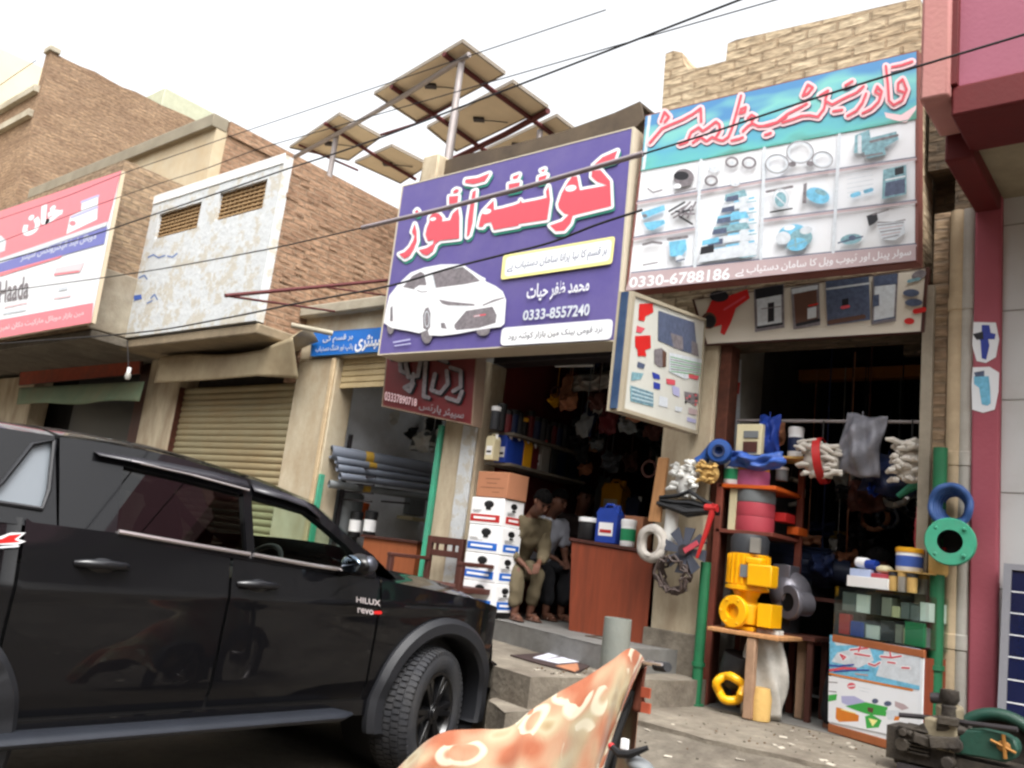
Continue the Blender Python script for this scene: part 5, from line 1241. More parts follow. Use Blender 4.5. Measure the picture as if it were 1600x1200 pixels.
def seated(label, base, face, shirt, trousers, lean=.1, head_down=.2, seat=.46, hands=((.16, .40, .62), (-.10, .42, .62)), sleeves='long', cut=None, feet=(.13, -.11), sc=1.0, shoes=None):
    """a seated person: base = floor point under the hips, face = heading in radians (0 looks along +Y)"""
    base = V(base); Rz = Matrix.Rotation(face, 3, 'Z')
    W_ = lambda x, y, z: base+Rz@(V((x, y, z))*sc)
    t = thing('person', label, 'person', tuple(base))
    h = seat+.08
    ch = (0, lean*.55, h+.34); nk = (0, lean*.95, h+.55); hd = (0, lean*1.1+.05+head_down*.12, h+.68-head_down*.06)
    J = {}; vs = []; es = []; rs = []
    def jt(n, p, r, pa=None):
        J[n] = len(vs); vs.append(W_(*p)); rs.append(r*sc)
        if pa: es.append((J[pa], J[n]))
    jt('pelvis', (0, 0, h), .135); jt('waist', (0, lean*.2, h+.17), .125, 'pelvis'); jt('chest', ch, .145, 'waist'); jt('neck0', (nk[0], nk[1], nk[2]-.03), .075, 'chest'); jt('neck', (nk[0], nk[1]+.01, nk[2]+.04), .055, 'neck0')
    jt('head0', hd, .088, 'neck'); jt('head1', (hd[0], hd[1]+.012, hd[2]+.09), .092, 'head0'); jt('head2', (hd[0], hd[1], hd[2]+.15), .06, 'head1')
    for s_, hp, fy in ((1, hands[0], feet[0]), (-1, hands[1], feet[1])):
        n = 'R' if s_ > 0 else 'L'
        jt('sh'+n, (s_*.175, lean*.85, h+.46), .07, 'chest')
        el = ((hp[0]+s_*.2)/2+s_*.06, (hp[1]+lean*.85)/2-.06, (hp[2]+h+.46)/2-.10)
        jt('el'+n, el, .046, 'sh'+n); jt('wr'+n, hp, .03, 'el'+n)
        d = (V(hp)-V(el)).normalized(); sd = V((-d.y, d.x, 0)).normalized()*s_
        pm_ = V(hp)+d*.07; jt('pa'+n, pm_, .034, 'wr'+n)
        for k in range(4):
            b0 = pm_+d*.03+sd*(.027-.018*k); ln = (.065, .078, .072, .055)[k]
            jt(f'f{k}a'+n, b0, .0105, 'pa'+n); jt(f'f{k}b'+n, b0+d*ln*.55+V((0, 0, -.012)), .0095, f'f{k}a'+n); jt(f'f{k}c'+n, b0+d*ln*.85+V((0, 0, -.035)), .008, f'f{k}b'+n)
        tb = V(hp)+d*.03-sd*-.035; jt('t0'+n, tb, .012, 'pa'+n); jt('t1'+n, tb+d*.035+sd*.014, .010, 't0'+n)
        kx = s_*.12
        jt('hip'+n, (s_*.10, .03, h-.01), .095, 'pelvis'); jt('kn'+n, (kx, .44, seat+.06), .062, 'hip'+n); jt('an'+n, (kx, .44+fy, .09), .042, 'kn'+n)
        jt('he'+n, (kx, .43+fy, .045), .042, 'an'+n); jt('ba'+n, (kx*1.08, .55+fy, .035), .04, 'he'+n); jt('to'+n, (kx*1.1, .62+fy, .025), .028, 'ba'+n)
    m_ = MB(); a_, f_ = skinned(vs, es, rs); m_.add(a_, f_, 0, True); body = m_.build('body', SKIN, t)
    # face: nose, ears, eyes, brows, mouth
    fc = V(hd)+V((0, .012, .06)); tl_ = Matrix.Rotation(-head_down, 3, 'X')
    F = lambda x, y, z: W_(*(fc+tl_@V((x, y, z))))
    m_ = MB(); m_.ball(F(0, .10, -.012), .017*sc, 0, 8, 6); m_.tube([F(0, .086, .03), F(0, .103, -.01)], .010*sc, 6)
    for s_ in (1, -1): m_.ball(F(s_*.09, 0, 0), (.012*sc, .022*sc, .032*sc), 0, 8, 6, Rz)
    m_.tube([F(-.022, .086, -.05), F(0, .092, -.052), F(.022, .086, -.05)], .006*sc, 6); m_.build('nose_and_ears', SKIN, body)
    m_ = MB()
    for s_ in (1, -1): m_.ball(F(s_*.033, .082, .022), .011*sc, 0, 8, 6); m_.tube([F(s_*.018, .09, .042), F(s_*.05, .08, .042)], .005*sc, 5)
    m_.build('eyes', HAIR, body)
    m_ = MB(); c_ = fc+V((0, -.012, .035))
    def hf(u, v):
        a1 = 2*PI*u; e1 = PI*.5*v; fr = math.sin(a1); low = -.35 if fr < .25 else .32
        el_ = low+(PI/2-low)*v; r_ = .104+.006*math.sin(a1*9+v*7)
        return W_(*(c_+tl_@V((r_*.95*math.cos(a1)*math.cos(el_), r_*1.06*fr*math.cos(el_), r_*1.12*math.sin(el_)))))
    m_.grid(hf, 24, 8); m_.build('hair', HAIR, t)
    # shirt
    V2 = []; E2 = []; R2 = []; K = {}
    def jc(n, p, r, pa=None):
        K[n] = len(V2); V2.append(vs[J[p]] if isinstance(p, str) else p); R2.append(r*sc)
        if pa: E2.append((K[pa], K[n]))
    jc('w', 'waist', .165); jc('p', W_(0, .02, h-.03), .165, 'w'); jc('c', 'chest', .195, 'w'); jc('u', W_(nk[0], nk[1]-.03, nk[2]-.09), .15, 'c'); jc('n', W_(nk[0], nk[1]-.005, nk[2]-.015), .085, 'u')
    if cut == 'kurta':
        for s_ in (1, -1): jc('sk%d' % s_, W_(s_*.12, .26, seat+.06), .095, 'p'); jc('sl%d' % s_, W_(s_*.13, .40, seat+.0), .085, 'sk%d' % s_)
    for n in 'RL':
        jc('s'+n, 'sh'+n, .105, 'u'); e0 = vs[J['el'+n]]; s0 = vs[J['sh'+n]]; w0 = vs[J['wr'+n]]
        if sleeves == 'long': jc('e'+n, e0, .066, 's'+n); jc('v'+n, e0.lerp(w0, .9), .05, 'e'+n)
        else: jc('e'+n, s0.lerp(e0, .85), .076, 's'+n)
    a_, f_ = skinned(V2, E2, R2, 3); m_ = MB(); m_.add(crumple(a_, f_, .026), f_, 0, True); m_.build('shirt', shirt, t)
    V2 = []; E2 = []; R2 = []; K = {}
    jc('p', 'pelvis', .150)
    for n in 'RL':
        jc('h'+n, 'hip'+n, .118, 'p'); jc('k'+n, 'kn'+n, .085, 'h'+n); jc('a'+n, vs[J['kn'+n]].lerp(vs[J['an'+n]], .9), .072, 'k'+n)
    a_, f_ = skinned(V2, E2, R2, 3); m_ = MB(); m_.add(crumple(a_, f_, .024), f_, 0, True); m_.build('trousers', trousers, t)
    for n in 'RL':
        m_ = MB(); a1, b1 = vs[J['he'+n]], vs[J['to'+n]]; d = (b1-a1); d.z = 0; d.normalize()
        cen = (a1+b1)/2; cen.z = base.z+.012
        m_.ball(cen, (.052, .15, .013), 0, 14, 6, Matrix.Rotation(math.atan2(-d.x, d.y), 3, 'Z'))
        st_ = vs[J['ba'+n]]; sd = V((-d.y, d.x, 0))*.05
        m_.tube([st_-sd-V((0, 0, .02)), st_+V((0, 0, .036)), st_+sd-V((0, 0, .02))], .012, 6)
        m_.build('sandal', mat('brown_leather', (74, 48, 36), .7, var=.1, bump=.1), t)
    return t
KHAKI = mat('khaki_cloth', (96, 86, 66), .9, var=.1, scale=6, bump=.4, bscale=14)
WSH = mat('white_shirt_cloth', (166, 168, 178), .9, var=.05, scale=6, bump=.4, bscale=14)
DKT = mat('black_trouser_cloth', (22, 22, 26), .9, var=.1, bump=.3, bscale=14)
DKS = mat('dark_brown_cloth', (44, 34, 32), .9, var=.1, bump=.3, bscale=14)
def feet_at(px, py, Z): return P(px, py, Z=Z)
# bench the men sit on
pb = P(806, 905, Y=6.75)
seated('seated person in a khaki shirt and trousers beside the stacked cartons', (P(798, 890, Y=6.66).x, 6.66, ZF), -PI/2-.45, KHAKI, KHAKI, lean=.40, head_down=.8, sc=.88, hands=((.12, .46, .60), (-.08, .5, .60)), cut='kurta', feet=(.02, -.10))
seated('seated person in a white short sleeved shirt and black trousers', (P(836, 880, Y=7.25).x, 7.25, ZF), -PI/2-.3, WSH, DKT, lean=.22, head_down=.35, hands=((.10, .42, .66), (-.12, .40, .64)), sleeves='short', feet=(.02, -.03), sc=.92)
seated('person in dark clothes sitting deepest in the auto shop', (P(890, 880, Y=7.9).x, 7.9, ZF), -PI/2-.5, DKS, DKT, lean=.12, head_down=.2)
seated('person in a dark shirt sitting behind the glass counter', (P(1392, 960, Y=7.1).x, 7.1, ZP-.13), PI-.25, DKS, DKT, lean=.1, head_down=.3, seat=.5)
b = MB(); x0_, x1_ = P(790, 900, Y=6.9).x, P(905, 900, Y=7.6).x
b.bx(x0_-.1, x0_+.3, 6.45, 7.95, ZF+.40, ZF+.45)
for y_ in (6.5, 7.85):
    for x_ in (x0_-.05, x0_+.24): b.bx(x_-.02, x_+.02, y_-.02, y_+.02, ZF, ZF+.4)
tag(b.build('bench', M['wood_d'], bevel=.006), 'low dark wooden bench under the seated men in the auto shop', 'bench')
# ---------------------------------------------------------------- goods and furniture: helpers
def qbox(corn, Y, depth, mb=None, m=0, dv=None):
    """a box whose front face shows at four photo corners (tl, tr, br, bl) in the plane Y"""
    mb = mb or MB(); c = [P(*q, Y=Y) for q in corn]
    x0 = (c[0].x+c[3].x)/2; x1 = (c[1].x+c[2].x)/2; z1 = (c[0].z+c[1].z)/2; z0 = (c[2].z+c[3].z)/2
    mb.bx(x0, x1, Y, Y+depth, z0, z1, m); return mb, (x0, x1, z0, z1)
def col(name, c, rough=.55, **k): return mat(name, c, rough, **dict(dict(var=.08, bump=.05), **k))
C = dict(blue=col('goods_blue', (28, 60, 150)), dblue=col('goods_dark_blue', (26, 38, 72)), yellow=col('goods_yellow', (222, 160, 24)), pumpy=col('pump_yellow_paint', (236, 172, 10), .4, coat=.2),
         red=col('goods_red', (176, 34, 34)), rose=col('goods_rose', (176, 66, 78)), orange=col('goods_orange', (206, 92, 30)), white=col('goods_white', (214, 214, 210)), grey=col('goods_grey', (110, 114, 116)),
         dgrey=col('goods_dark_grey', (48, 50, 54)), green=col('goods_green', (30, 130, 84)), cream=col('goods_cream', (206, 196, 160)), pink=col('goods_pink', (186, 96, 140)), card=col('brown_carton', (166, 112, 82), .9, var=.06, scale=3),
         maroon=col('goods_maroon', (92, 24, 30)), straw=col('straw_twine', (196, 160, 96), .9, bump=.5, bscale=30), silver=col('foil_silver', (176, 172, 164), .3, metal=.5, bump=.6, bscale=10), plast=col('clear_wrap', (170, 170, 166), .35, bump=.6, bscale=9, var=.15))
GLOVE = col('white_cotton', (206, 200, 190), .95, bump=.6, bscale=16, var=.12)
def can(name, label, c, w, d, h, m, cap=None, lab=None, cat='can', group=None):
    """jerry can: body with handle, spout and printed label; c is the middle of its foot"""
    c = V(c); t = thing(name, label, cat, tuple(c), group)
    b = MB(); b.bx(c.x-w/2, c.x+w/2, c.y-d/2, c.y+d/2, c.z, c.z+h*.74)
    b.prism([c+V((-w/2, -d/2, h*.74)), c+V((w/2, -d/2, h*.74)), c+V((w*.30, -d/2, h*.9)), c+V((-w*.38, -d/2, h*.9))], (0, d, 0))
    b.tube([c+V((-w*.30, 0, h*.88)), c+V((-w*.2, 0, h)), c+V((w*.1, 0, h)), c+V((w*.22, 0, h*.88))], w*.07, 8); b.build('body', m, t, bevel=min(w, d)*.12)
    b = MB(); b.cyl(c+V((w*.33, 0, h*.80)), c+V((w*.33, 0, h*.99)), w*.13, 12); b.build('cap', cap or M['white'], t)
    if lab:
        b = MB(); b.bx(c.x-w*.34, c.x+w*.34, c.y-d/2-.003, c.y-d/2, c.z+h*.18, c.z+h*.52, 0); b.bx(c.x-w*.28, c.x+w*.28, c.y-d/2-.0055, c.y-d/2-.003, c.z+h*.26, c.z+h*.34, 1); b.build('printed_label', lab, t)
    return t
def jar(name, label, c, r, h, m, lid, cat='tub', group=None, band=None):
    c = V(c); t = thing(name, label, cat, tuple(c), group)
    MB().lathe([(0, 0), (r*.92, 0), (r, h*.06), (r, h*.8), (r*.97, h*.84), (0, h*.84)], c, (0, 0, 1), 20).build('body', m, t)
    MB().lathe([(0, h*.80), (r*1.06, h*.80), (r*1.06, h*.97), (r*.9, h), (0, h)], c, (0, 0, 1), 20).build('lid', lid, t)
    if band: MB().lathe([(r*1.004, h*.2), (r*1.012, h*.2), (r*1.012, h*.65), (r*1.004, h*.65)], c, (0, 0, 1), 20).build('printed_label', band, t)
    return t
def carton(name, label, x0, x1, y0, y1, z0, z1, m, cat='box', group=None, tape=True):
    t = thing(name, label, cat, ((x0+x1)/2, (y0+y1)/2, z0), group)
    MB().bx(x0, x1, y0, y1, z0, z1).build('body', m, t, bevel=.006)
    return t
def coil(name, label, c, R_, r, turns, m, ax=(0, 0, 1), cat='coil', group=None, wob=.006):
    c = V(c); ax = V(ax).normalized(); a_ = ax.cross(V((0, 0, 1)))
    if a_.length < .1: a_ = V((1, 0, 0))
    a_.normalize(); u_ = ax.cross(a_); b = MB(); pts = []
    n = turns*22
    for i in range(n+1):
        k = i/n; th = 2*PI*turns*k; rr = R_+rnd(-wob, wob); pts.append(c+ax*((k-.5)*turns*r*1.8)+(a_*math.cos(th)+u_*math.sin(th))*rr)
    b.tube(pts, r, 6); return tag(b.build(name, m), label, cat, group)

# ---------------------------------------------------------------- auto shop
# stack of cartons by the doorway
Yb = 6.12; p_bl = P(766, 957, Y=Yb); ztop = P(788, 779, Y=Yb).z
bx1 = P(787, 800, Y=Yb).x; bx0 = P(736, 800, Y=Yb).x; dpt = .30; zb = p_bl.z; hh = (ztop-zb)/4
for i in range(4):
    o_ = rnd(-.008, .008); z0 = zb+hh*(3-i)
    lab = ['white carton with a red band, topmost of the white stack under the brown carton', 'white carton with a blue band directly under the red banded one', 'white carton with a blue band, second from the floor in the stack', 'white carton with a blue band standing on the floor under the stack'][i]
    t = carton('carton', lab, bx0+o_, bx1+o_, Yb, Yb+dpt, z0+.002, z0+hh-.002, M['white'], 'carton', 'cartons stacked by the auto shop doorway')
    b = MB(); ba = 0
    zz = z0+hh*.12
    for xx0, xx1, yy in ((bx0+o_+.01, bx1+o_-.03, Yb-.002),):
        b.bx(xx0, xx1, yy-.001, yy, zz, zz+hh*.26, 0)
        b.bx(xx0+.04, xx1-.05, yy-.0025, yy-.001, zz+hh*.09, zz+hh*.17, 2)
        b.ball(((xx0+xx1)/2+.03, yy, z0+hh*.76), (.06, .002, .035), 1, 12, 6); b.bx((xx0+xx1)/2-.0, (xx0+xx1)/2+.06, yy-.002, yy, z0+hh*.56, z0+hh*.64, 1)
        for k in range(3): b.bx(xx0+.02, xx0+rnd(.1, .2), yy-.0015, yy, z0+hh*(.45+k*.04), z0+hh*(.458+k*.04), 1)
    xs = bx1+o_+.001
    b.bx(xs, xs+.001, Yb+.05, Yb+dpt-.02, zz, zz+hh*.26, 0); b.bx(xs+.001, xs+.0025, Yb+.09, Yb+dpt-.07, zz+hh*.09, zz+hh*.17, 2)
    b.ball((xs, Yb+dpt*.5, z0+hh*.76), (.002, .05, .03), 1, 12, 6); b.bx(xs, xs+.002, Yb+dpt*.42, Yb+dpt*.6, z0+hh*.56, z0+hh*.63, 1)
    for k in range(4): b.bx(xs, xs+.0015, Yb+.06, Yb+rnd(.16, .24), z0+hh*(.42+k*.035), z0+hh*(.428+k*.035), 1)
    b.build('printed_band', [C['red'] if i == 0 else col('carton_blue', (24, 96, 186)), M['black'], M['white']], t)
ztb = P(790, 738, Y=Yb).z
t = carton('carton', 'plain brown carton on top of the white carton stack', bx0+.03, bx1+.01, Yb, Yb+dpt, ztop+.002, ztb, C['card'], 'carton', 'cartons stacked by the auto shop doorway')
b = MB()
for k, (u0, u1) in enumerate(((.25, .7), (.3, .62), (.12, .85), (.5, .72))): b.bx(bx0+.03+(bx1-bx0)*u0, bx0+.03+(bx1-bx0)*u1, Yb-.001, Yb, ztop+(ztb-ztop)*(.72-k*.17), ztop+(ztb-ztop)*(.735-k*.17))
b.build('printed_lines', M['black'], t)

# counter
Yc = 6.40
cc_ = [P(x, y, Y=Yc) for x, y in [(893, 846), (1026, 868), (1016, 1012), (888, 985)]]
t = thing('counter', 'reddish brown wooden counter at the front of the auto shop', 'counter', tuple((cc_[2]+cc_[3])/2))
b = MB(); b.prism(cc_, (0, .5, 0)); b.build('front_panel', M['wood'], t, bevel=.006)
tp_ = [cc_[0]+V((-.02, -.015, 0)), cc_[1]+V((.02, -.015, 0)), cc_[1]+V((.02, .52, 0)), cc_[0]+V((-.02, .52, 0))]
b = MB(); b.prism([p+V((0, 0, .004)) for p in tp_], (0, 0, .028)); b.build('counter_top', M['wood_d'], t, bevel=.004)
b = MB(); b.prism([cc_[3]+V((.02, .03, -.001)), cc_[2]+V((-.02, .03, -.001)), cc_[2]+V((-.02, .03, -.05)), cc_[3]+V((.02, .03, -.05))], (0, .44, 0)); b.build('plinth', M['black'], t)
def on_counter(px, dy=.2):
    x = P(px, 850, Y=Yc+dy).x; u = (x-cc_[0].x)/(cc_[1].x-cc_[0].x); return V((x, Yc+dy, cc_[0].z+(cc_[1].z-cc_[0].z)*u+.034))
can('oil_can', 'blue oil can with white and red label standing on the wooden counter', on_counter(950, .16), .215, .12, .34, C['blue'], C['blue'], [M['white'], C['red']], 'oil can')
jar('tub', 'white round lidded tub with black base on the left end of the counter', on_counter(916, .18), .085, .20, M['black'], M['white'])
jar('bottle', 'small white bottle with a teal label right of the blue oil can', on_counter(980, .12), .065, .23, M['white'], M['white'], 'bottle', None, C['green'])
p = on_counter(987, .34); carton('carton', 'open tan carton behind the white bottle on the counter', p.x-.12, p.x+.14, p.y-.08, p.y+.1, p.z, p.z+.27, C['card'])

# long shelves on the left wall and what stands on them
XS = xa0+.02
def shelf(label, q0, q1, d=.34):
    a_ = P(*q0, X=XS+d); b_ = P(*q1, X=XS+d); y0, y1 = max(a_.y, D+.1), min(b_.y, 9.6); z = (a_.z+b_.z)/2
    m_ = MB(); m_.bx(XS, XS+d, y0, y1, z-.03, z); return tag(m_.build('shelf', M['conc_dark'], bevel=.004), label, 'shelf', 'shelves on the left wall of the auto shop'), y0, y1, z
_, y0, y1, zsh = shelf('lower grey shelf of oil bottles on the left wall of the auto shop', (758, 714), (915, 752))
_, y0b, y1b, zsh2 = shelf('upper grey shelf on the left wall of the auto shop', (760, 667), (918, 706))
def on_shelf(px, z, d=.2): return P(px, 700, X=XS+d).y
n_ = 0
spec = [(770, C['cream'], .10, .26, 'cream bottle at the front end of the lower shelf'), (790, C['blue'], .14, .30, 'first bright blue oil can on the lower shelf'), (803, C['blue'], .14, .31, 'second bright blue oil can on the lower shelf'),
        (818, C['yellow'], .13, .31, 'orange yellow oil can beside the blue cans on the lower shelf'), (832, C['maroon'], .10, .28, 'maroon oil can between the yellow and silver cans'), (846, C['silver'], .14, .34, 'silver white oil can with grey print on the lower shelf')]
for px, m_, w, h, lab in spec:
    y = on_shelf(px, zsh); can('oil_can', lab, (XS+.2, y, zsh+.001), w*1.05, w, h, m_, M['white'] if m_ != C['silver'] else C['red'], [M['white'], M['black']], 'oil can', 'oil cans on the shelves of the auto shop')
for k in range(9):
    y = on_shelf(862+k*6.5, zsh); can('oil_can', 'dark oil can far back on the lower shelf of the auto shop', (XS+.2, y, zsh+.001), .13, .12, rnd(.26, .33), C['dblue'] if k % 3 else C['dgrey'], M['black'], None, 'oil can', 'dark oil cans at the back of the lower shelf')
for k in range(16):
    y = on_shelf(768+k*9.2, zsh2); m_ = [C['dgrey'], M['black'], C['maroon'], C['dblue']][k % 4]
    jar('bottle', 'dark bottle on the upper shelf of the auto shop', (XS+.2, y, zsh2+.001), rnd(.045, .065), rnd(.2, .3), m_, [M['white'], M['black'], C['yellow']][k % 3 if k % 5 == 0 else 1], 'bottle', 'dark bottles on the upper shelf')
# shelving at the back, crowded with small goods
YBK = 8.9
t = thing('shelving', 'tall dark shelving unit across the back of the auto shop', 'shelving', ((xa0+xa1)/2+.3, YBK, ZF))
sx0, sx1 = xa0+.5, xa1
for k in range(6):
    b = MB(); b.bx(sx0, sx1, YBK, YBK+.35, ZF+.1+k*.42, ZF+.125+k*.42); b.build('shelf_board', M['dark_steel'], t)
for x in (sx0, (sx0+sx1)/2, sx1):
    b = MB(); b.bx(x-.02, x+.02, YBK-.02, YBK+.02, ZF, ZF+2.5); b.build('upright', M['dark_steel'], t)
cols = [C['dgrey'], C['dblue'], M['black'], C['maroon'], C['grey'], C['dgrey'], C['card'], C['white'], C['dblue'], C['yellow']]
for k in range(5):
    x = sx0+.05
    while x < sx1-.2:
        w = rnd(.1, .22); h = rnd(.14, .34); m_ = random.choice(cols)
        nm = {C['yellow'].name: 'yellow', C['white'].name: 'white', C['card'].name: 'brown', C['maroon'].name: 'maroon', C['grey'].name: 'grey'}.get(m_.name, 'dark')
        carton('carton', f'small {nm} packet on the shelving at the back of the auto shop', x, x+w, YBK+.03, YBK+.28, ZF+.126+k*.42, ZF+.126+k*.42+h, m_, 'packet', f'{nm} packets on the back shelving'); x += w+rnd(.02, .07)
# hanging packets
def packet(label, px, py, Y, w, h, m, name='hanging_packet', tilt=0, group='packets hanging from the auto shop ceiling'):
    zt_ = 3.5 if group else 0
    c = P(px, py, Y=Y); b = MB()
    def f(u, v):
        k = math.sin(PI*u)*math.sin(PI*v); u += .06*math.sin(v*7+px)*(1-v*.6); q = V(((u-.5)*w, 0, (v-.5)*h)); q = Matrix.Rotation(tilt, 3, 'Y')@q
        return c+q+V((0, -.10*k-(.035*math.sin(u*13+v*5)+.03*math.sin(u*7-v*11+px))*math.sqrt(k), .012*math.sin(u*8)))
    b.grid(f, 24, 20); b.tube([c+V((0, 0, h*.45)), V((c.x, c.y, zt_ or c.z+h*.5+.03))], .003, 4); return tag(b.build(name, m, solid=.006), label, 'packet', group)
packet('shiny silver wrapped packet hanging at left under the auto shop ceiling', 815, 605, 7.4, .52, .2, C['silver'], tilt=-.1)
packet('shiny silver wrapped packet hanging at right under the auto shop ceiling', 926, 597, 7.2, .50, .18, C['silver'], tilt=-.08)
packet('brown pennant shaped packet hanging in the middle of the auto shop', 888, 610, 7.3, .16, .34, C['card'], tilt=.15)
packet('yellow packet hanging low in the middle of the auto shop', 869, 626, 7.3, .10, .14, C['yellow'], tilt=.3)
packet('dark red packet hanging beside the yellow packet', 895, 632, 7.35, .12, .1, C['maroon'])
packet('red flat packet hanging near the right wall of the auto shop', 952, 655, 7.2, .2, .3, C['maroon'])
packet('bluish plastic packet hanging below the projecting sign', 982, 664, 7.0, .2, .16, C['grey'])
packet('yellow lidded packet in the dark middle of the auto shop', 869, 680, 8.4, .1, .14, C['yellow'])
packet('grey bead curtain bundle by the right wall of the auto shop', 938, 800, 8.3, .16, .8, C['grey'], tilt=.02)
p = P(962, 780, Y=8.2)
can('oil_can', 'large yellow oil can deep in the auto shop', (p.x, 8.2, p.z-.25), .26, .2, .46, C['yellow'], C['yellow'], [C['cream'], C['maroon']], 'oil can'); can('oil_can', 'small blue can right of the deep yellow can', (p.x+.26, 8.2, p.z-.25), .16, .14, .3, C['dblue'], None, None, 'oil can')
carton('crate', 'brown wooden crate under the deep yellow oil can', p.x-.2, p.x+.42, 8.05, 8.4, ZF, p.z-.252, M['wood_d'], 'crate')
kinds = [('dark', C['dgrey']), ('black', M['black']), ('dark blue', C['dblue']), ('brown', M['wood_d']), ('grey', C['grey']), ('foil', C['silver']), ('tan', C['card'])]
for k in range(64):
    px, py = rnd(775, 1035), rnd(562, 735)
    if py > 660 and px < 900: continue
    nm, m_ = kinds[(k*3) % 7 if k % 4 else 0]; Yh = rnd(6.9, 8.6)
    if k % 5 == 0:
        c = P(px, py, Y=Yh); r_ = rnd(.05, .11); b = MB(); b.tube([c+V((math.cos(2*PI*j/18)*r_, 0, math.sin(2*PI*j/18)*r_)) for j in range(18)], r_*.18, 6, closed=True); b.tube([c+V((0, 0, r_)), V((c.x, c.y, c.z+r_+.1))], .003, 4)
        tag(b.build('hanging_ring', m_), 'dark rubber or metal ring hanging among the packets of the auto shop', 'ring', 'rings hanging in the auto shop')
    else: packet(f'small {nm} packet hanging in the crowded upper part of the auto shop', px, py, Yh, rnd(.10, .24), rnd(.10, .28), m_, 'hanging_packet', rnd(-.3, .3), f'{nm} packets hanging in the auto shop')
# striplight and ledge at the ceiling
b = MB(); q0, q1 = P(868, 572, Y=7.0), P(927, 571, Y=7.0); b.tube([q0, q1], .014, 8); tag(b.build('tube_lamp', M['white']), 'unlit white tube lamp under the auto shop ceiling', 'lamp')

# things hung on the pillar between the two shops
YW = D-.09
p0, p1 = P(1036, 715, Y=YW-.05), P(1021, 815, Y=YW-.1)
b = MB(); b.prism([p0+V((-.045, 0, 0)), p0+V((.045, 0, 0)), p1+V((.055, 0, 0)), p1+V((-.05, 0, 0))], (0, .03, 0)); tag(b.build('plank', M['wood_l'], bevel=.003), 'narrow raw plank hanging at the corner of the auto shop doorway', 'plank')
def bundle(name, label, px, py, Y, w, h, d, m, n=26, cat='bundle', band=None, group=None):
    """a tied bundle of soft cotton things: many folded rolls pressed together"""
    c = P(px, py, Y=Y); t = thing(name, label, cat, tuple(c), group); b = MB()
    b.ball(c, (w*.40, d*.4, h*.42), 0, 14, 10)
    for k in range(n):
        a1 = rnd(0, 2*PI); q = c+V((rnd(-.4, .4)*w, -abs(rnd(.15, .5))*d, rnd(-.42, .42)*h)); L_ = rnd(.10, .22)*w*1.6
        dr = V((rnd(.6, 1), rnd(-.3, .3), rnd(-.35, .35))).normalized()
        b.tube([q-dr*L_*.5, q+V((0, -.012, .008)), q+dr*L_*.5], [h*.035, h*.065, h*.04], 7)
    b.build('cloth', m, t)
    if band: MB().lathe([(w*.46, -.03), (w*.50, -.03), (w*.50, .03), (w*.46, .03)], c, (.95, .1, .15), 20).build('tie', band, t)
    return t
bundle('cloth_bundle', 'bunch of crumpled white plastic hanging on the pillar beside the plank', 1073, 752, YW, .26, .34, .16, C['white'], 30)
b = MB()
q0, q1 = P(1030, 785, Y=YW-.1), P(1122, 798, Y=YW-.12)
for k in range(9):
    o_ = V((0, rnd(-.05, .05), rnd(-.06, .06))); mid = (q0+q1)/2+o_*1.4+V((0, 0, .04-.012*k)); b.tube([q0+o_*.7, q0.lerp(mid, .6), mid, q1.lerp(mid, .5), q1+o_*.4], .018, 7)
tag(b.build('hose_bundle', M['black']), 'bundle of black rubber hoses slung across the pillar', 'hoses')
b = MB(); q = P(1113, 800, Y=YW-.14); b.tube([q+V((.02, 0, .06)), q, q+V((-.03, -.02, -.16)), q+V((-.09, -.02, -.36))], [.03, .025, .02, .012], 8); b.tube([q+V((-.06, 0, .03)), q+V((.04, 0, .03))], .03, 8)
tag(b.build('strap', C['red']), 'red strap tying the black hoses and hanging down', 'strap')
b = MB(); q = P(1049, 818, Y=YW-.04); b.lathe([(0, -.17), (.05, -.17), (.055, -.1), (.055, .15), (0, .15)], q, (0, 0, 1), 16); tag(b.build('filter', C['white']), 'white cylinder filter hanging under the black hoses', 'filter')
c = P(1019, 849, Y=YW-.1); b = MB(); b.tube([c+V((math.cos(2*PI*i/28)*.100, .01*math.sin(i), math.sin(2*PI*i/28)*.118)) for i in range(28)], .040, 12, closed=True)
b.tube([c+V((math.cos(2*PI*i/28)*.085, -.034, math.sin(2*PI*i/28)*.10)) for i in range(28)], .012, 6, closed=True); tag(b.build('ring', col('stone_white_ring', (178, 172, 164), .85, bump=.4)), 'thick off white ring hanging over the right end of the counter', 'ring')
c = P(1070, 860, Y=YW-.12); t = thing('fan_blade', 'dark grey multi blade fan wheel hanging beside the white ring', 'fan wheel', tuple(c)); b = MB()
for k in range(8):
    a1 = 2*PI*k/8; dv = V((math.cos(a1), 0, math.sin(a1))); pv = V((-math.sin(a1), 0, math.cos(a1)))
    b.prism([c+dv*.03-pv*.02, c+dv*.175-pv*.075, c+dv*.18+pv*.015, c+dv*.03+pv*.02], (0, .012, 0))
b.build('blades', col('fan_grey', (74, 78, 90), .5), t)
b = MB(); b.cyl(c+V((0, -.03, 0)), c+V((0, .04, 0)), .045, 16); b.build('hub', M['dark_steel'], t)
b = MB(); b.bx(c.x+.0, c.x+.13, c.y-.035, c.y-.02, c.z+.01, c.z+.05, R=Matrix.Rotation(-.6, 3, 'Y')); b.build('tag', C['rose'], t)
coil('wire_coil', 'tangled brown wire coil hanging under the fan wheel', P(1052, 898, Y=YW-.1), .125, .011, 7, col('brown_wire', (70, 58, 54), .6), (0, 1, .1), 'wire coil', None, .03)

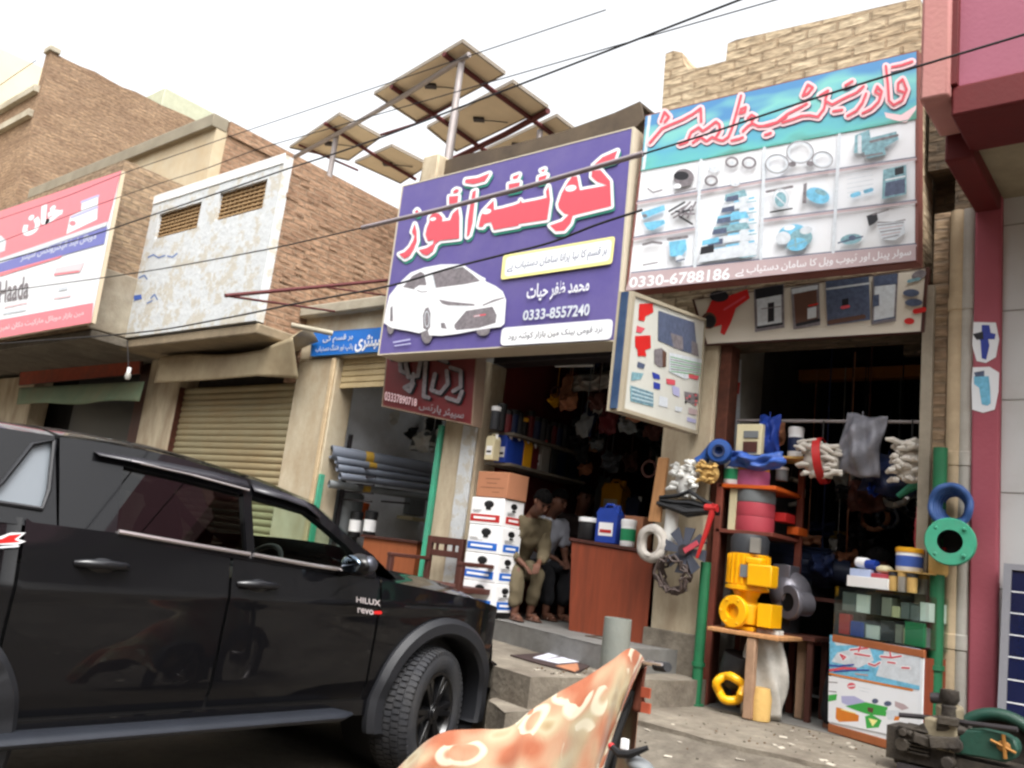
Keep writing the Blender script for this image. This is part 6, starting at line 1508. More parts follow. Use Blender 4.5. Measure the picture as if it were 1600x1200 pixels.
# ---------------------------------------------------------------- on the steps
pt = P(966, 966, Y=5.25); pt.z = pt.z
b = MB(); b.lathe([(.092, 0), (.097, .02), (.094, pt.z-.655), (.08, pt.z-.655), (.078, .05)], (pt.x, 5.25, .655), (0, 0, 1), 28); tag(b.build('concrete_pipe', mat('grey_cement_pipe', (122, 126, 120), .9, var=.1, scale=5, bump=.3, dirt=.4, dirtcol=(120, 116, 104))), 'short upright grey cement pipe in front of the counter', 'pipe')
sp = [P(x, y, Z=.667) for x, y in [(797, 1023), (850, 1020), (922, 1014), (945, 1026), (902, 1051), (845, 1037)]]
b = MB(); b.prism(sp, (0, 0, -.008)); tag(b.build('mat', mat('dark_rubber_sheet', (58, 44, 42), .8, var=.15, bump=.2)), 'dark rubber sheet lying on the step below the seated men', 'mat')
sp = [P(x, y, Z=.674) for x, y in [(833, 1027), (874, 1016), (921, 1019), (913, 1033), (872, 1036)]]
b = MB(); b.prism(sp, (0, 0, -.005)); t = tag(b.build('paper', col('printed_paper', (206, 206, 218), .8)), 'white printed papers lying on the dark rubber sheet', 'paper')
A = Art((0, 0, 1), lambda x, y: P(x, y, Z=.674), off=.001)
for k in range(5): A.line([(852+k*9, 1030-k*2), (880+k*7, 1026-k)], 1.1, GY)
A.build('printed_lines', SM, t)
sp = [P(x, y, Z=.672) for x, y in [(868, 1040), (902, 1036), (905, 1046), (898, 1049)]]; b = MB(); b.prism(sp, (0, 0, -.004)); tag(b.build('cardboard', C['card']), 'small scrap of brown cardboard on the near corner of the sheet', 'cardboard')
p = P(930, 1030, Z=.67); t = thing('open_carton', 'open dark carton lying between the papers and the cement pipe', 'carton', tuple(p)); b = MB()
b.bx(p.x-.12, p.x+.10, p.y, p.y+.012, .675, .84); b.bx(p.x-.12, p.x+.10, p.y+.2, p.y+.212, .675, .84); b.bx(p.x-.12, p.x-.108, p.y+.013, p.y+.199, .675, .84); b.bx(p.x-.12, p.x+.1, p.y+.013, p.y+.199, .672, .68); b.build('body', mat('grimy_carton', (84, 70, 60), .9), t)

# ---------------------------------------------------------------- pipe shop
PG_ = col('grey_pvc_pipe', (112, 118, 130), .45, scale=3); BND = col('yellow_band', (176, 140, 50))
for k, (a_, b_, w, lab) in enumerate([((517, 706), (683, 734), .078, 'thickest grey pipe, uppermost on the pipe shop rack'), ((525, 719), (680, 744), .042, 'grey pipe directly under the thickest pipe'), ((527, 731), (680, 753), .042, 'third grey pipe from the top of the rack'), ((531, 744), (678, 764), .04, 'fourth grey pipe from the top of the rack'), ((514, 756), (676, 778), .044, 'darker grey pipe, lowest on the rack')]):
    p0, p1 = P(*a_, Y=6.47), P(*b_, Y=7.8); d = (p1-p0).normalized()
    t = thing('pipe', lab, 'pipe', tuple((p0+p1)/2), 'grey pipes on the rack of the pipe shop')
    b = MB(); b.lathe([(w*.86, .02), (w*.86, 0), (w, 0), (w*1.06, .005), (w*1.06, .12), (w, .14), (w, (p1-p0).length), (0, (p1-p0).length)], p0, d, 18); b.lathe([(w*.86, .02), (w*.86, .6), (0, .6)], p0, d, 18); b.build('tube', PG_ if k < 4 else C['grey'], t)
    if k < 2 or k == 4: b = MB(); b.lathe([(w*1.005, .42), (w*1.03, .42), (w*1.03, .52), (w*1.005, .52)], p0, d, 18); b.build('tape_band', BND, t)
b = MB()
for y in (6.8, 7.6):
    xr_ = P(540 if y < 7 else 600, 760, Y=y).x-.05
    b.bx(xr_-.02, xr_+.02, y-.02, y+.02, .6, 2.6)
    for q in range(5): z = P(560, 716+q*12.5, Y=y).z-.11; b.bx(xr_, xr_+.55, y-.012, y+.012, z-.02, z)
tag(b.build('pipe_rack', M['dark_steel']), 'dark steel rack carrying the grey pipes', 'rack')
def elbow(label, px, py, Y, m, R_=.1, r=.05, fl=None, flip=1):
    c = P(px, py, Y=Y); t = thing('pipe_elbow', label, 'pipe fitting', tuple(c)); b = MB()
    pts = [c+V((flip*(R_-R_*math.cos(a1)), -R_*.2, R_*math.sin(a1))) for a1 in [i*PI/2/8 for i in range(9)]]; pts = [pts[0]-V((0, 0, .1))]+pts+[pts[-1]+V((flip*.1, 0, 0))]
    b.tube(pts, r, 14); b.build('bend', m, t)
    b = MB(); b.lathe([(r, 0), (r*1.25, 0), (r*1.25, .05), (r, .05)], pts[0], (0, 0, 1), 14); b.lathe([(r, -.05), (r*1.25, -.05), (r*1.25, 0), (r, 0)], pts[-1], (flip, 0, 0), 14); b.build('collar', fl or m, t)
elbow('black pipe elbow with green collar hanging on the pale wall', 534, 648, 7.2, M['black'], .13, .075, C['green'])
elbow('white pipe elbow hanging above the thickest pipe', 531, 690, 7.0, C['white'], .11, .05, None)
elbow('grey pipe elbow with pale collars at the right of the pipe shop', 652, 692, 7.8, C['grey'], .08, .07, C['white'])
elbow('small grey pipe elbow with pale collars by the green guide', 676, 686, 7.9, C['grey'], .07, .055, C['white'])
p = P(586, 688, Y=7.9); b = MB(); b.lathe([(.07, -.35), (.13, -.34), (.14, .3), (.11, .33), (0, .33)], p, (.96, .2, -.12), 20); b.lathe([(.06, -.37), (.10, -.37), (.10, -.33)], p, (.96, .2, -.12), 20, 1); tag(b.build('hose_roll', [C['dblue'], C['green']]), 'dark blue rolled hose with a green end hanging behind the pipes', 'hose')
mb_, q = qbox([(560, 650), (592, 656), (590, 690), (556, 684)], 8.2, .3); t = tag(mb_.build('carton', C['grey'], bevel=.006), 'pale carton with red print on the wall of the pipe shop', 'carton')
A = Art(FRONT, lambda x, y: P(x, y, Y=8.2)); A.line([(566, 662), (584, 664)], 3, RD); A.line([(570, 668), (580, 672)], 3, RD); A.build('red_print', SM, t)
mb_, q = qbox([(548, 618), (592, 622), (590, 645), (546, 640)], 8.3, .3); tag(mb_.build('basket', C['dgrey'], bevel=.01), 'dark basket high on the back wall of the pipe shop', 'basket')
bundle('sack', 'brown sack above the dark blue rolled hose', 608, 668, 8.5, .5, .3, .25, C['card'] if False else M['wood_d'], 16, 'sack')
p = P(538, 800, Y=7.0); jar('bucket', 'grey lidded bucket beside the black bottles', (p.x, 7.0, .62), .2, P(538, 768, Y=7.0).z-.62, C['grey'], C['grey'], 'bucket', None, C['grey'])
for px, h, lab in ((553, 0, 'left black bottle with white label on the red brown bench'), (576, 1, 'right black bottle with white label on the red brown bench')):
    q = P(px, 836, Y=6.9); jar('bottle', lab, (q.x, 6.9, q.z-.02), .075, .30, M['black'], M['black'], 'bottle', None, M['white'])
q = P(560, 800, Y=7.3); jar('tub', 'orange tub behind the black bottles', (q.x, 7.3, q.z-.08), .12, .2, C['orange'], C['orange'])
mb_, q = qbox([(606, 774), (640, 778), (638, 804), (604, 800)], 8.0, .3); tag(mb_.build('monitor', C['grey'], bevel=.01), 'grey boxed monitor on a ledge at the back of the pipe shop', 'monitor')
mb_, q = qbox([(595, 803), (645, 807), (644, 812), (595, 808)], 7.9, .4); tag(mb_.build('ledge', C['cream'], bevel=.004), 'pale ledge under the boxed monitor', 'ledge')
mb_, q = qbox([(575, 762), (606, 766), (604, 792), (574, 788)], 8.3, .2); tag(mb_.build('tin', C['straw']), 'dull yellow tin on the back wall of the pipe shop', 'tin')
for k in range(22):
    px, py = rnd(575, 680), rnd(640, 830); w = rnd(.08, .2); q = P(px, py, Y=9.0)
    carton('carton', 'small dark packet against the back wall of the pipe shop', q.x, q.x+w, 8.95, 9.25, q.z, q.z+rnd(.08, .2), [C['dgrey'], C['dblue'], M['wood_d'], C['grey']][k % 4], 'packet', 'dark packets at the back of the pipe shop')
for k in range(16):
    px, py = rnd(552, 682), rnd(612, 700); Yh = rnd(7.4, 8.9); c = P(px, py, Y=Yh); nm, m_ = [('black', M['black']), ('grey', C['grey']), ('white', C['white']), ('dark blue', C['dblue'])][k % 4]
    if k % 2: r_ = rnd(.07, .14); b = MB(); b.tube([c+V((math.cos(2*PI*j/20)*r_, .02*math.sin(j*3), math.sin(2*PI*j/20)*r_)) for j in range(20)], r_*.22, 7, closed=True); tag(b.build('hose_ring', m_), f'{nm} ring of hose hanging on the wall of the pipe shop', 'hose', f'{nm} hose rings in the pipe shop')
    else: packet(f'{nm} packet of fittings hanging on the wall of the pipe shop', px, py, Yh, rnd(.16, .3), rnd(.16, .26), m_, 'hanging_packet', rnd(-.2, .2), f'{nm} packets in the pipe shop')
# bench with an orange brown front
mb_, q = qbox([(566, 838), (648, 850), (644, 930), (560, 920)], 6.75, .5); t = thing('bench_table', 'red brown wooden work table in the pipe shop doorway', 'table', ((q[0]+q[1])/2, 7, .6))
mb_.build('front', mat('orange_brown_board', (148, 82, 48), .6, var=.14, scale=4, bump=.1, stretch=(6, 6, .6)), t, bevel=.004)
b = MB(); b.bx(q[0]-.03, q[1]+.03, 6.72, 7.3, q[3], q[3]+.03); b.build('table_top', M['wood_d'], t, bevel=.004)
# dark wooden armchair
cb = P(702, 935, Y=5.95); zf = .655
t = thing('armchair', 'dark wooden armchair standing by the pillar behind the truck', 'chair', (cb.x, 5.95, zf))
xl_, xr2 = P(655, 880, Y=6.1).x, P(742, 892, Y=5.9).x; zarm = P(700, 880, Y=6.0).z; ztp = P(668, 836, Y=6.2).z; zse = P(700, 912, Y=6.0).z
y0_, y1_ = 5.72, 6.22
for x, y, z1 in ((xl_, y0_, zarm), (xl_, y1_, ztp), (xr2, y0_, zarm), (xl_+.42, y1_, ztp)):
    b = MB(); b.bx(x-.025, x+.025, y-.025, y+.025, zf, z1); b.build('leg', M['wood_d'], t, bevel=.004)
b = MB(); b.bx(xl_-.02, xr2+.02, y0_, y1_, zse-.05, zse); b.build('seat', M['wood_d'], t, bevel=.006)
for x in (xl_, xr2):
    b = MB(); b.bx(x-.03, x+.03, y0_-.03, y1_, zarm, zarm+.035); b.build('armrest', M['wood_d'], t, bevel=.006)
b = MB(); b.bx(xl_-.02, xl_+.44, y1_-.02, y1_+.02, ztp-.07, ztp); b.bx(xl_, xl_+.42, y1_-.015, y1_+.015, zarm+.05, zarm+.11)
for k in range(3): b.bx(xl_+.08+k*.11, xl_+.11+k*.11, y1_-.01, y1_+.01, zarm+.1, ztp-.06)
b.build('backrest', M['wood_d'], t, bevel=.004)
# ---------------------------------------------------------------- pump shop
# painted pump pictures on the strip of pale wall inside the door
A = Art((1, 0, 0), lambda x, y: P(x, y, X=xo0-.02), off=.004)
A.poly([(1131, 560), (1158, 562), (1154, 700), (1128, 706)], PR if False else PG)
A.poly([(1134, 592), (1156, 598), (1154, 616), (1133, 612)], RD); A.line([(1138, 588), (1150, 592)], 4, RD); A.line([(1137, 622), (1148, 624)], 3, RO)
A.disc((1139, 652), 10, 15, SG, 18); A.disc((1141, 660), 6, 6, TE)
t = tag(A.mb.build('wall_poster', SM, None), 'pale poster of a red and a teal pump inside the pump shop door', 'poster')
# green posts
def post(label, xa, ya, xb_, yb_, Y, r):
    p0, p1 = P(xa, ya, Y=Y), P(xb_, yb_, Y=Y); p1.x = p0.x = (p0.x+p1.x)/2
    b = MB(); b.tube([p0, (p0.x, Y, ZP)], r, 14); b.lathe([(r, -.015), (r*1.25, -.015), (r*1.25, .015), (r, .015)], (p0.x, Y, ZP+(p0.z-ZP)*.28), (0, 0, 1), 14)
    b.lathe([(r, 0), (r*1.6, 0), (r*1.6, .012), (r, .012)], (p0.x, Y, ZP), (0, 0, 1), 14)
    return tag(b.build('post', M['green']), label, 'post')
post('green pipe post at the left side of the pump shop door', 1100, 878, 1090, 1098, D-.12, .04)
post('tall green pipe post at the right side of the pump shop door', 1466, 700, 1464, 1095, D-.12, .045)

# red brown stand of reels
t = thing('display_stand', 'red brown stand of narrow shelves inside the left of the pump shop door', 'stand', (xo0+.35, D+.1, ZP))
RB = mat('red_brown_wood', (118, 58, 44), .7, var=.18, scale=5, bump=.2, dirt=.3, dirtcol=(80, 50, 42))
sh_ = []
Ys0, Ys1 = D-.02, D+.55
sx0, sx1 = P(1124, 790, Y=Ys0).x, P(1206, 790, Y=Ys0).x
for nm, yy in (('upper', 757), ('lower', 829), ('base', 985)):
    z = P(1165, yy, Y=Ys0).z; sh_.append(z)
    b = MB(); b.bx(sx0-.02, sx1+.02, Ys0, Ys1, z-.03, z); b.build('shelf', RB if nm != 'upper' else C['orange'], t, bevel=.004)
for x, y in ((sx0-.01, Ys0+.02), (sx1+.01, Ys1-.02), (sx0-.01, Ys1-.02)):
    b = MB(); b.bx(x-.025, x+.025, y-.02, y+.02, ZP+.004, sh_[0]+(.2 if y > D else .0)); b.build('upright', RB, t, bevel=.003)
b = MB(); q = P(1145, 795, Y=Ys0+.05); b.bx(q.x-.03, q.x+.03, Ys0+.04, Ys0+.1, sh_[1], sh_[0]-.031); b.build('upright', C['cream'], t, bevel=.003)
zu, zl_, zb_ = sh_
def reel(label, px, z, h, r, m, Y=D+.14, grp=None):
    x = P(px, 780, Y=Y).x; t = thing('tape_reel', label, 'reel', (x, Y, z), grp)
    MB().lathe([(r*.35, 0), (r, 0), (r*1.02, h*.2), (r*1.02, h*.8), (r, h), (r*.35, h), (r*.35, 0)], (x, Y, z), (0, 0, 1), 26).build('winding', m, t)
    MB().lathe([(r*.36, -.0), (r*.42, h*1.02), (r*.3, h*1.02), (r*.3, 0)], (x, Y, z), (0, 0, 1), 18).build('core', M['black'], t); return t
reel('yellow brown tape reel stacked on the pink reel', 1172, zu+.127, .1, .135, C['yellow']); reel('pink tape reel on the upper shelf of the red brown stand', 1173, zu+.003, .12, .135, C['pink'])
reel('lower rose red cable reel on the second shelf', 1181, zl_+.003, .115, .15, C['rose']); reel('upper rose red cable reel on the second shelf', 1181, zl_+.121, .105, .15, C['rose']); reel('grey cable reel on top of the two rose red reels', 1181, zl_+.229, .1, .15, C['grey'])
q = P(1108, 740, Y=D+.02); bundle('rope_hank', 'hank of straw coloured twine at the left end of the upper shelf', 1109, 740, D-.1, .2, .2, .14, C['straw'], 22, 'twine')
q = P(1139, 752, Y=D+.0); jar('tin', 'white and green printed tin on the upper shelf of the red brown stand', (q.x, D+.06, zu+.002), .07, .19, M['white'], M['white'], 'tin', None, C['green'])
# blue pump casing, socket board, blue bags
q = P(1124, 706, Y=D-.1); t = thing('pump_casing', 'blue cast pump casing hanging beside the socket board', 'pump casing', tuple(q)); b = MB()
b.lathe([(0, -.06), (.085, -.06), (.10, -.03), (.10, .03), (.085, .06), (.045, .065), (.04, .02), (0, .02)], q, (.35, -.93, 0), 24); b.tube([q+V((-.06, 0, .02)), q+V((-.13, 0, -.06)), q+V((-.17, -.02, -.10))], [.05, .045, .05], 12); b.build('casing', col('blue_cast_paint', (30, 72, 140), .5), t)
b = MB(); b.lathe([(.032, .058), (.05, .07), (.05, .075), (.032, .07)], q, (.35, -.93, 0), 18); b.build('inlet_rim', C['dblue'], t)
mb_, g_ = qbox([(1152, 664), (1189, 661), (1191, 709), (1148, 712)], D-.02, .06); t = thing('socket_board', 'cream electrical board with two square sockets above the upper shelf', 'socket board', ((g_[0]+g_[1])/2, D, g_[2]))
mb_.build('board', C['cream'], t, bevel=.006)
for q4, m_ in (([(1162, 674), (1184, 672), (1185, 683), (1161, 685)], C['grey']), ([(1161, 690), (1182, 689), (1183, 706), (1160, 707)], M['wood_d'])):
    mb_, _ = qbox(q4, D-.032, .011); mb_.build('socket', m_, t, bevel=.003)
packet('bright blue plastic bag hanging right of the socket board', 1201, 684, D+.2, .18, .36, C['blue'], group=None); packet('blue plastic wrap lying on the upper reels', 1180, 720, D-.0, .46, .13, col('light_blue_wrap', (60, 96, 176), .4), group=None)
packet('brown packet hanging beside the bright blue bag', 1212, 678, D+.5, .16, .2, C['card'], group=None)
q = P(1242, 716, Y=D+.3); jar('bottle', 'bottle with white cap and blue label left of the hanging glove bundles', (q.x, D+.3, q.z), .06, .25, M['white'], M['white'], 'bottle', None, C['dblue'])
b = MB(); b.bx(q.x-.32, q.x+.22, D+.18, D+.48, q.z-.02, q.z-.002); b.bx(q.x-.3, q.x-.27, D+.2, D+.46, zu, q.z-.02); tag(b.build('ledge', C['straw']), 'thin ledge under the white capped bottle', 'ledge')
q = P(1222, 740, Y=D+.3); jar('tub', 'small grey white tub below the thin ledge', (q.x, D+.3, q.z-.06), .05, .11, C['grey'], M['white'])
mb_, _ = qbox([(1206, 800), (1228, 801), (1227, 815), (1205, 814)], D+.2, .2); tag(mb_.build('carton', C['red'], bevel=.004), 'small bright red carton right of the rose red reels', 'carton')
mb_, _ = qbox([(1230, 822), (1248, 824), (1247, 836), (1229, 834)], D+.4, .2); tag(mb_.build('carton', C['orange'], bevel=.004), 'small orange red carton above the dark blue motor', 'carton')
# bundles hanging from the rail
zr_ = P(1300, 658, Y=6.62).z
for args, bd in ((('glove_bundle', 'bundle of white cotton gloves with a red tie hanging at the middle of the door', 1284, 720, 6.6, .36, .33, .22, GLOVE, 46, 'gloves'), C['red']), (('glove_bundle', 'bundle of white cotton gloves hanging at the right jamb of the door', 1424, 724, 6.55, .30, .35, .22, GLOVE, 46, 'gloves'), None)):
    o = bundle(*args, band=bd, group='glove bundles hanging in the pump shop door')
    b = MB(); c = V(o.location); b.tube([c, V((c.x, c.y, zr_))], .006, 5); b.build('string', M['black'], o)
packet('large crumpled grey plastic bag hanging from the rail', 1346, 696, 6.6, .30, .46, mat('grey_bag_plastic', (126, 126, 134), .4, var=.25, scale=7, bump=.8, bscale=12), 'plastic_bag', .12, None)
packet('dark blue net bag hanging beside the grey plastic bag', 1388, 742, 6.75, .40, .30, C['dblue'], 'net_bag', .1, None); packet('small blue packet under the dark blue net bag', 1366, 765, 6.8, .07, .09, C['blue'], group=None)
b = MB(); q = P(1440, 760, Y=6.7); b.tube([q+V((-.16, 0, -.08)), q+V((-.06, 0, .0)), q+V((.06, 0, .05))], [.02, .035, .03], 8); tag(b.build('hose_end', M['teal']), 'sea green hose end beside the right glove bundle', 'hose')
packet('white and red printed strip of sachets hanging on the right jamb', 1440, 840, D+.12, .08, .42, C['rose'], 'sachet_strip', 0, None)
# ---- yellow pump
Yy = D-.05
pc_ = P(1176, 893, Y=Yy); t = thing('pump', 'bright yellow vertical motor pump with black cap on a small wooden table', 'water pump', (pc_.x, Yy, P(1176, 985, Y=Yy).z))
R_ = (P(1198, 893, Y=Yy).x-P(1141, 893, Y=Yy).x)/2; cx = P(1169, 893, Y=Yy).x
z_t, z_m, z_c = P(1172, 866, Y=Yy).z, P(1170, 922, Y=Yy).z, P(1172, 836, Y=Yy).z; z_b = P(1176, 986, Y=Yy).z; z_v = P(1170, 955, Y=Yy).z
b = MB(); pr_ = [(0, z_m-.01), (R_*.8, z_m-.01), (R_*1.12, z_m), (R_*1.12, z_m+.025), (R_, z_m+.03), (R_, z_t), (0, z_t)]
b.lathe([(r, z-z_m) for r, z in pr_], (cx, Yy, z_m), (0, 0, 1), 28)
for k in range(22): a1 = 2*PI*k/22; b.box((cx+math.cos(a1)*R_, Yy+math.sin(a1)*R_, (z_m+z_t)/2+.015), (.03, .012, z_t-z_m-.05), rz=a1)
b.build('motor', C['pumpy'], t)
b = MB(); b.lathe([(R_*.98, 0), (R_*1.0, (z_c-z_t)*.75), (R_*.85, z_c-z_t), (0, z_c-z_t)], (cx, Yy, z_t+.001), (0, 0, 1), 28); cp = b.build('fan_cover', C['dgrey'], t)
b = MB(); q = P(1180, 852, Y=Yy-R_-.005); b.bx(q.x-.04, q.x+.035, Yy-R_-.008, Yy-R_+.02, q.z-.055, q.z+.055); b.build('label', C['silver'], cp)
b = MB(); q = P(1198, 900, Y=Yy-.05); b.bx(q.x-.10, q.x+.09, Yy-R_*1.25, Yy-R_*.3, q.z-.085, q.z+.075); b.bx(q.x-.12, q.x+.0, Yy-R_*1.2, Yy-R_*.4, q.z+.07, q.z+.12); b.build('terminal_box', C['pumpy'], t, bevel=.012)
b = MB(); q = P(1164, 892, Y=Yy-R_); b.bx(q.x-.03, q.x+.03, Yy-R_-.02, Yy-R_-.008, q.z-.045, q.z+.045); b.build('nameplate', C['grey'], t)
b = MB(); b.lathe([(R_*.62, 0), (R_*.55, (z_m-z_v)*.6), (R_*.75, (z_m-z_v)*.95)], (cx, Yy, z_v), (0, 0, 1), 22); b.lathe([(0, -.09), (R_*1.1, -.09), (R_*1.15, -.03), (R_*1.1, .05), (R_*.5, .07), (0, .07)], (cx+.01, Yy, z_v), (0, 0, 1), 28)
vq = P(1144, 955, Y=Yy-.2); b.lathe([(.055, .0), (.115, .0), (.118, .035), (.112, .04), (.07, .045), (.07, .22)], vq, (.15, .98, 0), 26); b.lathe([(.056, .001), (.05, .12), (0, .12)], vq, (.15, .98, 0), 26)
for k in range(6): a1 = 2*PI*k/6; b.ball(vq+V((math.cos(a1)*.092, -.004, math.sin(a1)*.092)), .011, 0, 8, 5)
q = P(1202, 962, Y=Yy-.05); b.tube([V((cx, Yy, z_v-.02)), V((q.x-.05, Yy-.05, q.z))], .06, 14); b.bx(q.x-.05, q.x+.055, Yy-.15, Yy+.05, q.z-.085, q.z+.08)
b.bx(cx-.10, cx+.12, Yy-.12, Yy+.12, z_b, z_b+.03); b.lathe([(.09, 0), (.06, .08)], (cx+.02, Yy, z_b+.02), (0, 0, 1), 18); b.build('volute', C['pumpy'], t, bevel=.006)
# its table
t = thing('small_table', 'small worn wooden table carrying the yellow pump', 'table', (cx, D, ZP)); tz = z_b-.002
b = MB(); tx0, tx1 = P(1112, 985, Y=Yy-.16).x, P(1236, 985, Y=Yy).x; b.bx(tx0, tx1, Yy-.24, Yy+.42, tz-.03, tz); b.build('table_top', M['wood_l'], t, bevel=.006)
lx = P(1173, 1050, Y=Yy-.2).x
for x, y in ((lx, Yy-.2), (tx1-.04, Yy+.36), (tx0+.04, Yy+.36)):
    b = MB(); b.bx(x-.035, x+.035, y-.03, y+.03, ZP+.005, tz-.031); b.build('leg', mat('worn_pole', (150, 120, 96), .85, var=.2, scale=8, bump=.3), t, bevel=.01)
# wrapped pump under it
q = P(1160, 1060, Y=Yy-.02); t = thing('wrapped_pump', 'plastic wrapped black and yellow pump under the small table', 'water pump', (q.x, Yy, ZP+.005))
b = MB(); b.lathe([(0, .10), (.12, .10), (.13, .02), (.13, -.1), (.10, -.14), (0, -.14)], q+V((-.03, -.02, .07)), (.2, -.1, .97), 22); b.build('motor', M['black'], t)
b = MB(); rq = q+V((-.03, -.14, -.07)); b.tube([rq+V((math.cos(2*PI*k/24)*.10, .02*math.sin(k), math.sin(2*PI*k/24)*.085)) for k in range(24)], .032, 10, closed=True); b.build('flange', C['pumpy'], t)
def wrap(u, v):
    a1 = PI*(-.05+1.1*u); r_ = .20*(.62+.5*math.sin(PI*min(1, v*.62+.25)))+.018*math.sin(a1*7+v*9)
    return V((q.x+.10-math.cos(a1)*r_*.9, Yy+.0-math.sin(a1)*r_*.6+.05, ZP+.01+v*.62))
b = MB(); b.grid(lambda u, v: wrap(u*.62+.38, v), 26, 16); b.build('plastic_wrap', mat('foggy_plastic', (176, 172, 164), .3, var=.3, scale=7, bump=.8, bscale=12), t, solid=.004)
b = MB(); b.lathe([(0, 0), (.07, 0), (.075, .15), (.06, .22), (0, .22)], (P(1190, 1090, Y=Yy-.12).x, Yy-.13, ZP+.006), (0, 0, 1), 18); b.build('base', C['straw'], t)
# grey pump behind, dark blue motor
q = P(1228, 936, Y=D+.35); t = thing('pump', 'silver grey pump with round flange behind the yellow pump', 'water pump', tuple(q))
b = MB(); b.lathe([(.07, 0), (.13, 0), (.135, .04), (.09, .05), (.09, .2), (0, .2)], q+V((.06, -.12, -.02)), (.45, .85, .0), 24); b.ball(q+V((0, .08, .05)), (.16, .18, .17), 0, 18, 12); b.bx(q.x-.1, q.x+.04, D+.3, D+.5, q.z+.12, q.z+.26); b.build('casing', col('pump_grey', (128, 126, 134), .35, metal=.5, bump=.2), t, bevel=.006)
b = MB(); b.lathe([(0, .01), (.068, .01), (.068, -.001)], q+V((.06, -.12, -.02)), (.45, .85, 0), 24); b.build('bore', M['black'], t)
b = MB(); b.bx(q.x-.3, q.x+.3, D+.18, D+.6, q.z-.28, q.z-.25)
for x in (q.x-.26, q.x+.26): b.bx(x-.02, x+.02, D+.2, D+.24, ZP+.006, q.z-.28); b.bx(x-.02, x+.02, D+.5, D+.54, ZP+.006, q.z-.28)
tag(b.build('trestle', M['wood_d']), 'dark trestle under the silver grey pump', 'trestle'); b = MB(); b.bx(q.x-.06, q.x+.06, D+.3, D+.5, q.z-.249, q.z-.05); b.build('foot', C['dgrey'], t)
q = P(1256, 884, Y=D+.9); t = thing('motor', 'dark blue electric motor lying behind the silver grey pump', 'motor', tuple(q))
b = MB(); b.lathe([(0, -.34), (.13, -.34), (.15, -.3), (.15, .2), (.10, .23), (.10, .36), (0, .36)], q, (.93, .3, -.05), 22)
for k in range(16): a1 = 2*PI*k/16; o_ = V((0, math.cos(a1), math.sin(a1)))*.155; b.tube([q+o_-V((.26, .08, 0)), q+o_+V((.2, .06, 0))], .01, 4)
b.build('housing', col('motor_blue', (34, 46, 72), .5), t); b = MB(); b.bx(q.x-.14, q.x+.1, q.y-.08, q.y+.1, q.z-.24, q.z-.12); b.build('foot', C['dgrey'], t)
b = MB(); b.bx(q.x-.6, q.x+.6, D+.65, D+1.2, q.z-.27, q.z-.242)
for x in (q.x-.55, q.x+.55):
    for y in (D+.7, D+1.15): b.bx(x-.02, x+.02, y-.02, y+.02, ZP+.006, q.z-.27)
tag(b.build('work_table', M['wood_d']), 'dark work table under the blue motor', 'table')
# low table with papers at the back
q = P(1268, 1000, Y=D+.75); t = thing('low_table', 'low dark table with reddish top and papers left of the glass counter', 'table', (q.x, D+.8, ZP))
b = MB(); b.bx(q.x-.24, q.x+.3, D+.6, D+1.1, q.z-.03, q.z); b.build('table_top', RB, t, bevel=.004)
for x in (q.x-.2, q.x+.26):
    for y in (D+.64, D+1.06): b = MB(); b.bx(x-.022, x+.022, y-.022, y+.022, ZP+.006, q.z-.031); b.build('leg', M['wood_d'], t)
b = MB(); b.bx(q.x-.2, q.x+.26, D+.63, D+.65, ZP+.14, ZP+.16); b.build('foot_rail', C['grey'], t)
b = MB(); b.bx(q.x-.08, q.x+.22, D+.64, D+.9, q.z+.001, q.z+.02); tag(b.build('paper', col('blue_white_paper', (170, 176, 206), .8)), 'bluish white papers on the low table', 'paper')
# dark hanging things in depth
for px, w, lab in ((1366, .035, 'dark blue pipe standing deep in the pump shop'), (1408, .03, 'dimmer dark pipe standing deep in the pump shop')):
    q = P(px, 850, Y=9.4); b = MB(); b.tube([(q.x, 9.4, ZP+.006), (q.x, 9.4, q.z+.45)], w, 10); tag(b.build('pipe', C['dblue']), lab, 'pipe')
mb_, _ = qbox([(1297, 828), (1336, 832), (1334, 852), (1296, 848)], 8.8, .3); tag(mb_.build('carton', mat('dull_yellow_carton', (150, 120, 40), .8)), 'dull yellow carton deep in the pump shop', 'carton')
mb_, _ = qbox([(1310, 755), (1385, 765), (1380, 790), (1308, 780)], 8.6, .3); tag(mb_.build('carton', M['wood_d']), 'brown carton hanging dark behind the grey plastic bag', 'carton')
for k in range(18):
    px, py = rnd(1225, 1440), rnd(770, 900); q = P(px, py, Y=10.5); w = rnd(.1, .3)
    carton('carton', 'dark packet on the racks deep in the pump shop', q.x, q.x+w, 10.5, 10.8, q.z, q.z+rnd(.1, .25), [C['dgrey'], C['dblue'], M['black'], M['wood_d']][k % 4], 'packet', 'dark packets deep in the pump shop')

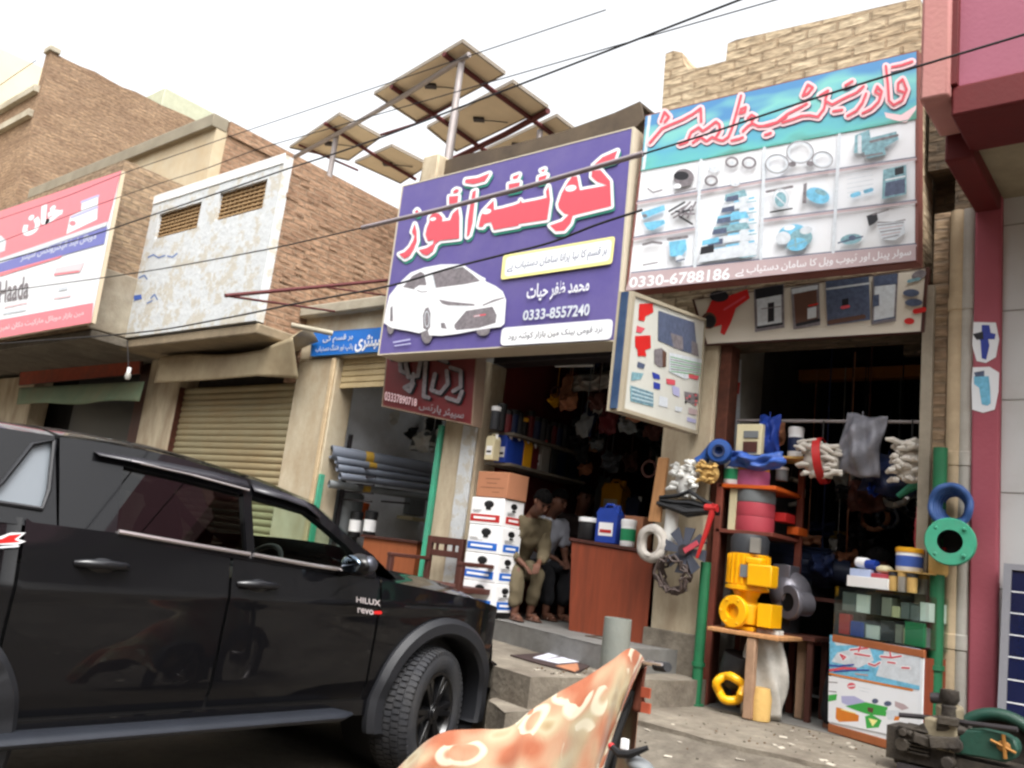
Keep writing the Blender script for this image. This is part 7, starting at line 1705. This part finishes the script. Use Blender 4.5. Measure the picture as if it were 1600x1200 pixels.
# ---- glass display counter
g0, g1 = P(1294, 1143, Z=ZP+.006), P(1440, 1186, Z=ZP+.006)
dx = (g1-g0); dx.z = 0; Lc = dx.length; ux = dx.normalized(); uy = V((-ux.y, ux.x, 0)); base = V((g0.x, g0.y, ZP+.006))
def G(a_, d_, z): return base+ux*a_+uy*d_+V((0, 0, z))
def gpx(px, py): return PP(px, py, base, -uy)
Hc = gpx(1375, 921).z-base.z; Hm = gpx(1370, 1003).z-base.z; Hb = gpx(1370, 1150).z-base.z
Rg = Matrix(((ux.x, uy.x, 0), (ux.y, uy.y, 0), (0, 0, 1)))
def gb(mb, a0, a1, d0, d1, z0, z1, m=0):
    vs = [G(a_, d_, z) for z in (z0, z1) for d_ in (d0, d1) for a_ in (a0, a1)]
    return mb.add(vs, [(0, 2, 3, 1), (4, 5, 7, 6), (0, 1, 5, 4), (2, 6, 7, 3), (0, 4, 6, 2), (1, 3, 7, 5)], m)
t = thing('display_counter', 'glass fronted display counter with a blue and white picture panel', 'display counter', tuple(G(Lc/2, .2, 0)))
DEP = .42
gb(MB(), .012, Lc-.012, .012, DEP, .03, Hm-.05).build('cabinet', M['wood'], t)
WD = mat('orange_wood_trim', (152, 88, 52), .5, var=.14, scale=5, bump=.1)
b = MB(); gb(b, 0, Lc, -.005, .02, Hm-.05, Hm); b.build('rail', WD, t, bevel=.004)
b = MB(); gb(b, 0, Lc, -.005, .02, .0, .055); b.build('bottom_rail', WD, t, bevel=.004)
b = MB(); gb(b, .005, Lc-.005, 0, .011, .056, Hm-.051); pn = b.build('picture_panel', SM[WH], t)
for z in (Hm+.01, (Hm+Hc)/2, Hc-.01):
    b = MB(); gb(b, .004, Lc-.004, .004 if z > Hc-.02 else .02, DEP-.01, z-.008, z+.0); b.build('glass_shelf', glassmat('shelf_glass', (.72, .8, .76), .08) if z == Hm+.01 else MATS['shelf_glass'], t)
b = MB(); gb(b, .004, Lc-.004, .0, .004, Hm+.002, Hc-.02); b.build('glass_front', glassmat('counter_glass', (.86, .92, .89), .05), t)
for a0_ in (.0, Lc-.004):
    b = MB(); gb(b, a0_, a0_+.004, .005, DEP, Hm+.002, Hc-.02); b.build('glass_side', MATS['counter_glass'], t)
gb(MB(), .005, Lc-.005, DEP-.008, DEP, Hm+.002, Hc-.02).build('back_board', M['inner_dark'], t)
A = Art(-uy, gpx, off=.003)
def pq(x, y): return (1290+x/6.32, 980+y/6.32)
A.poly([pq(45, 75), pq(940, 215), pq(930, 620), pq(40, 455)], SB); A.poly([pq(600, 180), pq(940, 235), pq(932, 580), pq(500, 480), pq(560, 300)], PG); A.poly([pq(60, 100), pq(200, 120), pq(260, 180), pq(110, 180)], PG); A.poly([pq(120, 250), pq(430, 180), pq(480, 330), pq(330, 400), pq(60, 340)], PG)
for q_ in ([(170, 300), (150, 270), (200, 295), (175, 318)], [(250, 225), (420, 205)], [(290, 262), (440, 285)], [(430, 360), (490, 380), (540, 350)], [(550, 290), (660, 300), (750, 285)], [(620, 345), (690, 355)], [(760, 400), (830, 405)], [(760, 245), (810, 250)], [(350, 180), (330, 240)], [(640, 250), (650, 300)]):
    A.line([pq(*p) for p in q_], 6.0, WH)
A.o += .0004
for q_ in ([(170, 300), (150, 270), (200, 295), (175, 318)], [(250, 225), (420, 205)], [(290, 262), (440, 285)], [(430, 360), (490, 380), (540, 350)], [(550, 290), (660, 300), (750, 285)], [(620, 345), (690, 355)], [(760, 400), (830, 405)], [(760, 245), (810, 250)], [(350, 180), (330, 240)], [(640, 250), (650, 300)]):
    A.line([pq(*p) for p in q_], 2.6, RO)
A.line([pq(40, 375), pq(130, 385), pq(280, 370)], 2.4, BL); A.line([pq(50, 425), pq(180, 405), pq(300, 410)], 4, RO); A.line([pq(90, 440), pq(280, 425), pq(430, 425)], 2, BL); A.line([pq(300, 460), pq(420, 475)], 2.4, MA)
A.line([pq(45, 460), pq(860, 622)], 3.2, OR); A.poly([pq(36, 480), pq(860, 640), pq(930, 640), pq(900, 1120), pq(30, 930)], WH)
A.disc(pq(260, 580), 6.5, 5, RO); A.line([pq(232, 585), pq(292, 578)], 1.8, WH); A.line([pq(40, 542), pq(120, 548)], 1.6, GY); A.line([pq(40, 632), pq(110, 640)], 1.6, GY); A.line([pq(330, 590), pq(450, 615)], 1, PG); A.line([pq(340, 625), pq(430, 645)], 1, PG)
A.poly([pq(160, 680), pq(290, 680), pq(400, 740), pq(240, 780), pq(165, 745)], LI); A.poly([pq(36, 670), pq(120, 660), pq(110, 720), pq(34, 735)], GN); A.poly([pq(200, 780), pq(400, 740), pq(620, 790), pq(600, 880), pq(420, 860), pq(300, 820)], GN)
A.poly([pq(110, 790), pq(160, 800), pq(335, 870), pq(330, 930), pq(140, 935), pq(105, 900)], OR); A.line([pq(160, 810), pq(300, 850)], 1.6, YE); A.poly([pq(395, 880), pq(460, 860), pq(560, 920), pq(530, 990), pq(410, 1000)], GN); A.poly([pq(430, 900), pq(520, 920), pq(470, 980)], YE); A.poly([pq(600, 820), pq(740, 820), pq(730, 920), pq(620, 910)], PG); A.poly([pq(690, 730), pq(780, 760), pq(830, 800), pq(760, 820), pq(690, 780)], MA)
A.disc(pq(495, 730), 5, 4, SL); A.disc(pq(620, 755), 6, 4, SL); A.poly([pq(420, 790), pq(480, 800), pq(470, 850), pq(420, 830)], BR); A.poly([pq(690, 880), pq(740, 880), pq(730, 920), pq(680, 920)], OR)
A.build('printed_picture', SM, t)
# goods inside and on the glass counter
def gbox(label, a0, w, d0, dd_, z, h, m, name='carton', group=None, cat='box'):
    vs = MB(); gb(vs, a0, a0+w, d0, d0+dd_, z, z+h); return tag(vs.build(name, m, bevel=.003), label, cat, group)
zz1, zz2 = Hm+.012, (Hm+Hc)/2+.002
inside = [C['grey'], C['cream'], C['silver'], C['dgrey'], M['white'], C['grey']]
k = 0
for z, top in ((zz1, (Hc-Hm)/2-.03), (zz2, (Hc-Hm)/2-.03)):
    a_ = .02
    while a_ < Lc-.08:
        w = min(rnd(.05, .12), Lc-a_-.015); h = rnd(.5, 1)*top; m_ = inside[(k*5) % 6]; k += 1
        nm = {C['grey'].name: 'grey', C['cream'].name: 'cream', C['silver'].name: 'silvery', C['dgrey'].name: 'dark', M['white'].name: 'white'}[m_.name]
        gbox(f'small {nm} carton behind the glass of the display counter', a_, w, .06, .2, z, h, m_, 'carton', f'{nm} cartons inside the glass counter'); a_ += w+.008
gbox('green and white carton at the right end of the lower glass shelf', Lc-.17, .14, .03, .028, zz1, .15, C['green']); gbox('blue packet in front on the lower glass shelf', .13, .09, .02, .035, zz1, .1, C['blue']); gbox('red packet at the left end of the lower glass shelf', .03, .09, .022, .035, zz1+.0, .14, C['red'])
gbox('white flat carton with blue stripe on the glass counter top', .075, .34, .03, .2, Hc+.001, .075, M['white']); s_ = MB(); gb(s_, .13, .36, .027, .029, Hc+.02, Hc+.05); tag(s_.build('carton_stripe', C['blue']), 'blue printed stripe on the white flat carton', 'label') if False else None
gbox('pale blue carton stacked on the white flat carton', .08, .17, .05, .16, Hc+.077, .05, col('pale_blue_carton', (176, 190, 222))); gbox('red and white carton stacked beside the pale blue carton', .26, .15, .05, .15, Hc+.077, .03, C['rose'])
q = G(.14, .12, Hc+.128); b = MB(); b.lathe([(.02, -.06), (.035, -.05), (.04, .02), (.028, .07), (.0, .07)], q+V((.0, 0, .045)), (ux.x, ux.y, -.1), 16); tag(b.build('tube', M['white']), 'white plastic tube lying on the pale blue carton', 'tube')
q = G(.235, .1, Hc+.128); b = MB(); b.lathe([(0, -.05), (.032, -.05), (.034, .03), (0, .03)], q+V((0, 0, .036)), (ux.x, ux.y, -.05), 16); tag(b.build('tape_roll', C['blue']), 'small blue roll beside the white plastic tube', 'roll')
q = G(.33, .1, Hc+.108); b = MB(); b.ball(q+V((0, 0, .03)), (.06, .04, .03), 0, 12, 8); tag(b.build('cloth_pad', C['cream']), 'cream soft pad right of the small blue roll', 'pad')
for k in range(6):
    q = G(.43+(k % 3)*.07, .07+(k//3)*.11, Hc+.001); jar('jar', 'small glassy jar of fittings at the right of the counter top', tuple(q), .033, .125, C['silver'] if k % 2 else C['straw'], C['straw'] if k % 2 else C['dgrey'], 'jar', 'jars on the glass counter')
b = MB(); gb(b, .395, Lc-.01, .04, .22, Hc+.13, Hc+.137); tag(b.build('tray', C['straw']), 'thin tray laid over the jars of fittings', 'tray')
q = G(.50, .13, Hc+.138); jar('paint_tin', 'white tin with yellow lid and blue print on the thin tray', tuple(q), .085, .16, M['white'], C['yellow'], 'tin', None, col('tin_blue', (60, 90, 170)))
q = G(Lc-.03, .16, Hc+.138); jar('paint_tin', 'tan tin with red lid at the right end of the thin tray', tuple(q), .06, .18, C['straw'], C['red'], 'tin')

# ---- blue and green pump ends hung at the right post
q = P(1489, 792, Y=D-.18); t = thing('hose_coil', 'coiled dark blue hose hanging on the right green post', 'hose', tuple(q)); b = MB()
HB = col('hose_blue', (46, 78, 132), .5)
for k in range(5): b.tube([q+V((math.cos(2*PI*j/30)*(.078+.010*k), .05-.03*k+.01*math.sin(j), math.sin(2*PI*j/30)*(.092+.010*k))) for j in range(30)], .021, 10, closed=True)
b.build('coil', HB, t); b = MB(); b.tube([q+V((-.06, -.06, -.09)), q+V((-.02, -.07, -.13)), q+V((.06, -.07, -.12))], .024, 10); b.build('hose_end', HB, t)
q = P(1484, 846, Y=D-.30); t = thing('pump_flange', 'sea green round pump flange with black bore on the right green post', 'pump part', tuple(q)); b = MB()
b.lathe([(.075, 0), (.145, 0), (.152, .012), (.152, .04), (.145, .05), (.09, .055), (.09, .2), (.075, .2)], q, (-.1, 1, 0), 32); 
for k in range(4): a1 = PI/4+PI/2*k; b.ball(q+V((math.cos(a1)*.118, -.003, math.sin(a1)*.118)), .014, 0, 8, 5)
b.build('flange', M['teal'], t); b = MB(); b.lathe([(.0755, .001), (.07, .16), (0, .16)], q, (-.1, 1, 0), 28); b.build('bore', M['black'], t)

# ---- solar panel leaning on the tiled wall
c4 = [P(1569, 882, Y=D-.12), P(1569, 882, Y=D-.12)+V((1.0, 0, 0))]; zt_ = c4[0].z; x0 = c4[0].x
t = thing('leaning_solar_panel', 'blue celled solar panel in pale frame leaning on the grey tiled wall', 'solar panel', (x0+.5, D-.2, ZP))
def sp_(u, v): return V((x0+u*1.0, D-.10-.22*(1-v), ZP+.002+v*(zt_-ZP)))
nrm = (sp_(1, 0)-sp_(0, 0)).cross(sp_(0, 1)-sp_(0, 0)).normalized()
b = MB(); b.prism([sp_(0, 0), sp_(1, 0), sp_(1, 1), sp_(0, 1)], -nrm*-.035, holes=[[sp_(.045, .03), sp_(.955, .03), sp_(.955, .97), sp_(.045, .97)]]); b.build('frame', col('pale_aluminium', (136, 136, 142), .4, metal=.3), t)
b = MB(); b.prism([sp_(.045, .03), sp_(.955, .03), sp_(.955, .97), sp_(.045, .97)], nrm*.02); b.build('cells', CELL, t)
b = MB()
for k in range(1, 9): v = .03+.94*k/9; b.prism([sp_(.045, v-.0025)+nrm*.021, sp_(.955, v-.0025)+nrm*.021, sp_(.955, v+.0025)+nrm*.021, sp_(.045, v+.0025)+nrm*.021], nrm*.001)
for k in range(1, 6): u = .045+.91*k/6; b.prism([sp_(u-.002, .03)+nrm*.0225, sp_(u+.002, .03)+nrm*.0225, sp_(u+.002, .97)+nrm*.0225, sp_(u-.002, .97)+nrm*.0225], nrm*.001)
b.build('cell_grid', M['white'], t)

# ---- diesel engine at bottom right
GE = mat('engine_green', (26, 66, 54), .5, var=.2, scale=9, bump=.25, dirt=.4, dirtcol=(44, 52, 44), dscale=4)
OIL = mat('oily_cast_iron', (44, 39, 35), .7, metal=.2, var=.35, scale=14, bump=.6, dirt=.4, dirtcol=(88, 80, 68), dscale=6)
Ye = 5.55
ec = P(1515, 1150, Y=Ye); t = thing('engine', 'oily dark iron engine with green belt guard and green flywheel', 'engine', (ec.x, Ye, ZP))
EP = lambda x, y, d=0: P(x, y+12, Y=Ye+d)
q = EP(1562, 1174, .32); b = MB(); b.tube([q+V((math.cos(2*PI*j/40)*.24, 0, math.sin(2*PI*j/40)*.24)) for j in range(40)], .035, 10, closed=True)
b.lathe([(0, .03), (.20, .03), (.225, .0), (.225, .06), (0, .06)], q, (0, 1, 0), 36, 1)
b.build('flywheel', [GE, OIL], t)
pl_ = [EP(*p) for p in [(1508, 1128), (1535, 1128), (1570, 1136), (1588, 1146), (1592, 1160), (1586, 1174), (1570, 1180), (1530, 1172), (1490, 1166), (1480, 1158), (1495, 1142)]]
b = MB(); b.prism(pl_, (0, .12, 0)); b.build('belt_guard', GE, t, bevel=.012)
b = MB(); q = EP(1568, 1154, -.005); b.ball(q, (.035, .012, .03), 0, 10, 6); b.tube([q+V((-.06, -.01, .02)), q+V((.06, -.01, -.02))], .008, 6); b.tube([q+V((0, -.01, .06)), q+V((.01, -.01, -.06))], .01, 6); b.build('belt_crank', mat('brassy_rust', (150, 104, 50), .6, metal=.4, bump=.3), t)
b = MB(); q = EP(1478, 1130, .05); b.bx(q.x-.10, q.x+.07, Ye-.02, Ye+.2, q.z-.10, q.z+.06); b.lathe([(.07, 0), (.075, .08), (.03, .1)], q+V((-.0, .08, .05)), (0, 0, 1), 16); b.build('fuel_tank', mat('dusty_tan_tin', (132, 122, 100), .7, var=.15, bump=.3, dirt=.4), t, bevel=.012)
b = MB()
for k in range(34):
    x, y = rnd(1408, 1500), rnd(1110, 1188); q = EP(x, y, rnd(-.03, .2)); s_ = rnd(.02, .05); Rr = Matrix.Rotation(rnd(-.6, .6), 3, 'Y')@Matrix.Rotation(rnd(-.5, .5), 3, 'Z')
    if k % 3 == 0: b.cyl(q-Rr@V((s_*1.6, 0, 0)), q+Rr@V((s_*1.6, 0, 0)), s_*.7, 10)
    elif k % 3 == 1: b.box(q, (s_*3, s_*2, s_*1.2), R=Rr)
    else: b.cyl(q-V((0, .06, 0)), q+V((0, .05, 0)), s_, 12)
for k in range(7): q = EP(1415+k*0, 1122+k*6, .05); b.bx(q.x-.02, q.x+.14, Ye-.03, Ye+.2, q.z-.008, q.z+.004)
q = EP(1450, 1150, .1); b.bx(q.x-.2, q.x+.16, Ye, Ye+.25, ZP+.06, q.z+.07); q2 = EP(1530, 1195, .1); b.bx(q.x-.1, q2.x+.25, Ye+.02, Ye+.3, ZP+.02, ZP+.14)
b.build('cylinder_block', OIL, t, bevel=.015)
b = MB(); b.tube([EP(1405, 1105, .1), EP(1440, 1108, .1), EP(1500, 1116, .02), EP(1590, 1128, -.03)], .014, 8); b.tube([EP(1455, 1078, .12), EP(1480, 1080, .12), EP(1480, 1100, .12)], [.03, .045, .04], 10); b.tube([EP(1400, 1128, .1), EP(1420, 1132, .1)], .02, 8); b.build('exhaust_rod', M['dark_steel'], t)
b = MB(); b.lathe([(0, 0), (.05, 0), (.05, .05), (.035, .06), (.055, .09), (.05, .14), (0, .14)], EP(1483, 1106, .1), (0, 0, 1), 14); b.build('air_filter', OIL, t)
b = MB(); b.bx(ec.x-.36, ec.x+.45, Ye-.04, Ye+.0, ZP+.004, ZP+.05); b.bx(ec.x-.36, ec.x+.45, Ye+.26, Ye+.3, ZP+.004, ZP+.05); b.build('skid', M['dark_steel'], t)
mb_, _ = qbox([(1380, 1160), (1440, 1178), (1440, 1187), (1380, 1170)], 5.9, .05) if False else (None, None)

# small goods crowding the middle of the pump shop
for k in range(46):
    px, py = rnd(1222, 1436), rnd(735, 885); Yh = rnd(7.0, 9.6); nm, m_ = kinds[(k*3) % 7 if k % 3 else 1]
    if k % 4 == 0:
        c = P(px, py, Y=Yh); r_ = rnd(.06, .13); b = MB(); b.tube([c+V((math.cos(2*PI*j/20)*r_, .02*math.sin(j*3), math.sin(2*PI*j/20)*r_)) for j in range(20)], r_*.2, 6, closed=True); b.tube([c+V((0, 0, r_)), V((c.x, c.y, c.z+r_+.12))], .003, 4)
        tag(b.build('hanging_coil', m_), 'dark coil of hose hanging in the middle of the pump shop', 'coil', 'coils hanging in the pump shop')
    else: packet(f'small {nm} packet hanging in the middle of the pump shop', px, py, Yh, rnd(.12, .28), rnd(.10, .26), m_, 'hanging_packet', rnd(-.3, .3), f'{nm} packets hanging in the pump shop')
# ---------------------------------------------------------------- covered motorcycle in the foreground
# the cloth: ridge points in the photograph, each at its own depth
RID = [(600, 1225, 2.75), (622, 1200, 2.78), (640, 1182, 2.82), (668, 1157, 2.88), (700, 1142, 2.95), (745, 1139, 3.05), (795, 1136, 3.18), (832, 1108, 3.30), (872, 1082, 3.42), (915, 1058, 3.54), (955, 1032, 3.66), (983, 1013, 3.75), (1000, 1020, 3.74), (1007, 1030, 3.70)]
RP = [P(x, y, Y=yy) for x, y, yy in RID]
def spl(u):
    k = u*(len(RP)-1); i = min(int(k), len(RP)-2); f = k-i; p0, p1, p2, p3 = RP[max(i-1, 0)], RP[i], RP[i+1], RP[min(i+2, len(RP)-1)]
    return .5*((2*p1)+(-p0+p2)*f+(2*p0-5*p1+4*p2-p3)*f*f+(-p0+3*p1-3*p2+p3)*f**3)
HB_ = P(990, 1026, Y=3.75)      # handlebar middle under the cloth
t = thing('motorcycle', 'motorcycle hidden under the flowered cloth with one handlebar grip showing', 'motorcycle', (HB_.x-.5, 3.1, 0))
hb = V((HB_.x, HB_.y, HB_.z-.03)); seat_ = P(745, 1150, Y=3.05)
d = V((hb.x-seat_.x, hb.y-seat_.y, 0)).normalized(); sd = V((-d.y, d.x, 0)); rt = -sd
gr = P(1038, 1042, Y=3.62)
b = MB(); b.tube([hb-rt*.10-V((0, 0, .05)), hb-rt*.04-V((0, 0, .03)), hb+rt*.02-V((0, 0, .02)), gr.lerp(hb, .5)+V((0, 0, .01)), gr], .013, 8); b.build('handlebar', CHROME, t)
gd = (gr-hb).normalized()
b = MB(); b.tube([gr-gd*.07, gr-gd*.0, gr+gd*.03], [.022, .024, .021], 10); b.build('grip', M['rubber'], t)
b = MB(); b.tube([gr-gd*.17+V((0, -.015, .012)), gr-gd*.08+V((0, -.05, .015)), gr+gd*.02+V((0, -.045, .012))], .007, 6); b.build('brake_lever', CHROME, t)
wf = V((hb.x-d.x*.02-rt.x*.16, hb.y-d.y*.02-rt.y*.16, .29)); wr = V((spl(.34).x-.10, spl(.34).y+.14, .26))
for w_ in (wf, wr):
    b = MB(); a_ = rt
    b.tube([w_+(d*math.cos(2*PI*j/36)+V((0, 0, 1))*math.sin(2*PI*j/36))*.255 for j in range(36)], .036, 10, closed=True); wh = b.build('wheel', M['rubber'], t)
    b = MB(); b.tube([w_+(d*math.cos(2*PI*j/36)+V((0, 0, 1))*math.sin(2*PI*j/36))*.225 for j in range(36)], .012, 6, closed=True); b.cyl(w_-rt*.05, w_+rt*.05, .05, 14)
    for k in range(14): a1 = 2*PI*k/14; b.tube([w_, w_+(d*math.cos(a1)+V((0, 0, 1))*math.sin(a1))*.225], .003, 4)
    b.build('rim', CHROME, wh)
b = MB()
for s_ in (-.06, .06): b.tube([hb+rt*(s_-.10)-V((0, 0, .16)), wf+rt*s_], .017, 8)
b.build('fork', M['black'], t)
b = MB(); b.grid(lambda u, v: wf+(d*math.cos(.2+u*2.0)+V((0, 0, 1))*math.sin(.2+u*2.0))*.30+rt*(v-.5)*.10, 16, 4); b.build('mudguard', M['black'], t, solid=.006)
b = MB(); b.tube([hb-V((0, 0, .12)), V((hb.x-d.x*.3, hb.y-d.y*.3, .40)), V((hb.x-d.x*.86, hb.y-d.y*.86, .38))], .03, 8); b.tube([hb-V((0, 0, .15)), V((hb.x-d.x*.2, hb.y-d.y*.2, .25)), wr], .025, 8); b.bx(hb.x-d.x*.4-.1, hb.x-d.x*.4+.1, hb.y-d.y*.4-.12, hb.y-d.y*.4+.12, .18, .38); b.build('frame', M['black'], t)
b = MB(); q = V((hb.x-d.x*.34, hb.y-d.y*.34, spl(.62).z-.30)); b.ball(q, (.15, .07, .07), 0, 16, 10, Matrix.Rotation(math.atan2(d.y, d.x), 3, 'Z')); b.build('fuel_tank', C['red'], t)
b = MB(); q = V((spl(.42).x-.06, spl(.42).y+.08, spl(.42).z-.24)); b.ball(q, (.24, .07, .05), 0, 16, 10, Matrix.Rotation(math.atan2(d.y, d.x), 3, 'Z')); b.build('saddle', M['black'], t)
# what shows under the cloth at its right edge: leg guard, indicator, number plate
q = P(968, 1178, Y=3.35); b = MB(); b.tube([q+V((-.04, 0, .02)), q, q+V((.05, .0, .01)), q+V((.12, .02, .05))], [.012, .018, .018, .01], 8); b.build('leg_guard', M['black'], t)
q = P(955, 1166, Y=3.4); b = MB(); b.ball(q, (.016, .015, .015), 0, 10, 6); b.build('indicator', C['red'], t)
q = P(978, 1162, Y=3.4); b = MB(); b.bx(q.x-.014, q.x+.016, 3.38, 3.40, q.z-.02, q.z+.02); b.build('number_plate', M['white'], t)
q = P(1000, 1196, Y=3.4); b = MB(); b.ball(q, (.07, .05, .03), 0, 14, 8, Matrix.Rotation(.2, 3, 'Y')); b.build('foot_step', C['grey'], t)
nr = V((.55, -.83, 0)).normalized()
CL = bpy.data.materials.new('flowered_cloth'); CL.use_nodes = True
nt = CL.node_tree; N = nt.nodes; L = nt.links; b_ = N['Principled BSDF']; b_.inputs['Roughness'].default_value = .85; b_.inputs['Specular IOR Level'].default_value = .2
b_.inputs['Sheen Weight'].default_value = .2
tc = N.new('ShaderNodeTexCoord')
nz = N.new('ShaderNodeTexNoise'); nz.inputs['Scale'].default_value = 4.2; nz.inputs['Detail'].default_value = 1.0; L.new(tc.outputs['UV'], nz.inputs[0])
cr = N.new('ShaderNodeValToRGB'); L.new(nz.outputs[0], cr.inputs[0]); E_ = cr.color_ramp.elements
for p_, c_ in ((.34, (140, 82, 58)), (.42, (146, 98, 74)), (.5, (150, 118, 94)), (.56, (148, 128, 102)), (.64, (154, 144, 118)), (.72, (136, 116, 86))):
    el = E_.new(p_); el.color = (*lin(c_), 1)
E_.remove(E_[0]); E_.remove(E_[-1])
vo = N.new('ShaderNodeTexVoronoi'); vo.inputs['Scale'].default_value = 3.3; vo.inputs['Randomness'].default_value = .8
wob = N.new('ShaderNodeVectorMath'); wob.operation = 'MULTIPLY_ADD'; L.new(nz.outputs['Color'], wob.inputs[0]); wob.inputs[1].default_value = (.10, .10, 0); L.new(tc.outputs['UV'], wob.inputs[2]); L.new(wob.outputs[0], vo.inputs['Vector'])
rg = N.new('ShaderNodeValToRGB'); L.new(vo.outputs['Distance'], rg.inputs[0]); rg.color_ramp.interpolation = 'LINEAR'; E2 = rg.color_ramp.elements
for p_, v_ in ((0.0, 1), (.17, 1), (.2, 0), (.34, 0), (.37, .9), (.43, .9), (.46, 0)): el = E2.new(p_); el.color = (v_, v_, v_, 1)
E2.remove(E2[0]); E2.remove(E2[-1])
n5 = N.new('ShaderNodeTexNoise'); n5.inputs['Scale'].default_value = 3.0; L.new(tc.outputs['UV'], n5.inputs[0]); gt = N.new('ShaderNodeMath'); gt.operation = 'GREATER_THAN'; gt.inputs[1].default_value = .49; L.new(n5.outputs[0], gt.inputs[0])
ml = N.new('ShaderNodeMath'); ml.operation = 'MULTIPLY'; L.new(rg.outputs[0], ml.inputs[0]); L.new(gt.outputs[0], ml.inputs[1])
mx = N.new('ShaderNodeMix'); mx.data_type = 'RGBA'; L.new(ml.outputs[0], mx.inputs[0]); L.new(cr.outputs[0], mx.inputs[6]); mx.inputs[7].default_value = (*lin((176, 168, 148)), 1); L.new(mx.outputs[2], b_.inputs['Base Color'])
n6 = N.new('ShaderNodeTexNoise'); n6.inputs['Scale'].default_value = 160; L.new(tc.outputs['UV'], n6.inputs[0]); bp = N.new('ShaderNodeBump'); bp.inputs['Strength'].default_value = .35; bp.inputs['Distance'].default_value = .02; n7 = N.new('ShaderNodeTexNoise'); n7.inputs['Scale'].default_value = 7; n7.inputs['Detail'].default_value = 5; n7.inputs['Distortion'].default_value = 1.2; mp7 = N.new('ShaderNodeMapping'); mp7.inputs['Scale'].default_value = (2.2, .7, 1); L.new(tc.outputs['UV'], mp7.inputs[0]); L.new(mp7.outputs[0], n7.inputs[0]); ad7 = N.new('ShaderNodeMath'); ad7.operation = 'MULTIPLY_ADD'; ad7.inputs[1].default_value = .04; L.new(n6.outputs[0], ad7.inputs[0]); L.new(n7.outputs[0], ad7.inputs[2]); L.new(ad7.outputs[0], bp.inputs['Height']); L.new(bp.outputs[0], b_.inputs['Normal'])
def cloth(u, v):
    p = spl(u)
    if v < .72:       # the near side hangs towards the street
        w = (.72-v)/.72; up_ = max(0, (u-.6)/.4)
        drop = (p.z-.22)*(w**1.15); out = .06*math.sin(min(1, w*3)*PI/2)+(.22-.10*up_)*w
        fold = .05*w*math.sin(u*31+w*3)+.03*w*math.sin(u*17+1.3-w*4)+.022*up_*w*math.sin(u*78+w*5)+.012*math.sin(u*55+w*7)*w
        lean = -(up_**1.5)*.30*w
        return p+nr*(out+fold)+V((lean, 0, 0))-V((0, 0, drop+.012*math.sin(u*23)*w))
    w = (v-.72)/.28
    return p-nr*(.04*math.sin(min(1, w*3)*PI/2)+.12*w+.02*math.sin(u*27)*w)-V((0, 0, (p.z-.35)*w**1.2))
b = MB(); b.grid(cloth, 150, 70); k0 = len(b.v)
o = b.build('cloth_cover', CL, None, solid=.004)
uvl = o.data.uv_layers[0].data
for pl2 in o.data.polygons:
    for li in pl2.loop_indices:
        vi = o.data.loops[li].vertex_index; i_, j_ = divmod(vi, 71); uvl[li].uv = (i_/150*1.9, j_/70*1.15)
tag(o, 'orange and cream flowered cloth draped over the motorcycle in front', 'cloth')
# brown flap and orange tags hanging from the covered handlebar
b = MB(); q0, q1 = P(1000, 1040, Y=3.72), P(1000, 1112, Y=3.72); b.grid(lambda u, v: q0.lerp(q1, v)+V((-.03+.06*u, .02*math.sin(u*3+v*4), 0)), 6, 14); tag(b.build('leather_strap', mat('brown_leather_flap', (104, 56, 40), .7, var=.15, bump=.2), solid=.012), 'brown leather strap hanging from the covered handlebar', 'strap')
for y, lab in ((1082, 'upper orange tag on the brown leather strap'), (1106, 'lower orange tag on the brown leather strap')):
    q = P(1009, y, Y=3.70); b = MB(); b.bx(q.x-.02, q.x+.025, 3.69, 3.705, q.z-.022, q.z+.022); tag(b.build('orange_tag', mat('orange_tag_cloth', (176, 84, 58), .8)), lab, 'tag')
